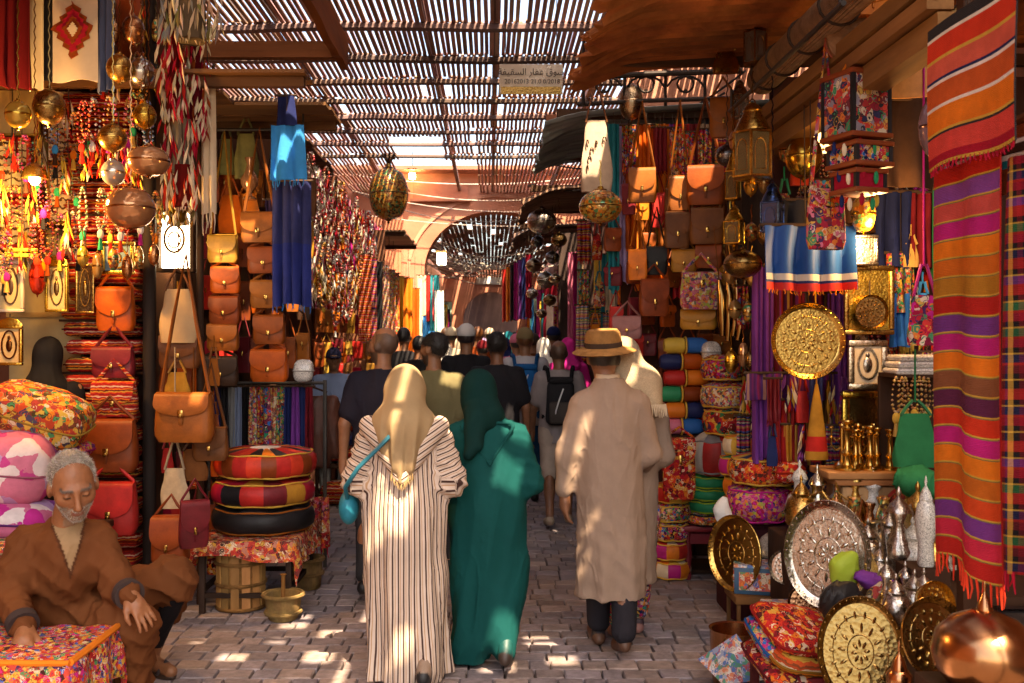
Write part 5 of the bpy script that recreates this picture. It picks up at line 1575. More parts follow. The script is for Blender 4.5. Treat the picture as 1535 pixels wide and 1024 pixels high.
def lantern(label, box, D, colr='brass', rail=None, yaw=.2, sides=6, glass='glass_amber', gc=(.5, .36, .16), group=None, tall=1.):
    c, w, h = place(*box, D)
    base = c - Vector((0, 0, h))
    t = thing('hanging_lantern', label, 'lantern', base, yaw, group)
    cc = jit(col(colr), .08); r = w / 2
    z0, z1 = h * .17, h * .62
    # body frame: bottom plate, top plate, corner posts
    b = MB()
    M0 = lambda z: Matrix.Translation((0, 0, z))
    b.lathe([(r * .3, 0), (r * .92, h * .02), (r * 1.0, h * .03), (r, h * .05), (r * .9, h * .055)], cc, sides, M0(z0 - h * .05))
    b.lathe([(r * .9, 0), (r, h * .005), (r, h * .025), (r * .8, h * .04)], cc, sides, M0(z1))
    for i in range(sides):
        a = 2 * math.pi * i / sides
        b.tube([(r * .93 * math.cos(a), r * .93 * math.sin(a), z0), (r * .93 * math.cos(a), r * .93 * math.sin(a), z1)], r * .07, cc, n=5)
    fr = b.build('frame', 'brass', t, angle=30)
    for i in range(sides):
        a0, a1 = 2 * math.pi * i / sides, 2 * math.pi * (i + 1) / sides
        p0, p1 = Vector((r * .9 * math.cos(a0), r * .9 * math.sin(a0), 0)), Vector((r * .9 * math.cos(a1), r * .9 * math.sin(a1), 0))
        q0, q1 = p0.lerp(p1, .06), p0.lerp(p1, .94)
        n_ = ((p0 + p1) / 2).normalized() * .003
        b = MB(); b.add([q0 + Vector((0, 0, z0)) + n_, q1 + Vector((0, 0, z0)) + n_, q1 + Vector((0, 0, z1)) + n_, q0 + Vector((0, 0, z1)) + n_, q0 + Vector((0, 0, z0)) - n_, q1 + Vector((0, 0, z0)) - n_, q1 + Vector((0, 0, z1)) - n_, q0 + Vector((0, 0, z1)) - n_], [(0, 1, 2, 3), (7, 6, 5, 4), (0, 4, 5, 1), (1, 5, 6, 2), (2, 6, 7, 3), (3, 7, 4, 0)], gc)
        pane = b.build('pane', glass, t, smooth=False)
        # pierced arch tracery on the pane
        b = MB(); mid = (q0 + q1) / 2; ex = (q1 - q0).normalized(); hw = (q1 - q0).length * .34
        pts = [mid + ex * (hw * math.cos(s_)) + n_ * 2 + Vector((0, 0, z0 + (z1 - z0) * (.6 + .25 * math.sin(s_)))) for s_ in [math.pi * k / 8 for k in range(9)]]
        pts = [mid + ex * hw + n_ * 2 + Vector((0, 0, z0 + .12 * (z1 - z0)))] + pts + [mid - ex * hw + n_ * 2 + Vector((0, 0, z0 + .12 * (z1 - z0)))]
        b.tube(pts, r * .03, cc, n=4, closed=True); b.build('tracery', 'brass', pane)
    b = MB()
    b.lathe([(r * .84, 0), (r * .8, h * .03), (r * .62, h * .12), (r * .42, h * .2), (r * .4, h * .215), (r * .46, h * .225), (r * .38, h * .26), (r * .2, h * .3), (r * .1, h * .315), (.0001, h * .32)], cc, sides * 3, M0(z1 + h * .035))
    b.build('dome', 'brass_chased', t, angle=30)
    b = MB(); b.lathe([(.0001, 0), (r * .1, h * .015), (r * .06, h * .04), (r * .2, h * .08), (r * .14, h * .1), (r * .32, h * .12)], cc, 12); b.build('finial', 'brass_smooth', t)
    b = MB(); b.tube([(r * .14 * math.cos(a), 0, h * .975 + r * .14 * math.sin(a)) for a in [math.pi * k / 5 for k in range(10)]], r * .03, cc, n=5, closed=True); b.build('ring', 'brass_smooth', t)
    if rail: chain_part(t, h, rail - base.z, cc)
    return t
def ball_lamp(label, box, D, colr='brass', rail=None, m='brass_chased', ribs=0, group=None, flat=1., name='ball_lamp', cat='lamp'):
    c, w, h = place(*box, D)
    cen = c - Vector((0, 0, h / 2))
    t = thing('hanging_' + name, label, cat, cen, random.uniform(0, 1), group)
    cc = jit(col(colr), .08)
    rx, rz = w / 2, h / 2 * .86
    b = MB()
    prof = [(max(1e-4, rx * math.sin(math.pi * i / 16) ** flat), -rz * math.cos(math.pi * i / 16)) for i in range(17)]
    b.lathe(prof, cc, 28, wob=(lambda a, z: 1 + .03 * math.cos(ribs * a)) if ribs else None); b.build('globe', m, t)
    b = MB(); b.lathe([(rx * .3, -.0), (rx * .32, h * .02), (rx * .16, h * .05), (rx * .12, h * .1), (.0001, h * .12)], shade(cc, .8), 14, Matrix.Translation((0, 0, rz * .95))); b.build('cap', 'brass_smooth', t)
    b = MB(); b.lathe([(.0001, -h * .07), (rx * .1, -h * .05), (rx * .05, -h * .03), (rx * .18, 0), (rx * .16, h * .02)], shade(cc, .8), 12, Matrix.Translation((0, 0, -rz))); b.build('finial', 'brass_smooth', t)
    b = MB(); b.lathe([(rx * .995, -.006), (rx * 1.02, 0), (rx * .995, .006)], shade(cc, .9), 28); b.build('band', 'brass_smooth', t)
    if rail: chain_part(t, rz * 1.05, rail - cen.z, cc)
    return t
def tray(label, box, D, colr='brass', tilt=0., yaw=0., rail=None, rim=.16, m='brass_chased', oval=None, stand=False, name='tray', deep=.02, group=None, roll=0.):
    """round tray seen face on; tilt leans its top back, yaw turns it"""
    c, w, h = place(*box, D)
    rx, rz = w / 2, h / 2
    if oval: rx = oval
    cen = c - Vector((0, 0, h / 2))
    t = thing(('hanging_' if rail else '') + name, label, 'tray', cen, rot=(-tilt, 0, yaw), group=group)
    cc = jit(col(colr), .06)
    Mr = Matrix.Rotation(math.pi / 2, 4, 'X')          # lathe axis towards -y
    r = 1.
    b = MB()
    S_ = Matrix.Diagonal((rx, 1, rz, 1)) @ Mr
    b.lathe([(1 - rim * .8, .0), (1 - rim * .45, deep * .6), (1 - rim * .15, deep * 1.1), (.985, deep * 1.25), (1, deep * 1.1), (.995, deep * .8), (1 - rim * .5, deep * .2), (1 - rim * .9, -deep * .5)], cc, 48, S_); b.build('rim', 'brass', t, angle=50)
    b = MB(); b.lathe([(.0001, .001), (.28, .001), (.3, .004), (.32, .001), (.62, .001), (.64, .004), (.66, .001), (1 - rim * .78, .002)], cc, 40, S_); b.lathe([(1 - rim * .8, -deep * .5), (.0001, -deep * .5)], shade(cc, .7), 40, S_); b.build('dish', m, t, angle=50)
    b = MB()
    for i in range(36):
        a = 2 * math.pi * i / 36
        b.ell(((rx * (1 - rim * .3)) * math.cos(a), -deep * .95, (rz * (1 - rim * .3)) * math.sin(a)), (rx * .022, .006, rz * .022), cc, 6, 4)
    b.build('beading', 'brass_smooth', t)['kind'] = 'stuff'
    b = MB()
    for n_, q, a_, l_ in ((18, .72, .035, .075), (12, .47, .035, .1), (8, .16, .035, .08)):
        for i in range(n_):
            a = 2 * math.pi * i / n_ + q
            M_ = Matrix.Diagonal((rx, 1, rz, 1)) @ Matrix.Rotation(-a, 4, 'Y')
            b.ell((q * (1 - rim * .5), -.003, 0), (l_, .006, a_), shade(cc, .85), 7, 4, M_)
    b.build('chasing', 'brass_smooth', t)['kind'] = 'stuff'
    if rail:
        b = MB(); b.tube([(0, .01, rz * .98), (0, .012, rail - cen.z)], .004, (.08, .05, .03), n=5); b.build('cord', 'cloth', t)
    return t
def pouf(label, cen, r, h, wedge, side, band=None, knob=None, n=16, seam='black', m='fine_cloth', top=None, sidem=None, group=None, parts=True, rot=(0, 0, 0), name='pouf', puff=1.):
    """round stuffed pouf; wedge: colours repeated round the top; cen is the centre of its underside"""
    t = thing(name, label, 'pouf', cen, rot=rot, group=group)
    n2 = n * 3
    sc_ = col(side) if not isinstance(side, list) else None
    def pr(q): return r * (1 - (1 - abs(math.sin(math.pi * q)) ** .42) * .35) if 0 < q < 1 else r * .62
    prof = [(r * .6, 0), (r * .86, h * .06), (r * .975, h * .25), (r, h * .5), (r * .975, h * .74), (r * .9, h * .88)]
    b = MB(); b.lathe(prof, (lambda i, j: col(side[(j // 3) % len(side)])) if isinstance(side, list) else sc_, n2, wob=lambda a, z: 1 + .012 * math.cos(n * a))
    b.build('side', sidem or m, t, angle=70)
    for w_ in range(n):
        b = MB()
        a0, a1 = 2 * math.pi * w_ / n, 2 * math.pi * (w_ + 1) / n
        g_ = .012 * 2 * math.pi / n
        def fn(u, v):
            rr = r * (.2 + .71 * v); a = a0 + g_ + (a1 - a0 - 2 * g_) * u
            z = h * (.88 + .11 * puff * (1 - v ** 2)) + .012 * math.sin(math.pi * u) * math.sin(math.pi * min(1, v * 1.2)) * min(1, r * 3)
            return (rr * math.cos(a), rr * math.sin(a), z)
        cc = jit(col(wedge[w_ % len(wedge)]), .1)
        b.sheet(fn, 3, 5, cc, .008)
        b.build('panel', m, t, angle=60)
    b = MB(); b.lathe([(r * .24, h * .97), (r * .21, h * 1.0), (r * .1, h * 1.02), (.0001, h * 1.025)] if not top else [(r * top[1], h * .955), (r * top[1] * .9, h * 1.0), (r * top[1] * .5, h * 1.045), (.0001, h * 1.055)], col(top[0]) if top else col(wedge[0]), 24); b.build('medallion', m, t)
    b = MB()
    for zz in (h * .885, h * .1):
        rr = r * (.905 if zz > h * .5 else .89)
        b.tube([(rr * math.cos(a), rr * math.sin(a), zz + .004 * math.sin(7 * a)) for a in [2 * math.pi * k / 32 for k in range(32)]], .006, col(seam), n=5, closed=True)
    b.build('piping', 'cloth', t)
    if knob:
        b = MB(); b.lathe([(r * .22, h * 1.0), (r * .2, h * 1.05), (r * .08, h * 1.12), (r * .05, h * 1.2), (r * .07, h * 1.26), (r * .03, h * 1.36), (.0001, h * 1.4)], col(knob), 14); b.build('knob', 'brass_smooth', t)
    return t
def cushion(label, c, d, colr, m='suzani', rot=(0, 0, 0), name='cushion', cat='cushion', group=None, pw=.5):
    """soft pillow-shaped block, c centre, d full size"""
    t = MB()
    if pw <= .3:
        t.box((0, 0, -d[2] * .02), (d[0], d[1], d[2] * .94), col(colr), bevel=d[2] * .4, seg=3)
        o = t.build(name, m, None, angle=60, loc=c, rot=rot)
        b = MB(); b.box((0, -d[1] * .012, -d[2] * .02), (d[0] * .995, d[1], d[2] * .1), shade(col(colr), .35)); b.build('fold', 'cloth', o, smooth=False)
        return tag(o, label, cat, group)
    nu, nv = 12, 8
    vs, fs = [], []
    for j in range(nv + 1):
        th = math.pi * j / nv
        for i in range(nu * 2):
            a = math.pi * i / nu
            f = lambda q, e: math.copysign(abs(q) ** e, q)
            wr = 1 + .025 * math.sin(a * 5 + j) + random.uniform(-.012, .012)
            vs.append((d[0] / 2 * f(math.cos(a), pw) * f(math.sin(th), .6) * wr, d[1] / 2 * f(math.sin(a), pw) * f(math.sin(th), .6) * wr, -d[2] / 2 * f(math.cos(th), .8) * wr))
    W = nu * 2
    for j in range(nv):
        for i in range(W): fs.append((j * W + i, j * W + (i + 1) % W, (j + 1) * W + (i + 1) % W, (j + 1) * W + i))
    t.add(vs, fs, col(colr))
    o = t.build(name, m, None, angle=80, loc=c, rot=rot)
    tag(o, label, cat, group)
    b = MB(); b.tube([(d[0] / 2 * math.copysign(abs(math.cos(a)) ** pw, math.cos(a)) * 1.01, d[1] / 2 * math.copysign(abs(math.sin(a)) ** pw, math.sin(a)) * 1.01, 0) for a in [2 * math.pi * k / 28 for k in range(28)]], .006, shade(col(colr), .5), n=5, closed=True); b.build('piping', 'cloth', o)
    return o
def crumple(label, c, d, colr, m='cloth', rot=(0, 0, 0), name='cloth_bundle', cat='bundle', seed=1):
    """slumped cloth with creases"""
    S = SDF((-d[0] * .75, -d[1] * .75, -d[2] * .75), (d[0] * .75, d[1] * .75, d[2] * .75), max(d) / 40)
    S.el((0, 0, 0), (d[0] / 2, d[1] / 2, d[2] / 2), .02); S.el((d[0] * .18, -d[1] * .1, -d[2] * .2), (d[0] * .36, d[1] * .4, d[2] * .28), .04); S.rc((-d[0] * .3, 0, d[2] * .1), (d[0] * .1, 0, d[2] * .42), d[2] * .16, d[2] * .08, .04)
    o = S.build(name, m, [col(colr)], disp=wrinkle(max(d) * .06, 4.5 / max(d), seed), smooth=1)
    o.location = c; o.rotation_euler = rot
    return tag(o, label, cat)
def pot(label, base, prof, colr, m='brass_chased', spout=None, handle=None, lid=None, n=24, name='pot', cat='pot', s=1., rz=0., group=None):
    """turned metalware; prof (r, z) in metres before scale"""
    t = thing(name, label, cat, base, rz, group)
    cc = jit(col(colr), .08)
    b = MB(); b.lathe([(r_ * s, z * s) for r_, z in prof], cc, n); b.build('body', m, t, angle=50)
    H = prof[-1][1] * s; R_ = max(r_ for r_, _ in prof) * s
    if lid:
        b = MB(); b.lathe([(lid * s * 1.05, 0), (lid * s, .008 * s), (lid * .75 * s, .03 * s), (lid * .3 * s, .05 * s), (lid * .14 * s, .06 * s), (lid * .25 * s, .075 * s), (lid * .12 * s, .092 * s), (.0001, .1 * s)], cc, 16, Matrix.Translation((0, 0, H))); b.build('lid', m, t, angle=50)
    if spout:
        b = MB(); b.tube([(R_ * .8, 0, H * .35), (R_ * 1.35, 0, H * .42), (R_ * 1.55, 0, H * .75), (R_ * 1.9, 0, H * 1.0)], [R_ * .2, R_ * .16, R_ * .1, R_ * .07], cc, n=8); b.build('spout', m, t)
    if handle:
        b = MB(); b.tube([(-R_ * .5, 0, H * .95), (-R_ * 1.2, 0, H * 1.08), (-R_ * 1.75, 0, H * .8), (-R_ * 1.6, 0, H * .45), (-R_ * .85, 0, H * .25)], R_ * .07, cc, n=6); b.build('handle', m, t)
    return t
TEAPOT = [(.05, 0), (.052, .008), (.035, .014), (.06, .03), (.085, .07), (.08, .11), (.05, .14), (.042, .15), (.045, .155)]
VASE = [(.045, 0), (.048, .008), (.03, .02), (.06, .07), (.075, .12), (.06, .17), (.03, .2), (.028, .24), (.042, .26), (.04, .262)]
EWER = [(.045, 0), (.048, .01), (.02, .03), (.018, .05), (.055, .1), (.06, .14), (.03, .19), (.018, .24), (.03, .28), (.028, .285)]
URN = [(.055, 0), (.06, .01), (.04, .03), (.08, .08), (.09, .14), (.07, .2), (.05, .22), (.055, .235)]
STICK = [(.05, 0), (.05, .01), (.02, .02), (.014, .05), (.024, .065), (.012, .08), (.011, .15), (.022, .16), (.014, .17), (.026, .185), (.024, .19)]
def bead_strand(label, top, L_, colr, c2, w=.03, loops=1, group=None, kind='necklace', bead=.011, yaw=0.):
    """necklaces looped over one nail: strings of beads hanging in long loops"""
    t = thing('hanging_bead_strand', label, 'necklace', top, yaw, group)
    for k in range(loops):
        b = MB()
        l_ = L_ * random.uniform(.75, 1.05); wd = w * random.uniform(.7, 1.3)
        ox = random.uniform(-.4, .4) * w; oy = random.uniform(-.02, .01) - .012 * k
        n = int(l_ * 2 / (bead * 2.1))
        for i in range(n):
            a = math.pi * 2 * i / n
            x = ox + wd * .5 * math.sin(a) * (1 - .3 * math.cos(a)); z = -l_ * (.5 - .5 * math.cos(a))
            r_ = bead * random.uniform(.7, 1.3)
            cc = col(colr) if (i // 3) % 2 else col(c2)
            b.add([(x + r_, oy, z), (x, oy + r_, z), (x - r_, oy, z), (x, oy - r_, z), (x, oy, z + r_), (x, oy, z - r_)], [(0, 1, 4), (1, 2, 4), (2, 3, 4), (3, 0, 4), (1, 0, 5), (2, 1, 5), (3, 2, 5), (0, 3, 5)], jit(cc, .2))
        o = b.build('beads', 'beads', t, angle=80); o['kind'] = 'stuff'
    b = MB(); b.ell((ox, oy, -l_ - .03), (.02, .014, .03), col(c2), 8, 6); b.tube([(ox, oy, -l_ - .05), (ox, oy, -l_ - .12)], [.008, .016], col(colr), n=6); b.build('pendant', 'cloth', t)
    return t
def tassel_hanging(label, box, D, colr, c2, rail=None, yaw=0., group=None, name='tassel_garland'):
    """dense garland of leaf-shaped woven tassels tied on a cord"""
    c, w, h = place(*box, D)
    t = thing('hanging_' + name, label, 'garland', c, yaw, group)
    cols_ = [col(q) for q in (colr if isinstance(colr, (list, tuple)) and isinstance(colr[0], str) else [colr])] + [col(c2)]
    rows = max(3, int(h / .085))
    for r_ in range(rows):
        b = MB()
        for i in range(max(5, int(w / .011))):
            x = random.uniform(-.5, .5) * w; z = -h * (r_ + random.uniform(-.3, .3)) / rows - .01; L_ = min(.16, h / rows * random.uniform(1., 1.8))
            L_ = min(L_, h + z + .02)
            if L_ < .02: continue
            y = random.uniform(-.06, .03); a = random.uniform(-.4, .4); wd = random.uniform(.006, .012)
            cc = jit(random.choice(cols_), .25)
            b.add([(x, y, z), (x + a * L_ * .4 - wd, y - .006, z - L_ * .55), (x + a * L_ * .5, y - .016, z - L_ * .5), (x + a * L_ * .4 + wd, y - .006, z - L_ * .55), (x + a * L_ * .8, y, z - L_), (x + a * L_ * .45, y + .008, z - L_ * .5)], [(0, 1, 2), (0, 2, 3), (1, 4, 2), (2, 4, 3), (0, 5, 1), (0, 3, 5), (1, 5, 4), (5, 3, 4)], cc)
        if b.v:
            o = b.build('tassel_row', 'cloth', t, angle=30); o['kind'] = 'stuff'
    b = MB(); b.tube([(0, .02, .0), (0, .03, -h * .5), (0, .02, -h * .98)], w * .24, shade(cols_[0], .25), n=8); b.build('core', 'cloth', t)
    if rail and rail > c.z: cord_part(t, rail - c.z)
    return t
def framed(label, box, D, colr, inner, m='brass_chased', im='board_ink', rail=None, yaw=0., fw=.12, arch=False, oval=None, name='framed_panel', cat='plaque', dep=.03):
    c, w, h = place(*box, D)
    cen = c - Vector((0, 0, h / 2))
    t = thing('hanging_' + name, label, cat, cen, yaw)
    cc = col(colr); f = fw * w
    for (cx, cz, sx, sz) in ((0, h / 2 - f / 2, w, f), (0, -h / 2 + f / 2, w, f), (-w / 2 + f / 2, 0, f, h - 2 * f - .002), (w / 2 - f / 2, 0, f, h - 2 * f - .002)):
        b = MB(); b.box((cx, 0, cz), (sx, dep, sz), cc, bevel=min(.008, f * .3)); b.build('frame_bar', m, t)
    b = MB(); b.box((0, dep * .15, 0), (w - 2 * f + .004, dep * .5, h - 2 * f + .004), col(inner)); b.build('panel', im, t, smooth=False)
    if oval:
        b = MB(); b.tube([((w / 2 - f) * .72 * math.cos(a), -dep * .18, (h / 2 - f) * .78 * math.sin(a) * (1 + .12 * (math.sin(a) > .8))) for a in [2 * math.pi * k / 24 for k in range(24)]], w * .035, col(oval), n=5, closed=True); b.build('ornament', m, t)
        b = MB(); b.ell((0, -dep * .15, 0), (w * .12, .008, h * .16), col(oval), 10, 6); b.ell((0, -dep * .15, h * .2), (w * .06, .008, h * .05), col(oval), 8, 5); b.build('motif', m, t)
    if arch:
        b = MB(); b.lathe([(w * .5, 0), (w * .46, h * .08), (w * .3, h * .16), (w * .1, h * .2), (.0001, h * .22)], cc, 16, Matrix.Translation((0, 0, h / 2 - .004)) @ Matrix.Diagonal((1, .08, 1, 1))); b.build('crest', m, t)
    if rail and rail > cen.z + h / 2:
        b = MB(); b.tube([(0, .005, h / 2 - .005), (0, .008, rail - cen.z)], .004, (.07, .05, .03), n=5); b.build('cord', 'cloth', t)
    return t
def pole(label, p0, p1, r, colr, m='wood', name='post', cat='post'):
    b = MB(); b.tube([p0, Vector(p0).lerp(Vector(p1), .5), p1], r, colr, n=10)
    return tag(b.build(name, m), label, cat)
def hang_rail(label, p0, p1, z, r=.012, colr=(.05, .04, .035), hooks=0):
    t = thing('hanging_rail', label, 'rail', (p0[0], p0[1], z))
    d = Vector((p1[0] - p0[0], p1[1] - p0[1], 0))
    b = MB(); b.tube([(0, 0, 0), d * .5, d], r, colr, n=8); b.build('bar', 'iron', t)
    for q in (.02, .98):
        b = MB(); b.tube([d * q, d * q + Vector((0, 0, .12))], r * .7, colr, n=6); b.build('bracket', 'iron', t)
    return t
def table(label, x0, x1, y0, y1, z, colr, leg=.035, name='low_table', cat='table', cloth=None, stretcher=.25, m='wood'):
    t = thing(name, label, cat, ((x0 + x1) / 2, (y0 + y1) / 2, 0))
    w, d = x1 - x0, y1 - y0
    b = MB(); b.box((0, 0, z - .02), (w, d, .04), col(colr), bevel=.006); b.build('tabletop', 'wood_x', t)
    for sx in (-1, 1):
        for sy in (-1, 1):
            b = MB(); b.box((sx * (w / 2 - leg), sy * (d / 2 - leg), (z - .04) / 2), (leg, leg, z - .04), shade(col(colr), .7), bevel=.004); b.build('leg', m, t)
    if stretcher:
        for sy in (-1, 1):
            b = MB(); b.box((0, sy * (d / 2 - leg), z * stretcher), (w - 2 * leg, leg * .7, leg * .8), shade(col(colr), .6)); b.build('stretcher', 'wood_x', t, smooth=False)
        for sx in (-1, 1):
            b = MB(); b.box((sx * (w / 2 - leg), 0, z * stretcher + .03), (leg * .7, d - 2 * leg, leg * .8), shade(col(colr), .6)); b.build('stretcher', 'wood_y', t, smooth=False)
    return t
# ------------------------------------------------------------------ LEFT SIDE, near shop
cloth_hang('plain red curtain in the top left corner', (-20, -40, 46, 132), 5.6, [(1, (.14, .008, .01))], 3.75, pleats=4, m='fine_cloth', name='curtain', cat='curtain')
cloth_hang('narrow cream cloth beside the red curtain', (44, -30, 64, 135), 5.75, [(1, 'cream')], 3.75, pleats=1, m='fine_cloth', amp=.02)
cloth_hang('dark grey cloth between red curtain and cream diamond tapestry', (58, -30, 82, 120), 5.85, [(1, 'charcoal')], 3.75, pleats=2, m='fine_cloth')
tp = cloth_hang('cream tapestry with a large red diamond near the top left', (78, -40, 146, 122), 5.6, [(1, (.62, .5, .34))], 3.75, pleats=1, amp=.008, m='fine_cloth', name='tapestry', cat='tapestry')
b = MB()
c_, w_, h_ = place(78, -40, 146, 122, 5.6)
zc = P(0, 46, 5.6).z - c_.z
for k, cc in ((1., C['rust']), (.78, C['crimson']), (.5, C['rust']), (.26, C['cream'])):
    hw, hh = .115 * k, .165 * k
    y_ = -.022 - (1 - k) * .012
    n_ = 7
    pts = []
    for s_ in range(4):
        p0 = [(hw, 0), (0, hh), (-hw, 0), (0, -hh)][s_]; p1 = [(0, hh), (-hw, 0), (0, -hh), (hw, 0)][s_]
        for q in range(n_):
            u = q / n_; st = .012 * k * (1 if q % 2 else -1)
            pts.append((p0[0] + (p1[0] - p0[0]) * u + st, y_, zc + p0[1] + (p1[1] - p0[1]) * u))
    N_ = len(pts)
    b.add(pts + [(x, y_ + .004, z) for x, y__, z in pts], [tuple(range(N_))[::-1]] + [(i, (i + 1) % N_, (i + 1) % N_ + N_, i + N_) for i in range(N_)], cc)
b.build('diamond_motif', 'wool', tp, smooth=False)
cloth_hang('blue-grey striped cloth beside the cream diamond tapestry', (144, -40, 168, 138), 5.65, [(1, (.1, .12, .2))], 3.75, pleats=2, m='fine_cloth')
cloth_hang('brown leather hide hanging above the silver lamp', (170, -40, 228, 88), 6.2, [(1, 'rust')], 3.9, pleats=1, m='leather', name='hide', cat='hide')
# lamps of the near shop
for (lab, box, D, cc, m_, fl) in (
    ('tarnished brass ball lamp below the cream diamond tapestry', (50, 130, 97, 192), 5.3, 'bronze', 'brass_chased', 1.),
    ('amber glass ball lamp at the left edge under the red curtain', (8, 148, 46, 196), 5.2, 'gold', 'glass_ball', 1.),
    ('small brass dome lamp left of the silver lamp', (160, 78, 198, 128), 5.5, 'brass', 'brass_chased', 1.),
    ('silver ball lamp under the brown hide', (192, 84, 232, 134), 5.6, 'silver', 'brass_smooth', 1.),
    ('copper teardrop lamp above the silver ball lamp', (183, 20, 216, 70), 5.7, 'copper', 'brass_chased', 1.),
    ('small green-gold lamp beneath the silver ball lamp', (200, 152, 234, 196), 5.5, 'gold', 'brass_chased', 1.),
    ('onion-shaped brass lamp above the two large globes', (148, 182, 190, 232), 5.4, 'brass', 'brass_chased', 1.1),
    ('flattened amber globe lamp in front of the red kilim shelf', (192, 216, 254, 268), 5.3, 'copper', 'glass_ball', .8),
    ('small clear globe lamp left of the flattened amber globe', (152, 236, 188, 282), 5.5, 'silver', 'glass_ball', 1.),
    ('largest amber globe lamp above the framed mosque picture', (160, 276, 232, 348), 5.25, 'copper', 'glass_ball', .9)):
    ball_lamp(lab, box, D, cc, 3.76, m_, flat=fl)
bl = thing('hanging_bulb_lamp', 'bright lit bulb in a wire shade in front of the cream boards', 'lamp', P(52, 268, 5.55))
b = MB(); b.ell((0, 0, 0), (.03, .03, .038), (1, .9, .7), 14, 9); b.build('bulb', 'lamp_glow', bl)
b = MB(); b.lathe([(.016, .03), (.018, .07), (.012, .08)], C['brass'], 12); b.build('socket', 'brass_smooth', bl)
b = MB(); b.lathe([(.075, .0), (.06, .05), (.02, .085)], C['brass'], 10); b.build('shade', 'brass', bl)
chain_part(bl, .08, 3.76 - bl.location.z, C['brass'])
pl = bpy.data.lights.new('bulb_light', 'POINT'); pl.energy = 24; pl.color = (1, .58, .22); pl.shadow_soft_size = .05
lo_ = bpy.data.objects.new('bulb_light', pl); COLL.objects.link(lo_); lo_.parent = bl; lo_.location = (0, -.09, -.02)
# jewellery boards and shelves on the partition
framed('cream jewellery board with black chains behind the brass ball lamp', (74, 138, 122, 240), 6.3, 'cream', (.62, .46, .24), m='wood', rail=3.7, fw=.06)
framed('lower cream jewellery board with rows of dark chains', (72, 244, 122, 336), 6.25, 'ochre', (.66, .5, .28), m='wood', rail=P(0, 240, 6.25).z, fw=.06)
framed('yellow bead board with red bands left of the lit bulb', (-10, 206, 46, 296), 6.2, 'scarlet', (.6, .48, .22), m='wood', rail=3.7, fw=.1)
framed('bead board with black writing-like chains under the lit bulb', (-10, 300, 66, 374), 6.2, 'red', (.6, .47, .22), m='wood', rail=P(0, 296, 6.2).z, fw=.1)
framed('pale board at the left edge below the amber lamp', (-20, 130, 60, 204), 6.35, 'gold', (.6, .42, .15), m='wood', im='paint', rail=3.7, fw=.05)
b = MB(); b.box((0, 0, 0), (.34, .04, .5), (.45, .36, .18)); 
cab = thing('display_cabinet', 'pale yellow cabinet back behind the woman in black', 'cabinet', P(70, 600, 6.42))
b = MB(); b.box((0, 0, .55), (.46, .05, 1.1), (.42, .32, .14)); b.build('back', 'paint', cab, smooth=False)
for z_ in (.1, .55, 1.08):
    b = MB(); b.box((0, -.03, z_), (.48, .03, .03), (.3, .2, .08)); b.build('shelf', 'wood_x', cab, smooth=False)
b = MB(); b.box((0, 0, 0), (.46, .05, .66), (.42, .32, .14)); b.build('base', 'paint', cab, smooth=False, loc=(0, .0, -.33))
framed('arched cream mirror with dark scroll ornament at the left edge', (-4, 392, 36, 468), 5.9, 'cream', (.55, .42, .2), m='paint', im='paint', rail=3.0, oval='darkbrown', arch=True, name='mirror', cat='mirror')
framed('arched gold mirror below the cream one at the left edge', (-6, 488, 34, 548), 5.9, 'gold', (.5, .33, .14), m='brass', im='paint', rail=P(0, 470, 5.9).z, oval='brown', arch=True, name='mirror', cat='mirror')
framed('ornate yellow mirror above the woman in black', (68, 396, 102, 468), 6.0, 'yellow', (.5, .38, .15), m='brass_chased', im='paint', rail=3.0, oval='bronze', arch=True, name='mirror', cat='mirror')
ball_lamp('red teardrop lamp between the two ornate mirrors', (44, 386, 68, 446), 5.95, 'scarlet', 3.0, 'glass_ball', flat=.8, name='teardrop_lamp')
framed('gold filigree mirror left of the orange satchel', (114, 396, 142, 470), 6.1, 'brass', (.16, .1, .05), m='brass_chased', im='brass_chased', rail=3.0, oval='brass', name='mirror', cat='mirror')
framed('framed picture of a blue and gold mosque arch', (152, 362, 202, 412), 5.9, 'gold', (.12, .2, .24), m='brass', im='paint', rail=3.0, oval='gold', name='picture', cat='picture')
framed('small yellow sign strip under the bead boards', (8, 372, 56, 386), 5.85, 'yellow', (.5, .4, .08), m='paint', im='board_ink', rail=3.0, name='sign_strip', cat='sign')
# kilims folded on the partition, red shelf
sh = thing('shelf_unit', 'tall shelf of folded red kilims behind the near satchels', 'shelf', P(166, 900, 6.42))
b = MB(); b.box((0, .06, 1.5), (.52, .03, 3.0), C['darkbrown']); b.build('back', 'wood', sh, smooth=False)
zz = P(0, 880, 6.42).z - sh.location.z
k = 0
names = ['red and gold', 'black and red', 'crimson banded', 'orange and cream', 'maroon', 'red diamond', 'dark red', 'scarlet and yellow']
for py in range(170, 860, 26):
    z_ = P(0, py, 6.36).z - sh.location.z
    if k % 3 == 0:
        b = MB(); b.box((0, -.05, z_ + .005), (.54, .2, .014), C['darkbrown']); b.build('board', 'wood_x', sh, smooth=False)
    o = cushion(f'{names[k % 8]} folded kilim, {ORD[k]} from the top of the tall red shelf', (sh.location.x + random.uniform(-.02, .02), 6.32, sh.location.z + z_ + .062), (.46 + random.uniform(-.04, .03), .2, .098), random.choice(['red', 'crimson', 'scarlet', 'rust', 'maroon']), 'kilim', name='folded_kilim', cat='kilim', group='folded kilims on the red shelf', pw=.3)
    k += 1
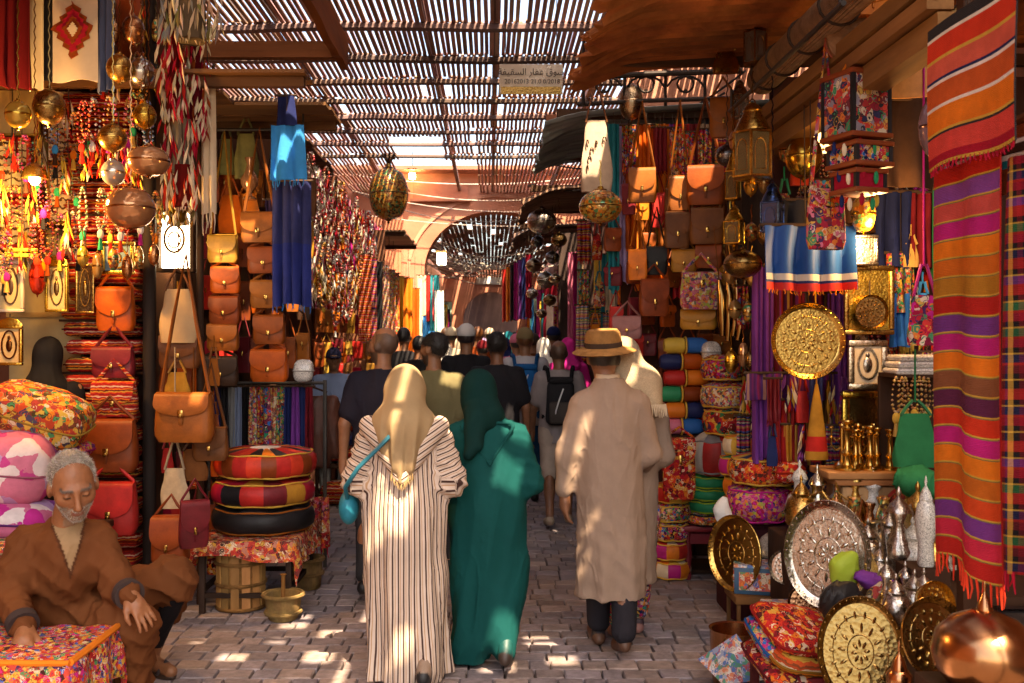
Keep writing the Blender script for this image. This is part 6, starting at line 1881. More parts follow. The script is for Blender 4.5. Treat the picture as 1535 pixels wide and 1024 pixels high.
# satchels of the near shop
for (lab, box, D, cc, m_) in (
    ('orange satchel with two buckled straps on the near partition', (146, 430, 202, 496), 6.12, 'tangerine', 'leather'),
    ('dark red leather case under the orange two-strap satchel', (140, 520, 202, 566), 6.08, 'maroon', 'leather'),
    ('striped kilim bag with a woven clasp on the near partition', (140, 572, 206, 624), 6.02, 'red', 'kilim'),
    ('large orange-brown satchel above the old man', (124, 628, 206, 706), 5.95, 'rust', 'leather'),
    ('deep red satchel just behind the head of the old man', (130, 722, 206, 800), 5.9, 'red', 'leather')):
    satchel(lab, box, D, cc, rail=P(0, box[1] - 34, D).z, m=m_)
for i, px in enumerate((122, 132)):
    pass
# post and panel glowing in place of daylight
pole('black wooden post between the near shop and the hanging bags', (wx(224, 6.15), 6.15, 0), (wx(224, 6.15), 6.15, 3.75), .04, (.02, .014, .012), 'wood')
pole('thin dark post right of the glowing daylight panel', (wx(300, 6.2), 6.2, 0), (wx(300, 6.2), 6.2, 3.24), .022, (.04, .02, .012), 'wood')
dc = thing('daylight_glow_frame', 'framed panel glowing in place of daylight with a round ornament above the canvas bag', 'glowing panel', P(262, 402, 6.3))
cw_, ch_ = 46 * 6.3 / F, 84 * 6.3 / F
b = MB(); b.box((0, .06, ch_ / 2), (cw_, .02, ch_), (1, .9, .75)); b.build('daylight_glow_panel', 'daylight_lantern_glow', dc, smooth=False)  # emissive sheet added as a stand-in for daylight
for (cx, cz, sx, sz) in ((0, ch_ + .012, cw_ + .05, .024), (0, -.012, cw_ + .05, .024), (-cw_ / 2 - .012, ch_ / 2, .024, ch_), (cw_ / 2 + .012, ch_ / 2, .024, ch_)):
    b = MB(); b.box((cx, .03, cz), (sx, .09, sz), (.05, .03, .02), bevel=.004); b.build('frame_bar', 'wood', dc)
b = MB(); b.tube([(.062 * math.cos(a), -.01, ch_ * .52 + .085 * math.sin(a)) for a in [2 * math.pi * q / 28 for q in range(28)]], .009, C['bronze'], n=6, closed=True)
b.tube([(.04 * math.cos(a), -.012, ch_ * .5 + .05 * math.sin(a)) for a in [2 * math.pi * q / 24 for q in range(24)]], .006, C['bronze'], n=6, closed=True); b.build('ornament', 'brass', dc)
# tassel and leaf garlands at the corner of the near shop
for i, (box, D, c1, lab) in enumerate((
    ((238, 40, 278, 182), 5.9, ['red', 'cream', 'crimson'], 'upper red and cream tassel garland beside the brown hide'),
    ((272, 62, 312, 210), 6.0, ['crimson', 'rust', 'cream'], 'upper crimson tassel garland right of the red and cream one'),
    ((240, 178, 300, 262), 5.95, ['cream', 'red', 'crimson'], 'middle cream-leaved tassel garland above the glowing daylight panel'),
    ((246, 246, 300, 312), 5.9, ['red', 'scarlet', 'cream'], 'lowest bright red tassel garland above the glowing daylight panel'),
    ((236, 300, 292, 336), 6.0, ['ochre', 'olive', 'cream'], 'dry olive leaf garland hanging over the glowing daylight panel'),
    ((240, -10, 330, 62), 5.8, ['sand', 'olive', 'grey'], 'tangle of dry twigs at the top above the red garlands'))):
    tassel_hanging(lab, box, D, c1, 'cream', 3.76)
cloth_hang('narrow white fringed cloth right of the red tassel garlands', (300, 108, 322, 320), 6.1, [(1, 'cream')], 3.7, pleats=2, amp=.02, m='fine_cloth', fringe=('cream', .12))
# bags by the post
tote('pale canvas bag with long straps below the glowing daylight panel', (238, 402, 296, 514), 6.05, (.5, .33, .17), 3.2, m='fine_cloth', strapc='brown', frac=.72)
satchel('dark brown leather pouch under the pale canvas bag', (240, 502, 300, 552), 6.1, 'brown', rail=2.0)
satchel('large smooth tan satchel hanging low beside the black post', (234, 588, 321, 662), 5.85, 'tan', rail=2.15, flap=.42, yaw=-.06)
tote('yellow suede pouch behind the large tan satchel', (246, 540, 286, 600), 6.05, 'ochre', 2.0, m='suede', frac=.7)
satchel('brown leather bag under the corner of the large tan satchel', (290, 640, 342, 690), 6.0, 'brown', rail=1.5)
tote('beige drawstring bag below the large tan satchel', (240, 662, 284, 762), 5.95, 'sand', 1.6, m='suede', frac=.6)
tote('soft brown suede bag beside the beige drawstring bag', (268, 658, 312, 720), 6.0, 'brown', 1.6, m='suede', frac=.75)
satchel('tall red-brown box bag on the ground by the post', (230, 772, 282, 846), 5.75, 'rust', rail=P(0, 742, 5.75).z, dep=.15)
satchel('glossy maroon bag leaning over the tall box bag', (268, 748, 312, 820), 5.7, 'maroon', rail=P(0, 716, 5.7).z, yaw=.5, tilt=.1)
hang_rail('iron rail carrying the bags beside the black post', (wx(232, 6.05), 6.05), (wx(322, 6.05), 6.05), 3.2)
# two columns of small satchels
hang_rail('iron rail under the plank awning for the tan satchels', (-2.1, 7.0), (-1.3, 7.0), 3.12)
L1 = [(312, 352, 357, 394, 'ochre', 'yellow-tan'), (316, 400, 360, 440, 'tangerine', 'orange'), (314, 444, 361, 486, 'rust', 'red-brown'), (311, 486, 358, 526, 'tan', 'light tan'), (305, 534, 357, 578, 'darkbrown', 'near-black')]
L2 = [(362, 318, 416, 364, 'tan', 'sunlit tan'), (372, 370, 422, 410, 'rust', 'glossy rust'), (376, 420, 427, 462, 'tan', 'pale tan'), (380, 472, 428, 516, 'cognac', 'cognac'), (376, 524, 432, 572, 'tangerine', 'orange-brown')]
for colm, lst, D in (('left', L1, 6.95), ('right', L2, 6.85)):
    for i, (a, b_, c2, d2, cc, wd) in enumerate(lst):
        satchel(f'{wd} satchel, {ORD[i]} from the top of the {colm} satchel column by the blue scarf', (a, b_, c2, d2), D, cc, rail=3.1 if i == 0 else P(0, lst[i - 1][3] - 4, D).z, group='small satchels in two columns', yaw=random.uniform(-.12, .12))
tote('orange cloth bag above the left satchel column', (326, 268, 366, 350), 7.15, 'tangerine', 3.1, m='suede', frac=.7)
tote('olive suede bag high above the satchel columns', (350, 178, 388, 268), 7.1, 'olive', 3.1, m='suede', frac=.75)
pot('gold teardrop lamp base hanging above the right satchel column', P(374, 300, 7.0), EWER, 'copper', 'glass_ball', name='hanging_flask', cat='flask', s=1.05)
tote('shiny orange sequinned pouch above the right satchel column', (352, 275, 392, 350), 7.2, 'orange', 3.1, m='silk', frac=.8)
tote('dark green cloth bag left of the olive suede bag', (328, 190, 352, 262), 7.3, 'olive', 3.1, m='suede', frac=.75)
# blue scarves
cloth_hang('bright blue fringed scarf hanging in front of the plank awning', (403, 188, 458, 270), 6.5, [(1, 'azure')], 3.24, pleats=2, amp=.035, fringe=('azure', .05), m='cloth', taper=.12, name='scarf', cat='scarf', lip=False)
cloth_hang('dark navy top of the blue scarf folded over its hanger', (412, 144, 444, 190), 6.52, [(1, 'navy')], 3.24, pleats=1, amp=.03, m='cloth', taper=.25, name='scarf', cat='scarf')
cloth_hang('long indigo shawl hanging below the bright blue scarf', (408, 272, 466, 458), 6.75, [(.5, (.03, .035, .12)), (.5, (.02, .03, .16))], 3.1, pleats=4, amp=.03, m='cloth', fringe=('blue', .04), name='shawl', cat='shawl')
cloth_hang('dark plum shawl peeking out left of the indigo shawl', (398, 300, 416, 440), 6.95, [(1, (.06, .03, .07))], 3.1, pleats=2, amp=.03, m='cloth', name='shawl', cat='shawl')
# clothes rack
ra = thing('clothes_rack', 'iron garment rail carrying scarves behind the pouf table', 'clothes rack', (wx(400, 7.2), 7.2, 0))
z_r = P(0, 574, 7.2).z
b = MB(); b.tube([(-.42, 0, z_r), (.42, 0, z_r)], .012, (.1, .09, .08), n=8); b.build('bar', 'iron', ra)
for q in (-.42, .42):
    b = MB(); b.tube([(q, 0, 0), (q, 0, z_r + .02)], .014, (.1, .09, .08), n=8); b.build('upright', 'iron', ra)
rk = [('navy', 'cloth'), ('charcoal', 'cloth'), ('grey', 'fine_cloth'), ((.2, .25, .36), 'fine_cloth'), ('black', 'cloth'), ('cream', 'suzani_fine'), ('red', 'suzani_fine'), ('blue', 'suzani'), ('cream', 'suzani_red'), ('emerald', 'suzani_fine'), ('navy', 'fine_cloth'), ('purple', 'cloth'), ('navy', 'cloth'), ('maroon', 'cloth')]
rw = ['navy', 'charcoal', 'grey', 'slate blue', 'black', 'cream floral', 'red floral', 'blue floral', 'cream and red floral', 'green floral', 'dark navy', 'purple', 'plain navy', 'maroon']
for i, (cc, m_) in enumerate(rk):
    px = 326 + i * 10.6
    cloth_hang(f'{rw[i]} scarf, {ORD[i]} from the left on the clothes rack', (px - 7, 580, px + 7, 682 + random.uniform(-8, 10)), 7.16 + random.uniform(-.03, .03), [(1, cc)], None, pleats=2, amp=.02, m=m_, name='scarf', cat='scarf', group='scarves on the clothes rack', yaw=random.uniform(-.5, .5), taper=.3)
S_ = SDF((-.2, -.12, -.62), (.2, .12, .05), .012)
S_.column([(-.55, 0, 0, .13, .06), (-.3, 0, 0, .14, .07), (-.08, 0, 0, .16, .06), (-.02, 0, 0, .08, .04)], .03); S_.rc((-.15, 0, -.06), (-.18, -.01, -.45), .045, .035, .03); S_.rc((.15, 0, -.06), (.17, -.01, -.45), .045, .035, .03)
o = S_.build('hanging_leather_jacket', 'leather', [(.09, .03, .018)], disp=wrinkle(.01, 14, 3)); o.location = P(470, 588, 7.3); tag(o, 'dark brown leather jacket at the end of the clothes rack', 'jacket')
b = MB(); b.tube([(-.1, 0, .0), (0, 0, .035), (.1, 0, .0)], .008, C['darkbrown'], n=6); b.tube([(0, 0, .03), (0, 0, .09)], .004, C['darkbrown'], n=5); b.build('hanger', 'wood_x', o)
cushion('round white lace cap on top of the clothes rack', P(455, 556, 7.0), (.14, .12, .16), 'white', 'ceramic', name='lace_cap', cat='cap')
# pouf table
TX0, TX1, TY0, TY1, TZ = wx(292, 5.95), wx(440, 5.95), 5.95, 6.72, .43
table('low iron-legged table carrying three stacked poufs', TX0, TX1, TY0, TY1, TZ, (.06, .035, .025))
b = MB()
tw, td = TX1 - TX0, TY1 - TY0
def cfn(u, v):
    x = (u - .5) * (tw + .26); y = (v - .5) * (td + .2)
    ex, ey = abs(x) - tw / 2 - .006, -y - td / 2 - .006
    z = .006
    if ex > 0: z -= ex * 1.25; x = math.copysign(tw / 2 + .01 + ex * .22 + .014 * math.sin(y * 30) * min(1, ex * 12), x)
    if ey > 0: z -= ey * (1.05 + .25 * math.sin(x * 9)); y = -td / 2 - .01 - ey * .16 - .012 * math.sin(x * 26) * min(1, ey * 12)
    if y > td / 2: z -= (y - td / 2); y = td / 2 + .01
    return (x, y, z)
b.sheet(cfn, 40, 30, lambda u, v: jit((.42, .17, .12), .1), .005)
o = b.build('tablecloth', 'suzani_red', None, angle=80, loc=((TX0 + TX1) / 2, (TY0 + TY1) / 2, TZ)); tag(o, 'faded red patterned cloth draped over the pouf table', 'tablecloth')
pcx = wx(396, 6.35)
pouf('black leather pouf with tan seams at the bottom of the table stack', (pcx, 6.33, TZ + .012), .325, .165, ['black', 'charcoal'], 'black', n=10, seam='tan', m='leather')
pouf('red and gold leather pouf in the middle of the table stack', (pcx + .0, 6.33, TZ + .18), .325, .165, ['red', 'crimson', 'ochre', 'maroon'], ['red', 'maroon', 'ochre', 'crimson', 'black'], n=14, seam='gold', m='leather')
pouf('striped red leather pouf with a white centre on top of the table stack', (pcx + .01, 6.34, TZ + .35), .325, .175, ['scarlet', 'black', 'orange', 'charcoal', 'red'], ['red', 'scarlet', 'rust'], n=22, seam='gold', m='leather', top=('white', .5))
# baskets beneath
def basket(label, c, r0, r1, h, colr, hoops, slats=0, name='basket'):
    t = thing(name, label, 'basket', c)
    b = MB(); b.lathe([(r0 * .9, 0), (r0, .01), ((r0 + r1) / 2 * 1.03, h * .5), (r1, h), (r1 * .94, h), (r1 * .9, h * .5), (.0001, h * .35)], lambda i, j: jit(colr, .12), 26); b.build('wall', 'straw', t, angle=60)
    for q in hoops:
        rr = r0 + (r1 - r0) * q + .008
        b = MB(); b.tube([(rr * 1.015 * math.cos(a), rr * 1.015 * math.sin(a), h * q) for a in [2 * math.pi * k / 26 for k in range(26)]], .012, shade(colr, .8), n=6, closed=True); b.build('hoop', 'straw', t)
    for k in range(slats):
        a = 2 * math.pi * k / slats
        b = MB(); b.box((0, 0, h * .5), (.05, .008, h * .9), jit(shade(colr, 1.1), .2), M_=Matrix.Rotation(a, 4, 'Z') @ Matrix.Translation((0, -(r0 + r1) / 2 * 1.03, 0))); b.build('slat', 'wood', t, smooth=False)
    return t
basket('tall slatted wooden barrel basket under the pouf table', (wx(360, 6.1), 6.12, 0), .135, .145, .4, (.36, .18, .06), (.04, .4, .72, .97), 14, name='barrel_basket')
basket('small shallow straw basket in front of the table leg', (wx(424, 5.85), 5.86, 0), .085, .108, .15, (.4, .26, .1), (.3, .98))
basket('woven straw basket behind the small shallow one', (wx(458, 6.6), 6.6, 0), .1, .11, .2, (.34, .2, .08), (.5, .97))
pot('small wooden pestle bowl standing in the shallow basket', (wx(424, 5.85), 5.86, .055), [(.03, 0), (.05, .03), (.045, .06), (.012, .065), (.012, .2), (.02, .21)], (.35, .15, .04), 'wood', name='wooden_bowl', cat='bowl')
cloth_hang('pink fringed shawl hanging off the back corner of the pouf table', (452, 745, 492, 820), 6.75, [(.5, 'pink'), (.2, 'cream'), (.3, 'crimson')], None, pleats=3, m='suzani_red', fringe=('crimson', .06), name='shawl', cat='shawl', lip=False)
# cushions and bench behind the old man
table('plain bench behind the old man carrying big cushions', -3.3, wx(118, 5.3), 4.98, 5.8, .6, 'darkbrown', name='bench', cat='bench')
cushion('yellow and red flowered kilim cushion behind the old man', P(58, 622, 5.45), (.56, .4, .3), 'gold', 'suzani', (.15, .32, .1))
cushion('pink and white patchwork cushion at the left edge', P(20, 700, 5.25), (.42, .42, .38), 'pink', 'patchpink', (.1, .1, .2))
cushion('plum and pink flat cushion under the patchwork one', P(18, 776, 5.2), (.46, .44, .19), 'purple', 'patchpink', (0, .05, .1))
cushion('small pink roll cushion beside the patchwork one', P(96, 672, 5.55), (.28, .3, .1), 'magenta', 'suzani_pink', (0, .1, 0))
cushion('patterned beige cushion low behind the old man', P(10, 818, 5.05), (.3, .4, .1), 'sand', 'suzani_fine', (0, 0, 0))
# crate the man sits on, patchwork box under his hand
def crate(label, c, d, colr):
    t = thing('wooden_crate', label, 'crate', c)
    for k in range(4):
        for s_ in (-1, 1):
            b = MB(); b.box((0, s_ * d[1] / 2, d[2] * (k + .5) / 4), (d[0], .018, d[2] / 4 - .012), jit(colr, .15)); b.build('slat', 'wood_x', t, smooth=False)
            b = MB(); b.box((s_ * d[0] / 2, 0, d[2] * (k + .5) / 4), (.018, d[1] - .02, d[2] / 4 - .012), jit(colr, .15)); b.build('slat', 'wood_y', t, smooth=False)
    for sx in (-1, 1):
        for sy in (-1, 1):
            b = MB(); b.box((sx * (d[0] / 2 - .025), sy * (d[1] / 2 - .025), d[2] / 2), (.03, .03, d[2] - .004), shade(colr, .7)); b.build('corner_post', 'wood', t, smooth=False)
    b = MB(); b.box((0, 0, d[2] - .005), (d[0] - .03, d[1] - .03, .016), colr); b.build('top', 'wood_x', t, smooth=False)
crate('rough wooden crate the old man sits on', (-1.93, 4.44, 0), (.5, .42, .3), (.22, .12, .06))
t = thing('draped_box', 'low box covered with colourful patchwork textile under the hand of the old man', 'box', (wx(40, 3.95), 3.98, 0))
zt = P(0, 968, 3.95).z
b = MB(); b.box((0, 0, zt / 2), (.5, .46, zt - .01), (.1, .05, .03), bevel=.01); b.build('box_body', 'wood', t)
b = MB()
def bfn(u, v):
    x, y = (u - .5) * .86, (v - .5) * .84
    ex, ey = abs(x) - .262, abs(y) - .242
    z = zt + .004 + .006 * math.sin(x * 40) * math.sin(y * 37)
    if ex > 0: z -= ex * 1.2; x = math.copysign(.266 + ex * .1 + .01 * math.sin(y * 30), x)
    if ey > 0: z -= ey * 1.2; y = math.copysign(.246 + ey * .1 + .01 * math.sin(x * 30), y)
    return (x, y, z)
b.sheet(bfn, 34, 34, (.5, .06, .04), .006); b.build('patchwork_cover', 'suzani_fine', t, angle=80)
b = MB(); b.tube([(.262, -.24, zt + .002), (.266, 0, zt + .004), (.262, .24, zt + .002)], .014, C['orange'], n=6); b.tube([(-.26, -.246, zt + .002), (.262, -.25, zt + .002)], .012, C['orange'], n=6); b.build('edging', 'cloth', t)
# ------------------------------------------------------------------ RIGHT SIDE, blankets nearest the camera
W_ = 'white'; G_ = 'gold'
up = [(.07, 'charcoal'), (.02, W_), (.12, 'scarlet'), (.02, G_), (.11, (.6, .11, .07)), (.018, 'navy'), (.02, W_), (.13, (.58, .1, .025)), (.02, W_), (.14, 'orange'), (.015, G_), (.015, 'charcoal'), (.12, (.62, .06, .05)), (.05, 'crimson'), (.02, G_)]
lw = []
for k in ['red', 'violet', (.6, .09, .08), 'magenta', 'orange', (.6, .14, .02), 'ochre', 'red', 'purple', 'magenta', 'orange', (.25, .09, .04), (.1, .02, .06), 'scarlet', 'magenta', 'orange', (.55, .14, .02), (.6, .07, .02), 'purple', (.6, .03, .07), 'red']:
    lw += [(.04, k), (.0035, G_), (.0025, 'olive')]
pl_ = []
for k in range(16): pl_ += [(.03, random.choice(['maroon', 'crimson', 'red'])), (.02, 'black'), (.006, 'gold'), (.03, random.choice(['purple', 'navy', 'green', 'black'])), (.01, 'red')]
cloth_hang('thick red and orange striped blanket folded over the upper rail at the right edge', (1315, 6, 1590, 236), 2.98, up, 2.9, yaw=-math.pi / 2, pleats=1, amp=.012, m='wool', name='blanket', cat='blanket', fringe=('crimson', .02), lip=False)
cloth_hang('long striped blanket in red, orange, violet and magenta at the right edge', (1344, 242, 1551, 852), 3.12, lw, 2.9, yaw=-math.pi / 2, pleats=2, amp=.014, m='wool', name='blanket', cat='blanket', fringe=('scarlet', .07), lip=False)
cloth_hang('cream and teal striped cloth between the two big blankets', (1375, 205, 1590, 300), 3.02, [(.2, 'rust'), (.06, W_), (.14, 'darkbrown'), (.08, W_), (.12, 'teal'), (.4, 'rust')], 2.9, yaw=-math.pi / 2, pleats=1, amp=.01, m='wool', lip=False)
cloth_hang('dark plaid blanket hanging behind the striped ones at the right edge', (1432, 215, 1740, 880), 2.65, pl_, 2.9, yaw=-math.pi / 2, pleats=4, amp=.03, m='plaid', name='blanket', cat='blanket', fringe=('crimson', .06), lip=False)
t = thing('blanket_rack', 'wooden rack holding the striped blankets at the right edge', 'rack', (1.56, 2.9, 0))
for z_ in (2.83, 2.28):
    b = MB(); b.tube([(-.03, -.7, z_), (-.03, .52, z_)], .018, C['brown'], n=8); b.build('rail', 'wood_y', t)
for y_ in (-.68, .46):
    b = MB(); b.box((.05, y_, 1.42), (.05, .05, 2.84), C['darkbrown']); b.build('upright', 'wood', t, smooth=False)
b = MB(); b.tube([(-.085, -.2, 2.2), (-.09, -.2, 2.33), (-.09, -.34, 2.36), (-.085, -.34, 2.2)], .01, (.03, .015, .015), n=6); b.build('hook', 'iron', t)

# ------------------------------------------------------------------ rolled blind and cornice
t = thing('rolled_blind', 'rolled up reed blind tied with cords below the ceiling on the right', 'blind', (1.56, 3.7, 3.14))
b = MB(); b.tube([(0, 0, 0), (0, 1.0, .0), (0, 2.02, 0)], .088, (.34, .2, .11), n=18)
b.build('roll', 'straw', t)
for q in (.3, .75, 1.2, 1.6, 1.9):
    b = MB(); b.tube([(.094 * math.cos(a), q + .02 * math.sin(a), .094 * math.sin(a)) for a in [2 * math.pi * k / 16 for k in range(16)]], .007, (.05, .03, .02), n=5, closed=True); b.build('tie', 'cloth', t)
t = thing('shop_cornice', 'weathered wooden cornice running under the rolled blind', 'cornice', (1.62, 3.7, 2.9))
for (dx, dz, w2, h2) in ((0, .07, .06, .07), (.03, -.01, .1, .06), (.08, -.1, .12, .1)):
    b = MB(); b.box((dx, 1.1, dz), (w2, 2.3, h2), jit((.3, .14, .05), .2)); b.build('moulding', 'wood_y', t, smooth=False)
t = thing('shop_window', 'small lit shop window behind the brass dome lamp', 'window', P(1217, 202, 6.05))
b = MB(); b.box((0, 0, 0), (.34, .02, .24), (.9, .7, .4)); b.build('pane', 'shop_glow', t, smooth=False)
for (cx, cz, sx, sz) in ((0, .135, .4, .03), (0, -.135, .4, .03), (-.185, 0, .03, .24), (.185, 0, .03, .24)):
    b = MB(); b.box((cx, -.01, cz), (sx, .05, sz), (.2, .1, .04)); b.build('frame_bar', 'wood_x', t, smooth=False)
hang_rail('iron rail along the right shop carrying lanterns', (1.42, 4.0), (1.42, 5.9), 3.0)
hang_rail('inner iron rail of the right shop', (1.9, 4.0), (1.9, 6.0), 3.0)
RZ = 3.05
# ------------------------------------------------------------------ lanterns and hanging goods of the right shop
lantern('large hexagonal brass lantern with amber panes', (1096, 150, 1160, 288), 5.2, 'brass', RZ)
lantern('dark iron lantern high above the large brass one', (1113, 14, 1152, 112), 5.6, 'bronze', 3.3, gc=(.5, .4, .35))
lantern('small silver lantern behind the bag straps', (1094, 118, 1124, 188), 6.0, 'silver', 3.3, gc=(.55, .5, .45))
lantern('narrow gold lantern left of the large brass lantern', (1086, 226, 1112, 312), 5.7, 'gold', RZ, sides=4)
lantern('squat gold lantern under the narrow one', (1083, 308, 1118, 376), 5.65, 'gold', P(0, 318, 5.65).z, sides=4)
lantern('blue painted lantern beside the blue trimmed cloth', (1138, 272, 1178, 362), 5.3, (.06, .12, .35), RZ, sides=4, gc=(.2, .25, .5))
ball_lamp('grey pierced ball lamp above the leather satchels', (1072, 214, 1108, 252), 6.2, 'grey', 3.3)
ball_lamp('dark brass bowl lamp under the squat gold lantern', (1085, 372, 1142, 420), 5.6, 'bronze', P(0, 366, 5.6).z)
t = ball_lamp('brass dome lamp in front of the lit shop window', (1178, 196, 1232, 274), 5.5, 'gold', RZ, 'brass_smooth')
t = thing('hanging_straw_drum', 'round straw drum bag hanging at the top right', 'bag', P(1282, 56, 4.6), rot=(0, 0, -.35))
b = MB(); b.lathe([(.0001, -.05), (.1, -.05), (.122, -.045), (.128, 0), (.122, .045), (.1, .05), (.0001, .05)], (.5, .26, .13), 32, Matrix.Rotation(math.pi / 2, 4, 'X')); b.build('drum', 'straw', t, angle=50)
b = MB(); b.tube([(.129 * math.cos(a), 0, .129 * math.sin(a)) for a in [2 * math.pi * k / 28 for k in range(28)]], .008, C['rust'], n=5, closed=True); b.build('piping', 'leather', t)
b = MB(); b.tube([(-.1, 0, .08), (-.05, 0, .22), (0, 0, RZ - t.location.z), (.05, 0, .22), (.1, 0, .08)], .007, C['tan'], n=5); b.build('strap', 'leather', t)
satchel('orange leather satchel at the very top right above the straw drum', (1280, -30, 1330, 24), 4.5, 'orange', rail=RZ)
t = thing('hanging_hide', 'stiff orange leather panel beside the straw drum', 'leather panel', P(1352, 112, 4.7), rot=(0, 0, .2))
b = MB(); b.sheet(lambda u, v: ((u - .5) * .27, .03 * math.sin(u * 3) - .02, -(v - .5) * .22 + .02 * (u - .5)), 10, 6, (.5, .2, .05), .012); b.build('panel', 'leather', t)
b = MB(); b.tube([(-.1, 0, .1), (-.06, .01, .4)], .004, C['brown'], n=5); b.tube([(.1, 0, .1), (.06, .01, .4)], .004, C['brown'], n=5); b.build('cord', 'cloth', t)
def boxlamp(label, box, D, colr, yaw, m, rail):
    c, w, h = place(*box, D)
    base = c - Vector((0, 0, h))
    t = thing('hanging_box_lantern', label, 'lantern', base, yaw)
    ww = w * .72
    for k in range(4):
        b = MB(); b.box((0, -ww / 2, h / 2), (ww * .9, .008, h * .9), col(colr), M_=Matrix.Rotation(k * math.pi / 2, 4, 'Z')); b.build('panel', m, t, smooth=False)
        b = MB(); b.box((ww / 2, -ww / 2, h / 2), (.018, .018, h), C['charcoal'], M_=Matrix.Rotation(k * math.pi / 2, 4, 'Z')); b.build('post', 'iron', t, smooth=False)
    for z_ in (.012, h - .012):
        b = MB(); b.box((0, 0, z_), (ww + .03, ww + .03, .022), C['rust'], bevel=.004); b.build('plate', 'paint', t)
    b = MB()
    for k in range(9):
        a = 2 * math.pi * k / 9
        b.ell((ww * .5 * math.cos(a), ww * .5 * math.sin(a), -.03 - .02 * (k % 2)), (.012, .012, .03), PAL1[k % len(PAL1)], 6, 5)
    b.build('pompon', 'cloth', t)['kind'] = 'stuff'
    b = MB(); b.tube([(-ww * .4, 0, h), (0, 0, h + (rail - base.z - h) * .6), (ww * .4, 0, h)], .006, C['orange'], n=5); b.tube([(0, 0, h + (rail - base.z - h) * .6), (0, 0, rail - base.z)], .006, C['orange'], n=5); b.build('cord', 'cloth', t)
boxlamp('embroidered grey and red box lantern under the straw drum', (1238, 112, 1328, 212), 4.5, (.28, .24, .28), .35, 'suzani', RZ)
boxlamp('beaded blue middle tier hanging under the embroidered box lantern', (1246, 216, 1330, 254), 4.5, 'navy', .35, 'suzani_fine', P(0, 211, 4.5).z)
boxlamp('red bottom tier hanging under the beaded blue tier', (1252, 256, 1322, 292), 4.5, 'crimson', .35, 'cloth', P(0, 253, 4.5).z)
satchel('pink embroidered shoulder bag in front of the blue trimmed cloth', (1208, 284, 1268, 374), 4.65, 'pink', rail=RZ, m='suzani', flap=.25, name='embroidered_bag', yaw=.3)
for i, (box, lab) in enumerate((((1392, 46, 1430, 132), 'upper smoky glass ball in a net by the striped blanket'), ((1378, 138, 1424, 244), 'lower smoky glass ball in a net by the striped blanket'))):
    ball_lamp(lab, box, 3.9, (.3, .2, .22), RZ if i == 0 else P(0, 130, 3.9).z, 'glass_ball', name='glass_ball')
cloth_hang('dark brown sacking hung behind the lower glass ball', (1310, 150, 1412, 282), 5.0, [(1, 'darkbrown')], RZ, pleats=2, m='suede')
cloth_hang('vivid blue skirt cloth with a silver and red trim', (1146, 338, 1282, 436), 5.05, [(.74, (.012, .07, .26)), (.1, 'silver'), (.04, 'navy'), (.12, 'red')], RZ, pleats=4, amp=.03, m='silk', fringe=('orange', .02), name='skirt', cat='skirt')
hgs = [((1312, 288, 1372, 402), 'navy', 'dark navy robe hanging right of the gold lamp', 'cloth'), ((1366, 290, 1400, 400), 'maroon', 'maroon robe hanging beside the dark navy robe', 'cloth'), ((1396, 280, 1424, 420), 'green', 'dark green robe hanging beside the striped blanket', 'cloth'),
       ((1330, 380, 1372, 470), 'emerald', 'dark green beaded shawl behind the red pouch', 'suzani_fine'), ((1400, 400, 1420, 520), 'red', 'red patterned shawl next to the striped blanket', 'suzani_red'), ((1336, 440, 1366, 520), 'blue', 'blue scarf left of the red beaded pouch', 'cloth'),
       ((1160, 300, 1240, 345), 'charcoal', 'charcoal cloth behind the embroidered shoulder bag', 'cloth'), ((1240, 300, 1310, 350), 'darkbrown', 'brown cloth behind the gold mosaic lamp', 'suede')]
for box, cc, lab, m_ in hgs: cloth_hang(lab, box, 5.5, [(1, cc)], RZ, pleats=3, m=m_, name='robe' if 'robe' in lab else 'shawl', cat='robe' if 'robe' in lab else 'shawl')
gl = ball_lamp('tall lit gold mosaic lamp behind the box lantern', (1276, 290, 1312, 352), 5.0, 'gold', RZ, 'mosaic', flat=.7)
pl = bpy.data.lights.new('mosaic_light', 'POINT'); pl.energy = 7; pl.color = (1, .6, .25); pl.shadow_soft_size = .08
lo_ = bpy.data.objects.new('mosaic_light', pl); COLL.objects.link(lo_); lo_.parent = gl; lo_.location = (.05, -.12, -.1)
framed('silver embossed plaque above the square gold tray', (1274, 352, 1316, 398), 5.2, 'silver', 'silver', im='brass_chased', rail=RZ)
tray('big round engraved brass tray hanging on the right', (1154, 454, 1266, 569), 5.1, 'brass', rail=2.9, rim=.2, tilt=.03)
framed('square hammered gold tray on the right', (1265, 398, 1340, 502), 5.3, 'brass', 'gold', im='brass_chased', rail=P(0, 350, 5.3).z, fw=.1)
tray('round pierced gold disc on the square gold tray', (1280, 442, 1330, 494), 5.26, 'bronze', rail=P(0, 420, 5.26).z, rim=.16, name='disc')
framed('framed silver relief of a lyre bird under the square tray', (1271, 510, 1330, 584), 5.3, 'cream', (.6, .48, .32), m='brass_chased', im='paint', rail=P(0, 500, 5.3).z, oval='silver', fw=.16)
framed('carved gilt chest panel behind the candlesticks', (1262, 586, 1338, 690), 5.45, 'gold', (.5, .32, .1), m='brass', im='brass', rail=P(0, 580, 5.45).z, fw=.14)
tote('red beaded pouch with bright trinkets near the striped blanket', (1360, 396, 1410, 518), 4.7, 'magenta', RZ, m='suzani', frac=.62, name='beaded_pouch')
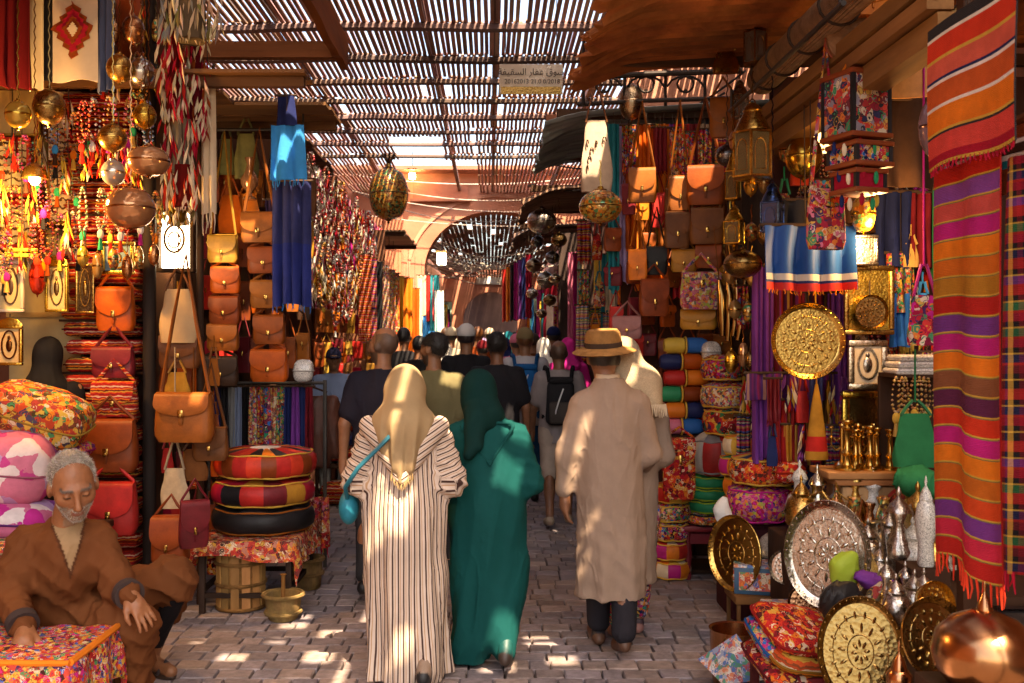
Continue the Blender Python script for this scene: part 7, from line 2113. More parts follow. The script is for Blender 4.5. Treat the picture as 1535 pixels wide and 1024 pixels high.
# dark drapes behind the trays
for i, (box, cc, lab, m_) in enumerate((
    ((1128, 400, 1160, 690), 'purple', 'purple velvet drape left of the round brass tray', 'cloth'), ((1150, 430, 1210, 700), 'maroon', 'maroon drape behind the round brass tray', 'plaid'), ((1200, 440, 1250, 700), (.08, .02, .05), 'plum drape behind the right half of the brass tray', 'plaid'),
    ((1240, 440, 1275, 690), 'violet', 'violet drape between the brass tray and the gilt panels', 'cloth'), ((1120, 560, 1250, 600), 'purple', 'purple folded shawl just below the round brass tray', 'plaid'), ((1160, 600, 1205, 700), 'red', 'red tartan shawl below the brass tray', 'plaid'))):
    cloth_hang(lab, box, 5.75 - .05 * (i > 3), [(1, cc)], None, pleats=4, amp=.035, m=m_, name='drape', cat='drape')
t = thing('hanging_cone_bag', 'yellow cone-shaped bag with a red band below the brass tray', 'bag', P(1224, 690, 5.35))
b = MB(); b.lathe([(.0001, 0), (.062, .005), (.06, .05), (.05, .13), (.028, .3), (.008, .41)], lambda i, j: C['red'] if i == 2 else C['ochre'], 20, None, 1, .7); b.build('bag', 'suede', t)
b = MB(); b.tube([(0, 0, .4), (0, .02, .95)], .005, C['ochre'], n=5); b.build('cord', 'cloth', t)
# console with candlesticks
cx0, cx1 = wx(1222, 5.1), wx(1386, 5.1); cz_ = P(0, 700, 5.1).z
t = thing('console_table', 'pale wooden console with a heavy top under the candlesticks', 'console', ((cx0 + cx1) / 2, 5.05, 0))
b = MB(); b.box((0, 0, cz_ - .02), (cx1 - cx0, .3, .035), (.45, .2, .07), bevel=.008); b.build('top', 'wood_x', t)
b = MB(); b.box((0.01, .0, cz_ - .055), ((cx1 - cx0) * .9, .27, .03), (.35, .14, .05), bevel=.006); b.build('moulding', 'wood_x', t)
b = MB(); b.box((.01, .01, (cz_ - .08) / 2), ((cx1 - cx0) * .74, .24, cz_ - .08), (.5, .27, .12), bevel=.006); b.build('base', 'wood', t)
stk = ['tallest', 'twisted', 'short', 'slim', 'broad-footed', 'tarnished', 'leaning', 'polished']
for i in range(8):
    px = 1268 + i * 11.5 + random.uniform(-3, 3); D = 5.0 + (i % 3) * .07
    pot(f'{stk[i]} brass candlestick, {ORD[i]} from the left on the pale console', (wx(px, D), D, cz_ - .002), STICK, 'brass', 'brass_smooth', s=random.uniform(.8, 1.35), name='candlestick', cat='candlestick', n=14, group='candlesticks on the console')
for i in range(4):
    px = 1262 + i * 24
    t = thing('candelabrum', f'branched brass candelabrum, {ORD[i]} from the left behind the candlesticks', 'candelabrum', (wx(px, 5.16), 5.16, cz_ - .002), group='branched candelabra on the console')
    b = MB(); b.lathe([(.04, 0), (.04, .01), (.01, .03), (.009, .2), (.018, .21), (.016, .22)], C['brass'], 12); b.build('stem', 'brass_smooth', t)
    for s_ in (-1, 1):
        for z_ in (.1, .15):
            b = MB(); b.tube([(0, 0, z_), (s_ * .03, 0, z_ - .02), (s_ * .055, 0, z_ + .01), (s_ * .055, 0, z_ + .05)], .0055, C['brass'], n=5); b.ell((s_ * .055, 0, z_ + .05), (.014, .014, .008), C['brass'], 8, 5); b.build('arm', 'brass_smooth', t)
# green bags, shelf of trinkets, folded white textiles
tote('plump green cloth bag on the right behind the striped blanket', (1338, 600, 1406, 700), 4.75, 'green', 1.6, m='cloth', frac=.8)
crumple('lower green stuffed bag under the plump green one', P(1374, 722, 4.7), (.22, .2, .17), 'green', 'cloth', name='stuffed_bag', cat='bag')
t = thing('trinket_shelf', 'dark shelf with white folded textiles near the striped blanket', 'shelf', P(1370, 562, 5.0))
b = MB(); b.box((0, 0, 0), (.28, .2, .02), C['darkbrown']); b.build('board', 'wood_x', t, smooth=False)
b = MB(); b.box((0, .1, -.32), (.28, .02, .62), C['darkbrown']); b.build('back', 'wood', t, smooth=False)
for i in range(3): cushion(f'white and green folded textile, {ORD[i]} from the bottom on the trinket shelf', P(1370, 556 - i * 10, 4.98), (.25 - .02 * i, .18, .034), 'white', 'ceramic', name='folded_textile', cat='textile', pw=.3)
for i in range(9):
    q = P(1340 + i * 7.5, 566, 4.9)
    bead_strand(f'gold trinket chain, {ORD[i]} from the left under the trinket shelf', q, random.uniform(.14, .22), 'brass', 'gold', .03, 1, 'gold chains under the shelf', bead=.008)
# ------------------------------------------------------------------ metalware tables in front
table('low dark display bench for trays at the bottom right', 1.34, 2.5, 2.85, 4.2, .28, 'darkbrown', name='display_bench', cat='bench')
table('stepped bench carrying the silver teapots', 1.5, 2.5, 4.24, 4.92, .55, 'darkbrown', name='display_bench', cat='bench')
tl = ['silver teapot with a long spout', 'round-bellied silver teapot', 'slender silver ewer', 'engraved silver urn', 'tall silver vase', 'small silver sugar pot', 'enamelled silver teapot', 'squat silver pot', 'gold-topped silver ewer', 'dented silver teapot', 'narrow silver vase', 'silver urn with a knob', 'silver coffee pot', 'pear-shaped silver pot']
tp_ = [TEAPOT, TEAPOT, EWER, URN, VASE, URN, TEAPOT, URN, EWER, TEAPOT, VASE, URN, EWER, TEAPOT]
k = 0
for r_, (D, py) in enumerate(((4.42, 0), (4.58, 0), (4.76, 0))):
    for j in range(5 if r_ < 2 else 4):
        px = 1296 + j * 25 + r_ * 6
        t_ = tp_[k]
        pot(f'{tl[k]} in the {["front", "middle", "back"][r_]} row of the teapot bench', (wx(px, D) + random.uniform(-.01, .01), D, .552), t_, 'silver' if k % 4 else 'brass', 'brass_chased' if k % 3 else 'ceramic', spout=t_ is TEAPOT or t_ is EWER, handle=t_ is TEAPOT or t_ is EWER, lid=.045 if t_ is not VASE else None, s=random.uniform(.72, .95) + (.25 if t_ is EWER else 0), rz=random.uniform(-2.6, -.4), name='teapot' if t_ is TEAPOT else 'metal_vessel', cat='teapot' if t_ is TEAPOT else 'vessel', group='silver vessels on the teapot bench', n=20)
        k += 1
pot('white painted ceramic jar with lid beside the striped blanket', (wx(1391, 4.1), 4.12, P(0, 850, 4.1).z), [(.03, 0), (.034, .01), (.03, .1), (.038, .13), (.042, .2), (.035, .25), (.025, .27), (.028, .275)], 'white', 'ceramic', lid=.025, name='jar', cat='jar', s=1.0)
b = MB(); b.box((0, 0, 0), (.16, .16, .24), C['darkbrown']); o = b.build('plinth', 'wood', None, smooth=False, loc=(wx(1391, 4.1), 4.15, P(0, 850, 4.1).z - .123)); tag(o, 'small dark plinth under the white painted jar', 'plinth')
pot('dark wine-red lidded casket pot behind the teapots', (wx(1358, 4.85), 4.85, .72), [(.07, 0), (.075, .02), (.09, .12), (.085, .16)], 'maroon', 'leather', lid=.08, name='casket', cat='pot')
for (px, D, z0, z1, w_, lab) in ((1476, 3.0, .28, .6, .3, 'dark plinth under the big copper pot'), (1348, 3.35, .28, .47, .12, 'small dark plinth under the red-copper jar')):
    b = MB(); b.box((0, 0, (z1 - z0) / 2), (w_, w_, z1 - z0 - .004), C['darkbrown'], bevel=.006); o = b.build('plinth', 'wood', None, loc=(wx(px, D), D, z0 + .002)); tag(o, lab, 'plinth')
b = MB(); b.box((0, 0, 0), (.5, .16, .165), C['darkbrown']); o = b.build('riser', 'wood', None, smooth=False, loc=(wx(1350, 4.86), 4.86, .635)); tag(o, 'dark riser block at the back of the teapot bench', 'riser')
for i, px in enumerate((1252, 1276, 1298, 1320)):
    pot(f'pointed red and gold perfume flask, {ORD[i]} from the left behind the oval tray', (wx(px, 4.9), 4.86, .552), EWER, 'copper', 'mosaic' if i % 2 else 'brass_chased', handle=True, spout=True, s=1.05 + .1 * (i % 2), name='perfume_flask', cat='flask', rz=-1.2 + i)
tray('tall oval silver tray leaning among the metalware', (1194, 750, 1288, 912), 4.45, 'silver', tilt=.12, yaw=-.55, rim=.22, oval=.19)
tray('oval gold tray at the bottom edge leaning against the bench', (1236, 895, 1344, 1060), 3.75, 'bronze', tilt=.2, yaw=-.35, rim=.18, oval=.155, m='brass')
tray('shallow copper tray tilted behind the big copper pot', (1350, 896, 1446, 1018), 3.5, 'bronze', tilt=.28, yaw=.25, rim=.2, oval=.14, m='brass')
tray('brass tray seen nearly edge-on beside the painted box', (1078, 772, 1130, 886), 5.35, 'brass', tilt=.08, yaw=-1.0, rim=.14, oval=.19, m='brass_smooth')
pot('big polished copper pot with a knobbed lid in the bottom right corner', (wx(1476, 3.0), 3.0, .6), [(.06, 0), (.11, .01), (.15, .06), (.16, .11), (.145, .17), (.1, .215), (.05, .238), (.03, .246)], 'copper', 'brass_smooth', n=40, lid=.024, name='copper_pot', cat='pot', s=.95)
pot('small red-copper lidded jar at the bottom edge', (wx(1348, 3.35), 3.35, .472), [(.035, 0), (.04, .01), (.042, .05), (.03, .065)], 'copper', 'brass_smooth', lid=.025, name='jar', cat='jar', s=1.0)
crumple('bright lime cloth thrown over the oval silver tray', P(1266, 856, 4.25), (.13, .1, .19), 'lime', 'silk', (.2, .3, .2), name='lime_cloth', cat='cloth')
crumple('dark plum velvet purse in front of the teapots', P(1312, 872, 4.15), (.2, .14, .08), 'purple', 'cloth', (.2, .25, .2), name='velvet_purse', cat='purse')
crumple('flower-embroidered pouch in front of the teapots', P(1326, 900, 4.1), (.17, .12, .17), 'cream', 'suzani', (.3, .2, .3), name='embroidered_pouch', cat='pouch')
crumple('black sequinned bag in front of the oval silver tray', P(1262, 905, 4.05), (.2, .14, .2), 'black', 'leather', (.2, .2, .3), name='sequinned_bag', cat='bag')
# embroidered textiles on a stool
table('small dark red stool under the embroidered textiles at the bottom right', wx(1125, 4.25), wx(1250, 4.25), 3.95, 4.35, .3, 'maroon', name='low_stool', cat='stool')
for i, (pc, sz, cc, m_, rt, lab) in enumerate((((1190, 1000), (.36, .34, .1), 'maroon', 'suzani_red', (.3, .15, .3), 'lowest red embroidered textile on the dark red stool'), ((1196, 972), (.36, .32, .09), 'ochre', 'kilim', (.35, .18, .35), 'yellow banded textile in the middle of the stool pile'), ((1200, 945), (.37, .3, .1), 'red', 'suzani_red', (.4, .2, .35), 'crimson tasselled textile on top of the stool pile'), ((1152, 958), (.14, .24, .08), 'blue', 'suzani_fine', (.4, .3, .3), 'blue and orange edging folded beside the stool pile'))):
    cushion(lab, P(pc[0], pc[1], 4.1), sz, cc, m_, rt, name='embroidered_textile', cat='textile', pw=.35)
pot('copper bucket with a handle by the walkway', (wx(1102, 4.75), 4.75, 0), [(.1, 0), (.105, .01), (.115, .12), (.12, .26), (.125, .27), (.11, .265), (.1, .1), (.0001, .08)], 'copper', 'brass_smooth', name='copper_bucket', cat='bucket')
b = MB(); b.add([(-.12, -.13, 0), (.12, -.13, 0), (.11, .12, 0), (-.11, .12, 0), (.01, 0, .17), (-.1, -.1, .05), (.1, -.1, .05)], [(0, 1, 4), (1, 2, 4), (2, 3, 4), (3, 0, 4), (3, 2, 1, 0)], (.3, .35, .5))
o = b.build('patterned_cone', 'painted_folk', None, smooth=False, loc=(wx(1098, 4.6), 4.62, .12), rot=(.15, 0, .3)); tag(o, 'blue and white patterned triangular cushion on the copper bucket', 'cushion')
pouf('dark patterned pouf on the ground under the copper bucket cushion', (wx(1120, 4.35), 4.4, 0), .12, .1, ['brown', 'ochre'], 'darkbrown', n=8, m='suede')
# painted box on a small table
table('spindly small table under the painted box', wx(1096, 5.3), wx(1166, 5.3), 5.2, 5.46, .3, (.2, .09, .03), leg=.02, name='side_table')
t = thing('painted_box', 'blue wooden box with red painted panels on the small table', 'box', (wx(1134, 5.3), 5.32, .302), rot=(0, 0, -.25))
b = MB(); b.box((0, 0, .07), (.22, .17, .14), (.03, .09, .16), bevel=.004); b.build('case', 'paint', t)
b = MB(); b.box((0, -.087, .07), (.17, .006, .095), (.55, .1, .05)); b.build('front_panel', 'painted_folk', t, smooth=False)
b = MB(); b.box((-.112, 0, .07), (.006, .12, .095), (.5, .12, .04)); b.build('side_panel', 'painted_folk', t, smooth=False)
b = MB(); b.box((0, 0, .147), (.225, .175, .014), (.3, .3, .36)); b.build('lid', 'painted_folk', t, smooth=False)
t = thing('carved_stool', 'little white and red carved stool beside the embroidered textiles', 'stool', (wx(1180, 4.7), 4.72, 0))
b = MB(); b.box((0, 0, .38), (.2, .18, .03), (.6, .4, .36), bevel=.006); b.build('seat', 'painted_folk', t)
for q in (-1, 1):
    b = MB(); b.box((q * .085, 0, .185), (.025, .16, .36), (.6, .3, .26), bevel=.005); b.build('leg', 'painted_folk', t)
# domed tajine on a dark table
table('dark table under the domed silver dish', wx(1125, 5.75), wx(1210, 5.75), 5.55, 5.85, .42, 'black', name='side_table')
pot('domed silver filigree dish with a copper knob', (wx(1160, 5.65), 5.65, .422), [(.1, 0), (.105, .015), (.1, .02), (.095, .05), (.07, .1), (.03, .13), (.012, .135), (.018, .15), (.0001, .16)], 'silver', 'ceramic', name='domed_dish', cat='dish')
crumple('blue patterned cloth bundle behind the domed dish', P(1208, 800, 5.7), (.18, .16, .16), 'blue', 'suzani', name='cloth_bundle', cat='bundle')
# poufs of the middle right
bb = thing('covered_crate', 'dark covered crate under the magenta pouf', 'crate', (wx(1140, 6.0), 6.02, 0))
b = MB(); b.box((0, 0, .275), (.44, .4, .55), (.05, .012, .015), bevel=.02); b.build('cover', 'cloth', bb)
b = MB(); b.box((0, 0, .555), (.46, .42, .015), (.07, .015, .02)); b.build('board', 'wood_x', bb, smooth=False)
pouf('magenta pouf dotted with coloured pompons', (wx(1138, 5.9), 5.92, .565), .19, .22, ['magenta', 'pink'], 'magenta', n=10, m='suzani_pink', seam='magenta')
pouf('round striped leather pouf with a gold knob', (wx(1149, 5.85), 5.9, .79), .205, .175, ['orange', 'teal', 'scarlet', 'gold', 'navy', 'orange'], ['tangerine', 'orange', 'charcoal', 'scarlet'], n=18, seam='gold', m='leather', sidem='suzani_red', knob='gold')
crumple('deep blue stuffed bag behind the striped leather pouf', P(1220, 736, 5.9), (.26, .22, .28), 'navy', 'cloth', name='stuffed_bag', cat='bag')
cushion('bright red pompon cushion at the edge of the striped pouf', P(1185, 708, 5.65), (.17, .1, .12), 'scarlet', 'suzani_red')
t = thing('red_stool', 'low dark red wooden stool under the green poufs', 'stool', (wx(1057, 6.9), 6.95, 0))
b = MB(); b.box((0, 0, .35), (.34, .32, .04), (.2, .012, .02), bevel=.008); b.build('seat', 'paint', t)
for sx in (-1, 1):
    for sy in (-1, 1):
        b = MB(); b.lathe([(.018, 0), (.022, .03), (.014, .06), (.024, .16), (.016, .28), (.022, .33)], (.18, .012, .02), 8, Matrix.Translation((sx * .13, sy * .12, 0))); b.build('leg', 'paint', t)
for sy in (-1, 1):
    b = MB(); b.box((0, sy * .12, .28), (.26, .02, .07), (.18, .012, .02)); b.build('apron', 'paint', t, smooth=False)
pouf('beaded white and gold flat pouf on the dark red stool', (wx(1062, 6.85), 6.9, .372), .16, .08, ['cream', 'ochre', 'emerald'], 'gold', n=8, m='suzani_fine')
for i in range(3): pouf(['lowest', 'middle', 'topmost'][i] + ' emerald green pouf of the green stack', (wx(1066, 6.85), 6.9, .455 + i * .085), .145, .083, ['emerald', 'green'], 'emerald', n=8, m='silk', seam='lime')
pouf('silver and red domed leather pouf above the green stack', (wx(1076, 6.8), 6.86, .712), .165, .27, ['silver', 'silver', 'red', 'silver', 'silver', 'grey', 'red', 'silver'], ['silver', 'silver', 'red'], n=8, m='leather', seam='grey', puff=2)
for i, (lab, wg, sd, r_, h_) in enumerate((('multicoloured embroidered pouf on the silver and red one', ['gold', 'red', 'emerald', 'navy', 'cream', 'orange'], 'brown', .185, .19), ('blue and white tile-patterned pouf of the tall stack', ['white', 'azure', 'navy', 'red', 'cream', 'blue'], 'cream', .18, .17), ('dark red gold-tasselled pouf on top of the tall stack', ['maroon', 'red', 'crimson', 'gold'], 'maroon', .155, .17))):
    pouf(lab, (wx(1097, 6.75) - .02 * i, 6.82, .99 + i * .185), r_, h_, wg, sd, n=12, m='suzani_fine' if i else 'suzani', seam='gold', puff=1.5)
cx = wx(1034, 7.1)
tb = thing('cushion_shelf', 'dark shelf holding the rolled bright cushions', 'shelf', (cx, 7.15, 0))
for z_ in (.02, .5, .96):
    b = MB(); b.box((0, 0, z_), (.42, .36, .025), C['darkbrown']); b.build('board', 'wood_x', tb, smooth=False)
for q in (-1, 1):
    b = MB(); b.box((q * .2, .15, .5), (.025, .03, 1.0), C['darkbrown']); b.build('upright', 'wood', tb, smooth=False)
rl = [('pink', 'blue', 'pink and blue'), ('orange', 'navy', 'orange and navy'), ('emerald', 'rust', 'green and rust'), ('red', 'orange', 'red and orange'), ('navy', 'tangerine', 'navy and tangerine'), ('yellow', 'blue', 'yellow and blue')]
for i, (c1, c2, wd) in enumerate(rl):
    py = 640 - i * 25
    q = P(1022 + 6 * (i % 2), py, 7.0)
    t = thing('rolled_cushion', f'{wd} rolled cushion, {ORD[i]} from the bottom of the bright roll stack', 'cushion', (q.x, 7.02, .975 + .058 + i * .114))
    for s_, cc in ((-1, c1), (1, c2)):
        b = MB(); b.lathe([(.0001, 0), (.04, .0), (.055, .015), (.057, .06), (.055, .12), (.04, .15), (.0001, .15)], col(cc), 16, Matrix.Rotation(s_ * math.pi / 2, 4, 'Y'), wob=lambda a, z: 1 + .02 * math.sin(6 * a)); b.build('half', 'silk', t)
    b = MB(); b.tube([(0, .059 * math.cos(a), .059 * math.sin(a)) for a in [2 * math.pi * k / 18 for k in range(18)]], .007, C['gold'], n=5, closed=True); b.build('band', 'cloth', t)
cushion('small white cushion wedged beside the roll stack', P(1066, 528, 6.95), (.13, .12, .15), 'white', 'ceramic')
satchel('red and orange embroidered saddle bag beside the pouf stack', (994, 656, 1042, 748), 6.7, 'red', rail=P(0, 640, 6.7).z, m='suzani_red', flap=.35, name='saddle_bag')
pouf('dark blue-black pouf on the ground behind the red stool', (wx(1003, 7.4), 7.5, 0), .17, .13, ['navy', 'black', 'maroon'], 'black', n=10, m='leather')
pouf('wine-red leather pouf on the ground next to the pale tunic', (wx(1000, 7.0), 8.1, 0), .16, .26, ['maroon', 'crimson'], 'maroon', n=10, m='leather')
crumple('pale glove-like white cloth beside the magenta pouf', P(1084, 770, 5.75), (.1, .08, .2), 'white', 'cloth', name='white_cloth', cat='cloth')

# ------------------------------------------------------------------ bag rack on the right
bz = P(0, 112, 7.0).z; b2 = P(0, 152, 7.0).z
t = thing('iron_bracket', 'black iron frame with scrolls from which the leather bags hang', 'bracket', (0, 7.0, 0))
for (z_, r_) in ((bz, .02), (b2, .016)):
    b = MB(); b.tube([(.62, .1, z_), (1.1, .02, z_ + .01), (1.75, -.1, z_)], r_, (.025, .018, .015), n=8); b.build('bar', 'iron', t)
for x_ in (.66, .95, 1.24, 1.52):
    b = MB(); b.tube([(x_, .05, bz + .25), (x_, .05, b2 - .02)], .012, (.025, .018, .015), n=6); b.build('upright', 'iron', t)
for x_ in (.8, 1.1, 1.38):
    for s_ in (-1, 1):
        b = MB(); b.tube([(x_ + s_ * (.13 - .012 * k) * math.cos(k * .55) * (1 - k * .02), .04, (bz + b2) / 2 + .02 + (.09 - .006 * k) * math.sin(k * .55)) for k in range(11)], .009, (.025, .018, .015), n=6); b.build('scroll', 'iron', t)
RB = b2 - .01
strips = [(946, 'tangerine', 'rust-orange'), (958, 'orange', 'bright orange'), (970, 'tan', 'tan'), (982, 'gold', 'golden'), (995, 'orange', 'deep orange'), (1008, 'purple', 'purple'), (1018, 'crimson', 'crimson'), (1030, 'red', 'red'), (1042, 'maroon', 'maroon'), (1054, 'sand', 'sand'), (920, 'teal', 'teal'), (932, 'lilac', 'lilac')]
for i, (px, cc, wd) in enumerate(strips):
    cloth_hang(f'{wd} silk strip hanging behind the leather bags, {"right" if i > 4 else "left"} of the orange bunch', (px - 8, 186, px + 8, 395 + random.uniform(-40, 60)), 7.3 + (i % 2) * .05, [(1, cc)], RB, pleats=2, amp=.02, m='silk', name='silk_strip', cat='textile', lip=False)
bg_ = [((942, 252, 984, 304), 'tan', 2, 'light tan satchel with crossed straps behind it, top left of the bag rack', 6.95),
       ((1002, 264, 1036, 316), 'tan', 2, 'narrow light tan satchel, left of the large tan pair', 6.9), ((1030, 248, 1086, 308), 'cognac', 2, 'large tan satchel with a buckle, top right of the bag rack', 6.82),
       ((996, 318, 1034, 372), 'brown', 2, 'dark brown satchel under the narrow light tan one', 6.88), ((1034, 312, 1084, 366), 'brown', 2, 'dark brown leather satchel with tassels under the large tan one', 6.8),
       ((1006, 374, 1044, 408), 'ochre', 1, 'small ochre patchwork satchel in the middle of the rack', 6.95), ((1042, 366, 1082, 402), 'cognac', 1, 'small worn satchel with gold tassels', 6.85),
       ((942, 374, 970, 420), 'orange', 2, 'bright orange flat bag hanging by long straps', 6.9), ((968, 370, 1000, 412), 'black', 2, 'black bag beside the bright orange flat bag', 7.0),
       ((958, 418, 1002, 474), 'rust', 1, 'chestnut satchel with a brass clasp, low on the rack', 6.9), ((918, 474, 962, 508), (.34, .14, .13), 1, 'dusty pink satchel just above the straw hat', 6.9),
       ((1064, 146, 1106, 206), 'tan', 2, 'tilted tan satchel high beside the brass lantern', 6.3), ((1020, 464, 1074, 494), 'ochre', 1, 'mustard roll bag under the round white bag', 6.85)]
for i, (box, cc, st, lab, D) in enumerate(bg_): satchel(lab, box, D, cc, rail=RB if box[1] < 300 else P(0, box[1] - (60 if st == 2 else 22), D).z, straps=1 if st == 1 else 2, yaw=random.uniform(-.3, .15))
t = satchel('round white and pink floral bag with tan piping', (1020, 408, 1080, 464), 6.75, 'cream', rail=P(0, 380, 6.75).z, m='suzani_pink', flap=.3, name='floral_bag')
tote('white canvas bag with dark writing-like embroidery at the left of the rack', (870, 130, 918, 288), 6.9, (.52, .38, .28), RB, m='cloth', motif=('darkbrown', 6), strapc='brown', frac=.68)
ball_lamp('gold mosaic ball lamp under the white canvas bag', (868, 280, 932, 340), 6.7, 'gold', P(0, 240, 6.7).z, 'mosaic')
ball_lamp('tall pierced silver lamp among the bag straps at the iron scrolls', (928, 122, 964, 184), 7.1, 'sand', bz, 'brass_chased', flat=.8)
tote('gold tasselled horn bundle at the top of the rack', (1068, 40, 1108, 110), 6.0, 'brass', 3.34, m='brass', frac=.5)
pot('string of long gold horns beside the mustard roll bag', P(1100, 500, 6.5), [(.01, 0), (.035, .03), (.045, .15), (.03, .28), (.01, .34)], 'bronze', 'brass_smooth', name='hanging_horn', cat='horn')
for i in range(4):
    t = thing('hanging_horn', f'{["slim", "long", "curved", "dark"][i]} gold horn, {ORD[i]} from the left in the bunch beside the floral bag', 'horn', P(1078 + i * 13, 420, 6.4), rot=(0, .06 * (i - 1.5), 0))
    b = MB(); b.tube([(0, 0, 0), (.01, 0, -.1), (.0, 0, -.25), (-.01, 0, -.36 - .03 * (i % 2))], [.012, .03, .034, .02], C['bronze'], n=10); b.build('horn', 'brass_smooth', t)
    b = MB(); b.tube([(0, 0, 0), (0, .01, .35)], .004, C['brown'], n=5); b.build('cord', 'cloth', t)
# ------------------------------------------------------------------ LEFT, along the alley to the arch
def along(px, x): return x * F / (px - VX)
hang_rail('long iron rail of the red bead strands', (-1.86, 8.5), (-1.86, 15.0), 3.45)
TW = [(['cream', 'pink', 'white'], 'cream', 'pale pink yarn'), (['pink', 'white', 'red'], 'cream', 'pink and white yarn'), (['red', 'cream', 'crimson'], 'white', 'red and white'), (['crimson', 'magenta', 'white'], 'cream', 'crimson and pink'), (['red', 'scarlet', 'orange'], 'white', 'scarlet'), (['red', 'white', 'navy'], 'pink', 'red, white and navy'), (['magenta', 'red', 'cream'], 'white', 'magenta and red'), (['crimson', 'orange', 'cream'], 'gold', 'crimson and orange')]
for i in range(14):
    px = 464 + i * 7.4
    D = along(px, -1.8)
    c1, c2, wd = TW[min(7, i // 2 if i < 6 else 3 + (i % 5))]
    for tier, (z1, z0) in enumerate(((3.42, 2.75), (2.8, 2.05))):
        y1, y0 = VY - (z1 - CAMH) * F / D, VY - (z0 - CAMH + random.uniform(-.1, .1)) * F / D
        tassel_hanging(f'{wd} garland, {ORD[i]} along the left rail, {"upper" if tier == 0 else "lower"} tier', (px - 9, y1, px + 9, y0), D + random.uniform(-.1, .1), c1, c2, 3.45, yaw=.5, group='tassel garlands along the left rail')
for i in range(16):
    px = 468 + i * 7
    D = along(px, -1.68)
    bead_strand(f'{["red", "white", "amber", "coral"][i % 4]} bead strand, {ORD[i]} along the left rail', (-1.68, D, 3.4 - .4 * (i % 3)), random.uniform(.5, .9), ['red', 'white', 'orange', 'scarlet'][i % 4], ['white', 'red', 'gold', 'cream'][i % 4], .1, 2, 'bead strands along the left rail', bead=.017)
lowb = ['cognac', 'tan', 'orange', 'rust', 'ochre', 'crimson', 'tangerine', 'maroon']
for i in range(16):
    r_, k = i // 8, i % 8
    px = 478 + k * 11.5; D = along(px, -1.78)
    z0 = 1.72 - .36 * r_
    y0 = VY - (z0 - CAMH) * F / D; hh = .25 * F / D
    satchel(f'{cw(lowb[(k + r_ * 3) % 8])} bag, {ORD[k]} from the left in the {"upper" if r_ == 0 else "lower"} row under the garlands', (px - 8, y0 - hh, px + 8, y0), D, lowb[(k + r_ * 3) % 8], rail=z0 + .36, group='bags under the garlands', yaw=.6)
for i in range(8):
    px = 476 + i * 12; D = along(px, -1.75)
    tassel_hanging(f'amber tassel bunch, {ORD[i]} from the left above the small bags', (px - 8, VY - .75 * F / D, px + 8, VY - .42 * F / D), D, ['orange', 'gold', 'ochre'], 'cream', 2.5, group='amber tassel bunches', name='tassel_bunch')
for i, (px, cc, wd, m_) in enumerate(((548, 'red', 'red kilim', 'kilim'), (556, 'magenta', 'pink striped', 'kilim_multi'), (565, 'charcoal', 'black and white', 'ceramic'), (574, 'cream', 'cream sequinned', 'suzani_fine'), (583, 'gold', 'golden', 'suzani_fine'), (590, 'orange', 'orange', 'suzani'), (597, 'yellow', 'yellow', 'silk'), (604, 'rust', 'rust', 'kilim'))):
    D = along(px, -1.62)
    cloth_hang(f'{wd} shawl, {ORD[i]} from the left in the row ending at the arch', (px - 10, VY - 1.1 * F / D, px + 10, VY + .05 * F / D), D, [(1, cc)], 3.3, pleats=3, amp=.03, m=m_, name='shawl', cat='shawl', group='shawls before the arch', yaw=.5)
t = ball_lamp('big dark mosaic lamp hanging by the red garlands', (553, 246, 612, 336), 10.5, 'bronze', 3.75, 'mosaic', flat=.75)
b = MB()
for k in range(8):
    a = k * .785; b.tube([(0, 0, .3), (.07 * math.cos(a), .07 * math.sin(a), .42), (.1 * math.cos(a), .1 * math.sin(a), .38)], .008, C['darkbrown'], n=5)
b.build('crown', 'iron', t)
for i, (px, cc, wd, z1, z0) in enumerate(((612, 'orange', 'sunlit orange', 2.7, 1.2), (622, 'tangerine', 'rust-orange', 2.6, 1.3), (632, 'cream', 'cream', 2.9, 1.4), (640, 'azure', 'sky blue', 2.1, 1.2), (646, 'red', 'red', 2.9, 2.0), (652, 'teal', 'teal', 2.9, 1.6), (658, 'white', 'white', 2.6, 1.4))):
    D = min(19.6, along(px, -1.42))
    cloth_hang(f'{wd} cloth, {ORD[i]} from the left beside the left foot of the arch', (px - 7, VY - (z1 - CAMH) * F / D, px + 7, VY - (z0 - CAMH) * F / D), D, [(1, cc)], 3.2, pleats=2, amp=.04, m='silk', yaw=.4, group='cloths at the left foot of the arch')
# vendor's stall
table('low table with kilim cushions in front of the vendor', wx(478, 10.1), wx(532, 10.1), 9.75, 10.6, .42, 'darkbrown', name='stall_table')
for i, (cc, m_, lab) in enumerate((('red', 'kilim', 'red kilim cushion lowest on the table by the vendor'), ('navy', 'leather', 'dark blue flat cushion in the middle of the pile by the vendor'), ('orange', 'patch', 'orange patchwork cushion on top of the pile by the vendor'))):
    cushion(lab, (wx(507, 10), 9.95, .42 + .08 + i * .15), (.36, .34, .15), cc, m_, pw=.35)
cushion('red patterned cushion under the table by the vendor', (wx(510, 10), 9.9, .13), (.34, .3, .24), 'red', 'kilim', pw=.35)
for i in range(5): cushion(f'heap of pale shell necklaces, {ORD[i]} from the left beside the vendor', P(524 + i * 8, 590 + 14 * (i % 3), 10.6), (.2, .2, .12), ['cream', 'white', 'sand', 'red', 'pink'][i], 'suzani_fine', name='trinket_heap', cat='trinkets', group='trinket heaps beside the vendor')
b = MB(); b.box((0, 0, .35), (.5, .3, .7), C['maroon'], bevel=.01); o = b.build('trinket_counter', 'wood', None, loc=(wx(540, 10.75), 10.75, 0)); tag(o, 'dark counter under the trinket heaps beside the vendor', 'counter')
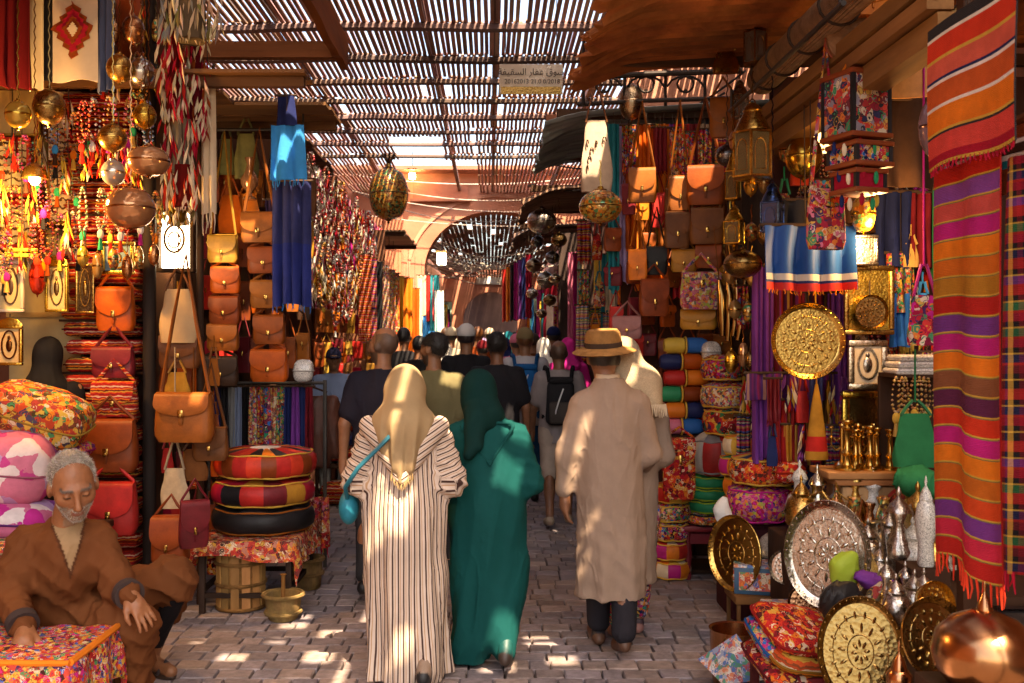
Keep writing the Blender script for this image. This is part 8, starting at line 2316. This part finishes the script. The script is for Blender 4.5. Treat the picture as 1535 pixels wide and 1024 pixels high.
# ------------------------------------------------------------------ RIGHT, along the alley to the arch
RT = [(934, 'purple', 'purple', 'cloth', 3.1, 1.5, 1.3), (924, 'navy', 'navy', 'silk', 2.5, 1.6, 1.2), (914, 'teal', 'teal', 'silk', 2.5, 1.5, 1.2), (902, 'gold', 'golden patched', 'suede', 2.55, 1.9, 1.2), (890, 'orange', 'orange', 'silk', 2.6, 1.95, 1.2), (882, 'sand', 'beige', 'cloth', 2.7, 2.0, 1.15), (874, 'mint', 'grey-green', 'cloth', 2.75, 2.0, 1.15), (898, 'emerald', 'green striped', 'kilim_multi', 1.95, 1.45, 1.1), (884, 'lime', 'multicoloured striped', 'kilim_multi', 2.0, 1.4, 1.1), (868, 'magenta', 'magenta', 'silk', 2.8, 1.3, 1.2), (860, 'pink', 'pink', 'silk', 2.9, 1.5, 1.2), (854, 'lilac', 'lilac', 'silk', 3.0, 1.5, 1.2), (848, 'magenta', 'bright magenta', 'silk', 2.9, 1.2, 1.2), (842, 'pink', 'rose', 'suzani_pink', 2.8, 1.3, 1.2), (836, 'crimson', 'crimson', 'suzani_pink', 2.2, 1.2, 1.15)]
for i, (px, cc, wd, m_, z1, z0, x_) in enumerate(RT):
    D = along(px, x_)
    wp = .16 * F / D
    cloth_hang(f'{wd} textile, {ORD[i]} from the leather bags along the right stalls', (px - wp / 2, VY - (z1 - CAMH) * F / D, px + wp / 2, VY - (z0 - CAMH) * F / D), D, [(1, cc)] if 'striped' not in wd else [(.2, cc), (.1, 'yellow'), (.2, 'black'), (.1, 'orange'), (.2, 'emerald'), (.2, 'charcoal')], 3.3, pleats=3, amp=.03, m=m_, yaw=-.35, group='textiles along the right stalls')
for i, (px, py, rr, D, cc) in enumerate(((812, 332, 22, 11.6, 'silver'), (800, 398, 12, 13, 'sand'), (818, 420, 14, 12.4, 'silver'), (828, 386, 11, 12.2, 'grey'), (806, 362, 10, 13.2, 'grey'), (824, 450, 10, 12.8, 'bronze'), (838, 360, 12, 11.5, 'bronze'), (798, 440, 9, 14, 'silver'), (832, 418, 9, 12, 'cream'), (812, 470, 8, 13.4, 'sand'))):
    ball_lamp(f'{["big", "pale", "silver", "small grey", "dull grey", "bronze", "dark bronze", "shiny", "cream", "lowest sand"][i]} pierced lamp in the dark cluster on the right before the arch', (px - rr, py - rr, px + rr, py + rr), D, cc, 3.28, 'brass_chased', group='pierced lamps before the arch')
for i, (px, cc, wd) in enumerate(((757, 'red', 'red'), (763, 'orange', 'orange'), (769, 'charcoal', 'black'), (775, 'magenta', 'magenta'), (781, 'purple', 'purple'), (787, 'navy', 'dark blue'), (793, 'crimson', 'dark crimson'))):
    D = 17.2 - i * .5
    cloth_hang(f'{wd} scarf, {ORD[i]} from the left in the scarf row right under the arch', (px - 4.5, VY - 1.2 * F / D, px + 4.5, VY - .3 * F / D), D, [(1, cc)], 3.25, pleats=2, amp=.03, m='silk', name='scarf', cat='scarf', group='scarf row under the arch')
for i in range(9):
    px = 826 + i * 11; D = along(px, 1.25)
    cushion(f'{["pink", "violet", "orange", "crimson", "teal", "gold", "magenta", "blue", "red"][i]} cloth pile, {ORD[i]} along the right stall counter', (1.3, D, 1.02), (.4, .5, .3), ['pink', 'violet', 'orange', 'crimson', 'teal', 'gold', 'magenta', 'blue', 'red'][i], 'suzani_pink' if i % 2 else 'suzani_fine', name='cloth_pile', cat='cloth pile', group='cloth piles on the right counter')
b = MB(); b.box((1.4, 12.2, .43), (.6, 8.4, .86), C['darkbrown'], bevel=.01); tag(b.build('stall_counter', 'wood_y'), 'long dark stall counter on the right towards the arch', 'counter')
b = MB(); b.box((-1.98, 13.3, .4), (.5, 3.4, .8), C['brown'], bevel=.01); tag(b.build('stall_counter', 'wood_y'), 'long brown stall counter on the left towards the arch', 'counter')
# ------------------------------------------------------------------ beyond the arch
bw = ['azure', 'turquoise', 'white', 'orange', 'pink', 'cream', 'crimson', 'teal', 'yellow', 'magenta', 'navy', 'mint']
for s_, x_ in ((-1, -1.55), (1, 1.45)):
    for i in range(12):
        D = 21.5 + i * 1.15
        px = VX + x_ * F / D
        wp = .5 * F / D
        z1 = random.uniform(2.3, 3.0)
        cloth_hang(f'{bw[(i + (5 if s_ > 0 else 0)) % 12]} hanging cloth, {ORD[i]} beyond the arch on the {"right" if s_ > 0 else "left"}', (px - wp / 2, VY - (z1 - CAMH) * F / D, px + wp / 2, VY + .4 * F / D), D, [(1, bw[(i + (5 if s_ > 0 else 0)) % 12])], 3.4, pleats=3, amp=.05, m='silk', group='cloths beyond the arch', yaw=-s_ * .5)
for i, (px, py, D) in enumerate(((662, 388, 18.8), (618, 264, 19.6))):
    t = thing('hanging_wall_lamp', ['white box lantern glowing beside the arch', 'small glaring lamp high on the pink arch wall'][i], 'lamp', P(px, py, D))
    b = MB(); b.box((0, 0, 0), (.17, .17, .22) if i == 0 else (.12, .1, .12), (1, .9, .7), bevel=.02); b.build('glass', 'daylight_lantern_glow' if i == 0 else 'lamp_glow', t)
    b = MB(); b.box((0, 0, .13), (.2, .2, .03), C['bronze'], bevel=.005); b.build('cap', 'iron', t)
    b = MB(); b.tube([(0, 0, .14), (0, .1, .5)], .01, C['black'], n=5); b.build('arm', 'iron', t)
def cable(label, p0, p1, sag, r, colr, group, n=14):
    p0, p1 = Vector(p0), Vector(p1)
    b = MB(); b.tube([p0.lerp(p1, i / n) - Vector((0, 0, sag * 4 * (i / n) * (1 - i / n))) for i in range(n + 1)], r, colr, n=5)
    return tag(b.build('hanging_cable', 'cable'), label, 'cable', group)
for i in range(5):
    z = random.uniform(3.9, 4.9)
    cable('thin slack cable strung in front of the pink arch wall', (-2.6, 19.8 - .25 * i, z + random.uniform(0, .2)), (random.uniform(.6, 2.6), 19.7 - .2 * i, z - random.uniform(-.2, .3)), random.uniform(.1, .4), .009, random.choice([(.5, .4, .34), (.06, .05, .05), (.6, .5, .42)]), 'cables at the arch wall')
for i in range(16):
    cable('pale cable strung along the alley beyond the arch', (random.uniform(-2, -1.2), 20.9, random.uniform(3.2, 4.2)), (random.uniform(-.5, 2.0), random.uniform(24, 32), random.uniform(3.3, 4.2)), random.uniform(.1, .5), .014, (.72, .62, .52), 'cables beyond the arch')
for i in range(6):
    cable('dark cable sagging under the right awnings', (.5, 9.8 + i * .7, 3.5 + .1 * (i % 3)), (2.0, 7.8 + i * .7, 3.75), random.uniform(.1, .35), .01, (.02, .015, .015), 'cables under the right awnings')
# ------------------------------------------------------------------ the sign under the canopy
sD = 8.45
t = thing('hanging_sign', 'white sign board with dark Arabic script and figures hanging under the canopy', 'sign', P(796, 119, sD), rot=(R(8), 0, 0))
sw, sh_ = 95 * sD / F, 44 * sD / F
b = MB(); b.box((0, 0, 0), (sw, .02, sh_), (.8, .72, .6), bevel=.003); b.build('board', 'paint', t)
b = MB(); b.box((0, -.012, -sh_ / 2 + .032), (sw * .94, .006, .06), (.3, .19, .07)); b.build('gold_strip', 'brass', t, smooth=False)
def text(s, size, x, z, colr, name):
    cu = bpy.data.curves.new(name, 'FONT'); cu.body = s; cu.size = size; cu.align_x = 'CENTER'; cu.extrude = .0015
    o = bpy.data.objects.new(name, cu); COLL.objects.link(o)
    dg = bpy.context.evaluated_depsgraph_get()
    me = bpy.data.meshes.new_from_object(o.evaluated_get(dg)); bpy.data.objects.remove(o)
    at = me.attributes.new('Col', 'FLOAT_COLOR', 'FACE'); at.data.foreach_set('color', [v for _ in me.polygons for v in (*colr, 1)])
    me.materials.clear()
    ob = link(name, me, 'paint', t, (x, -.0165, z), (math.pi / 2, 0, 0)); return ob
AR = ''.join(chr(c) for c in (0xFE94, 0xFED4, 0xFEF4, 0xFED8, 0xFEB4, 0xFEDF, 0xFE8D, 0x20, 0xFEAD, 0xFE8E, 0xFED4, 0xFECB, 0x20, 0xFED5, 0xFEEE, 0xFEB3))
text(AR, .075, 0, .035, (.03, .02, .02), 'script')
text('20162013 21.0 0/2018', .052, .01, -.036, (.03, .02, .02), 'lettering')
text('10.0101 1101011111 0', .04, .0, -.112, (.6, .42, .16), 'lettering')
for q in (-1, 1):
    b = MB(); b.tube([(q * sw * .4, 0, sh_ / 2), (q * sw * .4, .05, CZ - t.location.z)], .004, (.05, .04, .03), n=5); b.build('wire', 'iron', t)

# ------------------------------------------------------------------ smaller goods packed between the others
FC = ['rust', 'tan', 'brown', 'maroon', 'cognac', 'ochre', 'red', 'tangerine', 'darkbrown', 'crimson']
FB = ['red', 'gold', 'orange', 'emerald', 'magenta', 'azure', 'cream', 'scarlet', 'brass', 'white']
def fill(box, D, nx, ny, kinds, where, cols_, rail=True):
    i = 0
    for r_ in range(ny):
        for k in range(nx):
            cw_, ch_ = (box[2] - box[0]) / nx, (box[3] - box[1]) / ny
            x = box[0] + (k + .5) * cw_ + random.uniform(-.2, .2) * cw_; y = box[1] + (r_ + random.uniform(.0, .25)) * ch_
            kd = kinds[(k * 3 + r_ * 5 + i) % len(kinds)]; cc = cols_[(k * 7 + r_ * 3) % len(cols_)]
            d_ = D + random.uniform(-.12, .12); w = cw_ * random.uniform(.75, 1.05); h = ch_ * random.uniform(.7, .95)
            lab = f'{cw(cc)} {kd}, {ORD[i]} row by row in the {where}'
            rz_ = P(0, y - ch_ * .25, d_).z
            if kd == 'satchel': satchel(lab, (x - w / 2, y + h * .25, x + w / 2, y + h), d_, cc, rail=rz_, group=where, yaw=random.uniform(-.5, .5), flap=random.uniform(.35, .75))
            elif kd == 'pouch': tote(lab, (x - w / 2, y, x + w / 2, y + h * 1.1), d_, cc, rz_, m=random.choice(['suede', 'suzani_red', 'leather']), frac=.7)
            elif kd == 'bead strand': bead_strand(lab, P(x, y, d_), h * d_ / F * 1.1, cc, random.choice(FB), .05, 2, where, bead=.0095)
            elif kd == 'lamp': ball_lamp(lab, (x - w * .4, y + h * .2, x + w * .4, y + h * .9), d_, random.choice(['brass', 'gold', 'bronze', 'copper']), rz_, random.choice(['brass_chased', 'glass_ball', 'mosaic']), group=where, flat=random.choice([.7, 1, 1.2]))
            elif kd == 'tassel': tassel_hanging(lab, (x - w * .35, y, x + w * .35, y + h), d_, [cc, 'red', 'gold'], 'cream', rz_, group=where)
            elif kd == 'scarf': cloth_hang(lab, (x - w / 2, y, x + w / 2, y + h * 1.15), d_, [(1, cc)], rz_, pleats=3, amp=.02, m=random.choice(['silk', 'silk', 'suzani_fine', 'kilim_multi']), name='scarf', cat='scarf', group=where, fringe=(cc, .03))
            i += 1
fill((118, 140, 240, 420), 5.75, 6, 4, ['bead strand', 'lamp', 'bead strand', 'tassel'], 'left lamp corner', FB)
fill((-5, 200, 76, 400), 5.85, 5, 3, ['bead strand', 'tassel', 'bead strand'], 'left jewellery boards', ['gold', 'black', 'red', 'brass', 'darkbrown'])
fill((70, 150, 124, 380), 5.95, 4, 3, ['bead strand', 'bead strand', 'tassel'], 'cream jewellery boards', ['darkbrown', 'gold', 'rust', 'black'])
fill((304, 230, 470, 560), 7.4, 7, 4, ['satchel', 'pouch', 'satchel', 'tassel'], 'dark rows behind the satchel columns', FC)
fill((238, 520, 332, 860), 6.3, 4, 5, ['pouch', 'satchel', 'pouch'], 'brown bags behind the large tan satchel', FC)
fill((905, 330, 1100, 540), 7.3, 7, 4, ['satchel', 'scarf', 'satchel', 'pouch'], 'dark rows behind the bag rack', FC)
fill((1086, 180, 1160, 560), 5.9, 3, 6, ['lamp', 'bead strand', 'tassel', 'lamp'], 'lantern corner', FB)
fill((1160, 190, 1420, 340), 5.7, 9, 2, ['lamp', 'tassel', 'scarf', 'bead strand', 'pouch'], 'dark upper row of the right shop', FB + ['navy', 'maroon'])
fill((1276, 350, 1424, 640), 5.6, 6, 5, ['scarf', 'bead strand', 'pouch', 'tassel', 'scarf'], 'rows beside the gilt panels', FB + ['navy', 'purple', 'maroon'])
fill((990, 540, 1060, 700), 7.5, 3, 3, ['scarf', 'satchel', 'scarf'], 'rows behind the roll stack', FC + ['purple'])
vk = ['brass bowl', 'silver cup', 'copper pot', 'brass ewer', 'painted jar', 'silver pot']
for i in range(24):
    px, D = 1198 + (i % 8) * 27 + random.uniform(-6, 6), 4.95 + (i // 8) * .12
    pr = [URN, VASE, TEAPOT, EWER, VASE, URN][i % 6]
    z_ = .552 if D < 4.93 else .66
    pot(f'{vk[i % 6]}, {ORD[i]} among the crowded metalware behind the oval silver tray', (wx(px, D), D, z_), pr, ['brass', 'silver', 'copper', 'brass', 'white', 'silver'][i % 6], ['brass_chased', 'brass_smooth', 'brass_smooth', 'brass_chased', 'ceramic', 'brass_chased'][i % 6], lid=.04, handle=i % 3 == 0, spout=i % 6 == 3, s=random.uniform(.7, 1.05), n=14, name='metal_vessel', cat='vessel', group='crowded metalware', rz=random.uniform(0, 6))
b = MB(); b.box((wx(1290, 5.1), 5.09, .33), (.86, .36, .655), C['darkbrown'], bevel=.01); tag(b.build('metalware_shelf', 'wood'), 'dark shelf block under the crowded metalware', 'shelf')

fill((128, 0, 240, 140), 6.15, 6, 2, ['bead strand', 'tassel', 'lamp'], 'top corner above the lamps', FB)
fill((470, 500, 575, 640), 10.9, 7, 4, ['satchel', 'pouch', 'tassel', 'satchel'], 'rows around the vendor', FC + ['gold'])
fill((1150, 560, 1275, 700), 5.62, 6, 2, ['scarf', 'tassel', 'pouch'], 'drapes under the brass tray', ['maroon', 'purple', 'red', 'navy', 'ochre', 'violet'])
fill((930, 180, 1112, 330), 7.2, 8, 2, ['scarf', 'satchel', 'scarf', 'pouch'], 'upper rows behind the bag rack', FC + ['orange'])
fill((866, 330, 945, 520), 8.4, 4, 3, ['scarf', 'pouch', 'scarf'], 'row left of the bag rack', FB + ['teal'])
fill((1106, 420, 1165, 690), 6.0, 3, 4, ['scarf', 'tassel', 'lamp'], 'narrow strip left of the brass tray', ['maroon', 'purple', 'gold', 'red'])
fill((1160, 345, 1420, 400), 5.65, 9, 1, ['pouch', 'tassel', 'bead strand'], 'row behind the blue skirt', FB)
for s_, (px, D, z0, n_, r_) in enumerate(((1192, 6.0, 0, 6, .17), (1244, 5.75, 0, 6, .15), (1006, 6.9, 0, 5, .14), (1118, 6.35, 0, 8, .16))):
    for i in range(n_):
        a_ = random.sample(['red', 'gold', 'navy', 'emerald', 'orange', 'magenta', 'cream', 'black', 'teal', 'maroon'], 4)
        pouf(f'{cw(a_[0])} and {cw(a_[1])} pouf, {ORD[i]} from the ground in the {["stack under the yellow cone bag", "stack beside the pale console", "stack by the pale tunic", "stack behind the striped pouf"][s_]}', (wx(px, D) + random.uniform(-.015, .015), D, z0 + i * .13), r_, .128, a_, a_[:3], n=10, m=random.choice(['leather', 'suzani_fine', 'silk', 'suzani_red']), seam='gold', group='stacked poufs on the right')

b = MB(); b.box((0, 0, .1), (.3, .34, .2), C['darkbrown'], bevel=.006); o = b.build('riser', 'wood', None, loc=(wx(1362, 4.05), 4.0, .282)); tag(o, 'dark riser carrying the front cluster of silver teapots', 'riser')
for i in range(11):
    D = 3.9 + (i % 3) * .1; px = 1322 + (i // 3) * 21 + (i % 3) * 7
    pr = [TEAPOT, EWER, TEAPOT, URN][i % 4]
    pot(f'{["small", "tarnished", "bright", "engraved"][i % 4]} silver {"teapot" if pr is TEAPOT else "vessel"}, {ORD[i]} in the front cluster by the striped blanket', (wx(px, D), D, .483), pr, 'silver' if i % 4 else 'brass', 'brass_chased', lid=.045, spout=pr is not URN, handle=True, s=random.uniform(.6, .8), n=16, name='teapot' if pr is TEAPOT else 'metal_vessel', cat='teapot' if pr is TEAPOT else 'vessel', group='front cluster of silver vessels', rz=random.uniform(0, 6))
for i, (px, py, D, w_, cc, yw) in enumerate(((1212, 905, 4.6, 30, 'copper', -.3), (1398, 905, 3.75, 34, 'brass', .3), (1180, 850, 5.0, 26, 'silver', -.5), (1300, 770, 4.95, 30, 'brass', .2))):
    tray(['small copper tray leaning by the carved stool', 'small brass tray under the striped blanket', 'small silver tray behind the painted box', 'small brass tray behind the silver teapots'][i], (px - w_, py - w_, px + w_, py + w_), D, cc, tilt=.2, yaw=yw, m='brass')
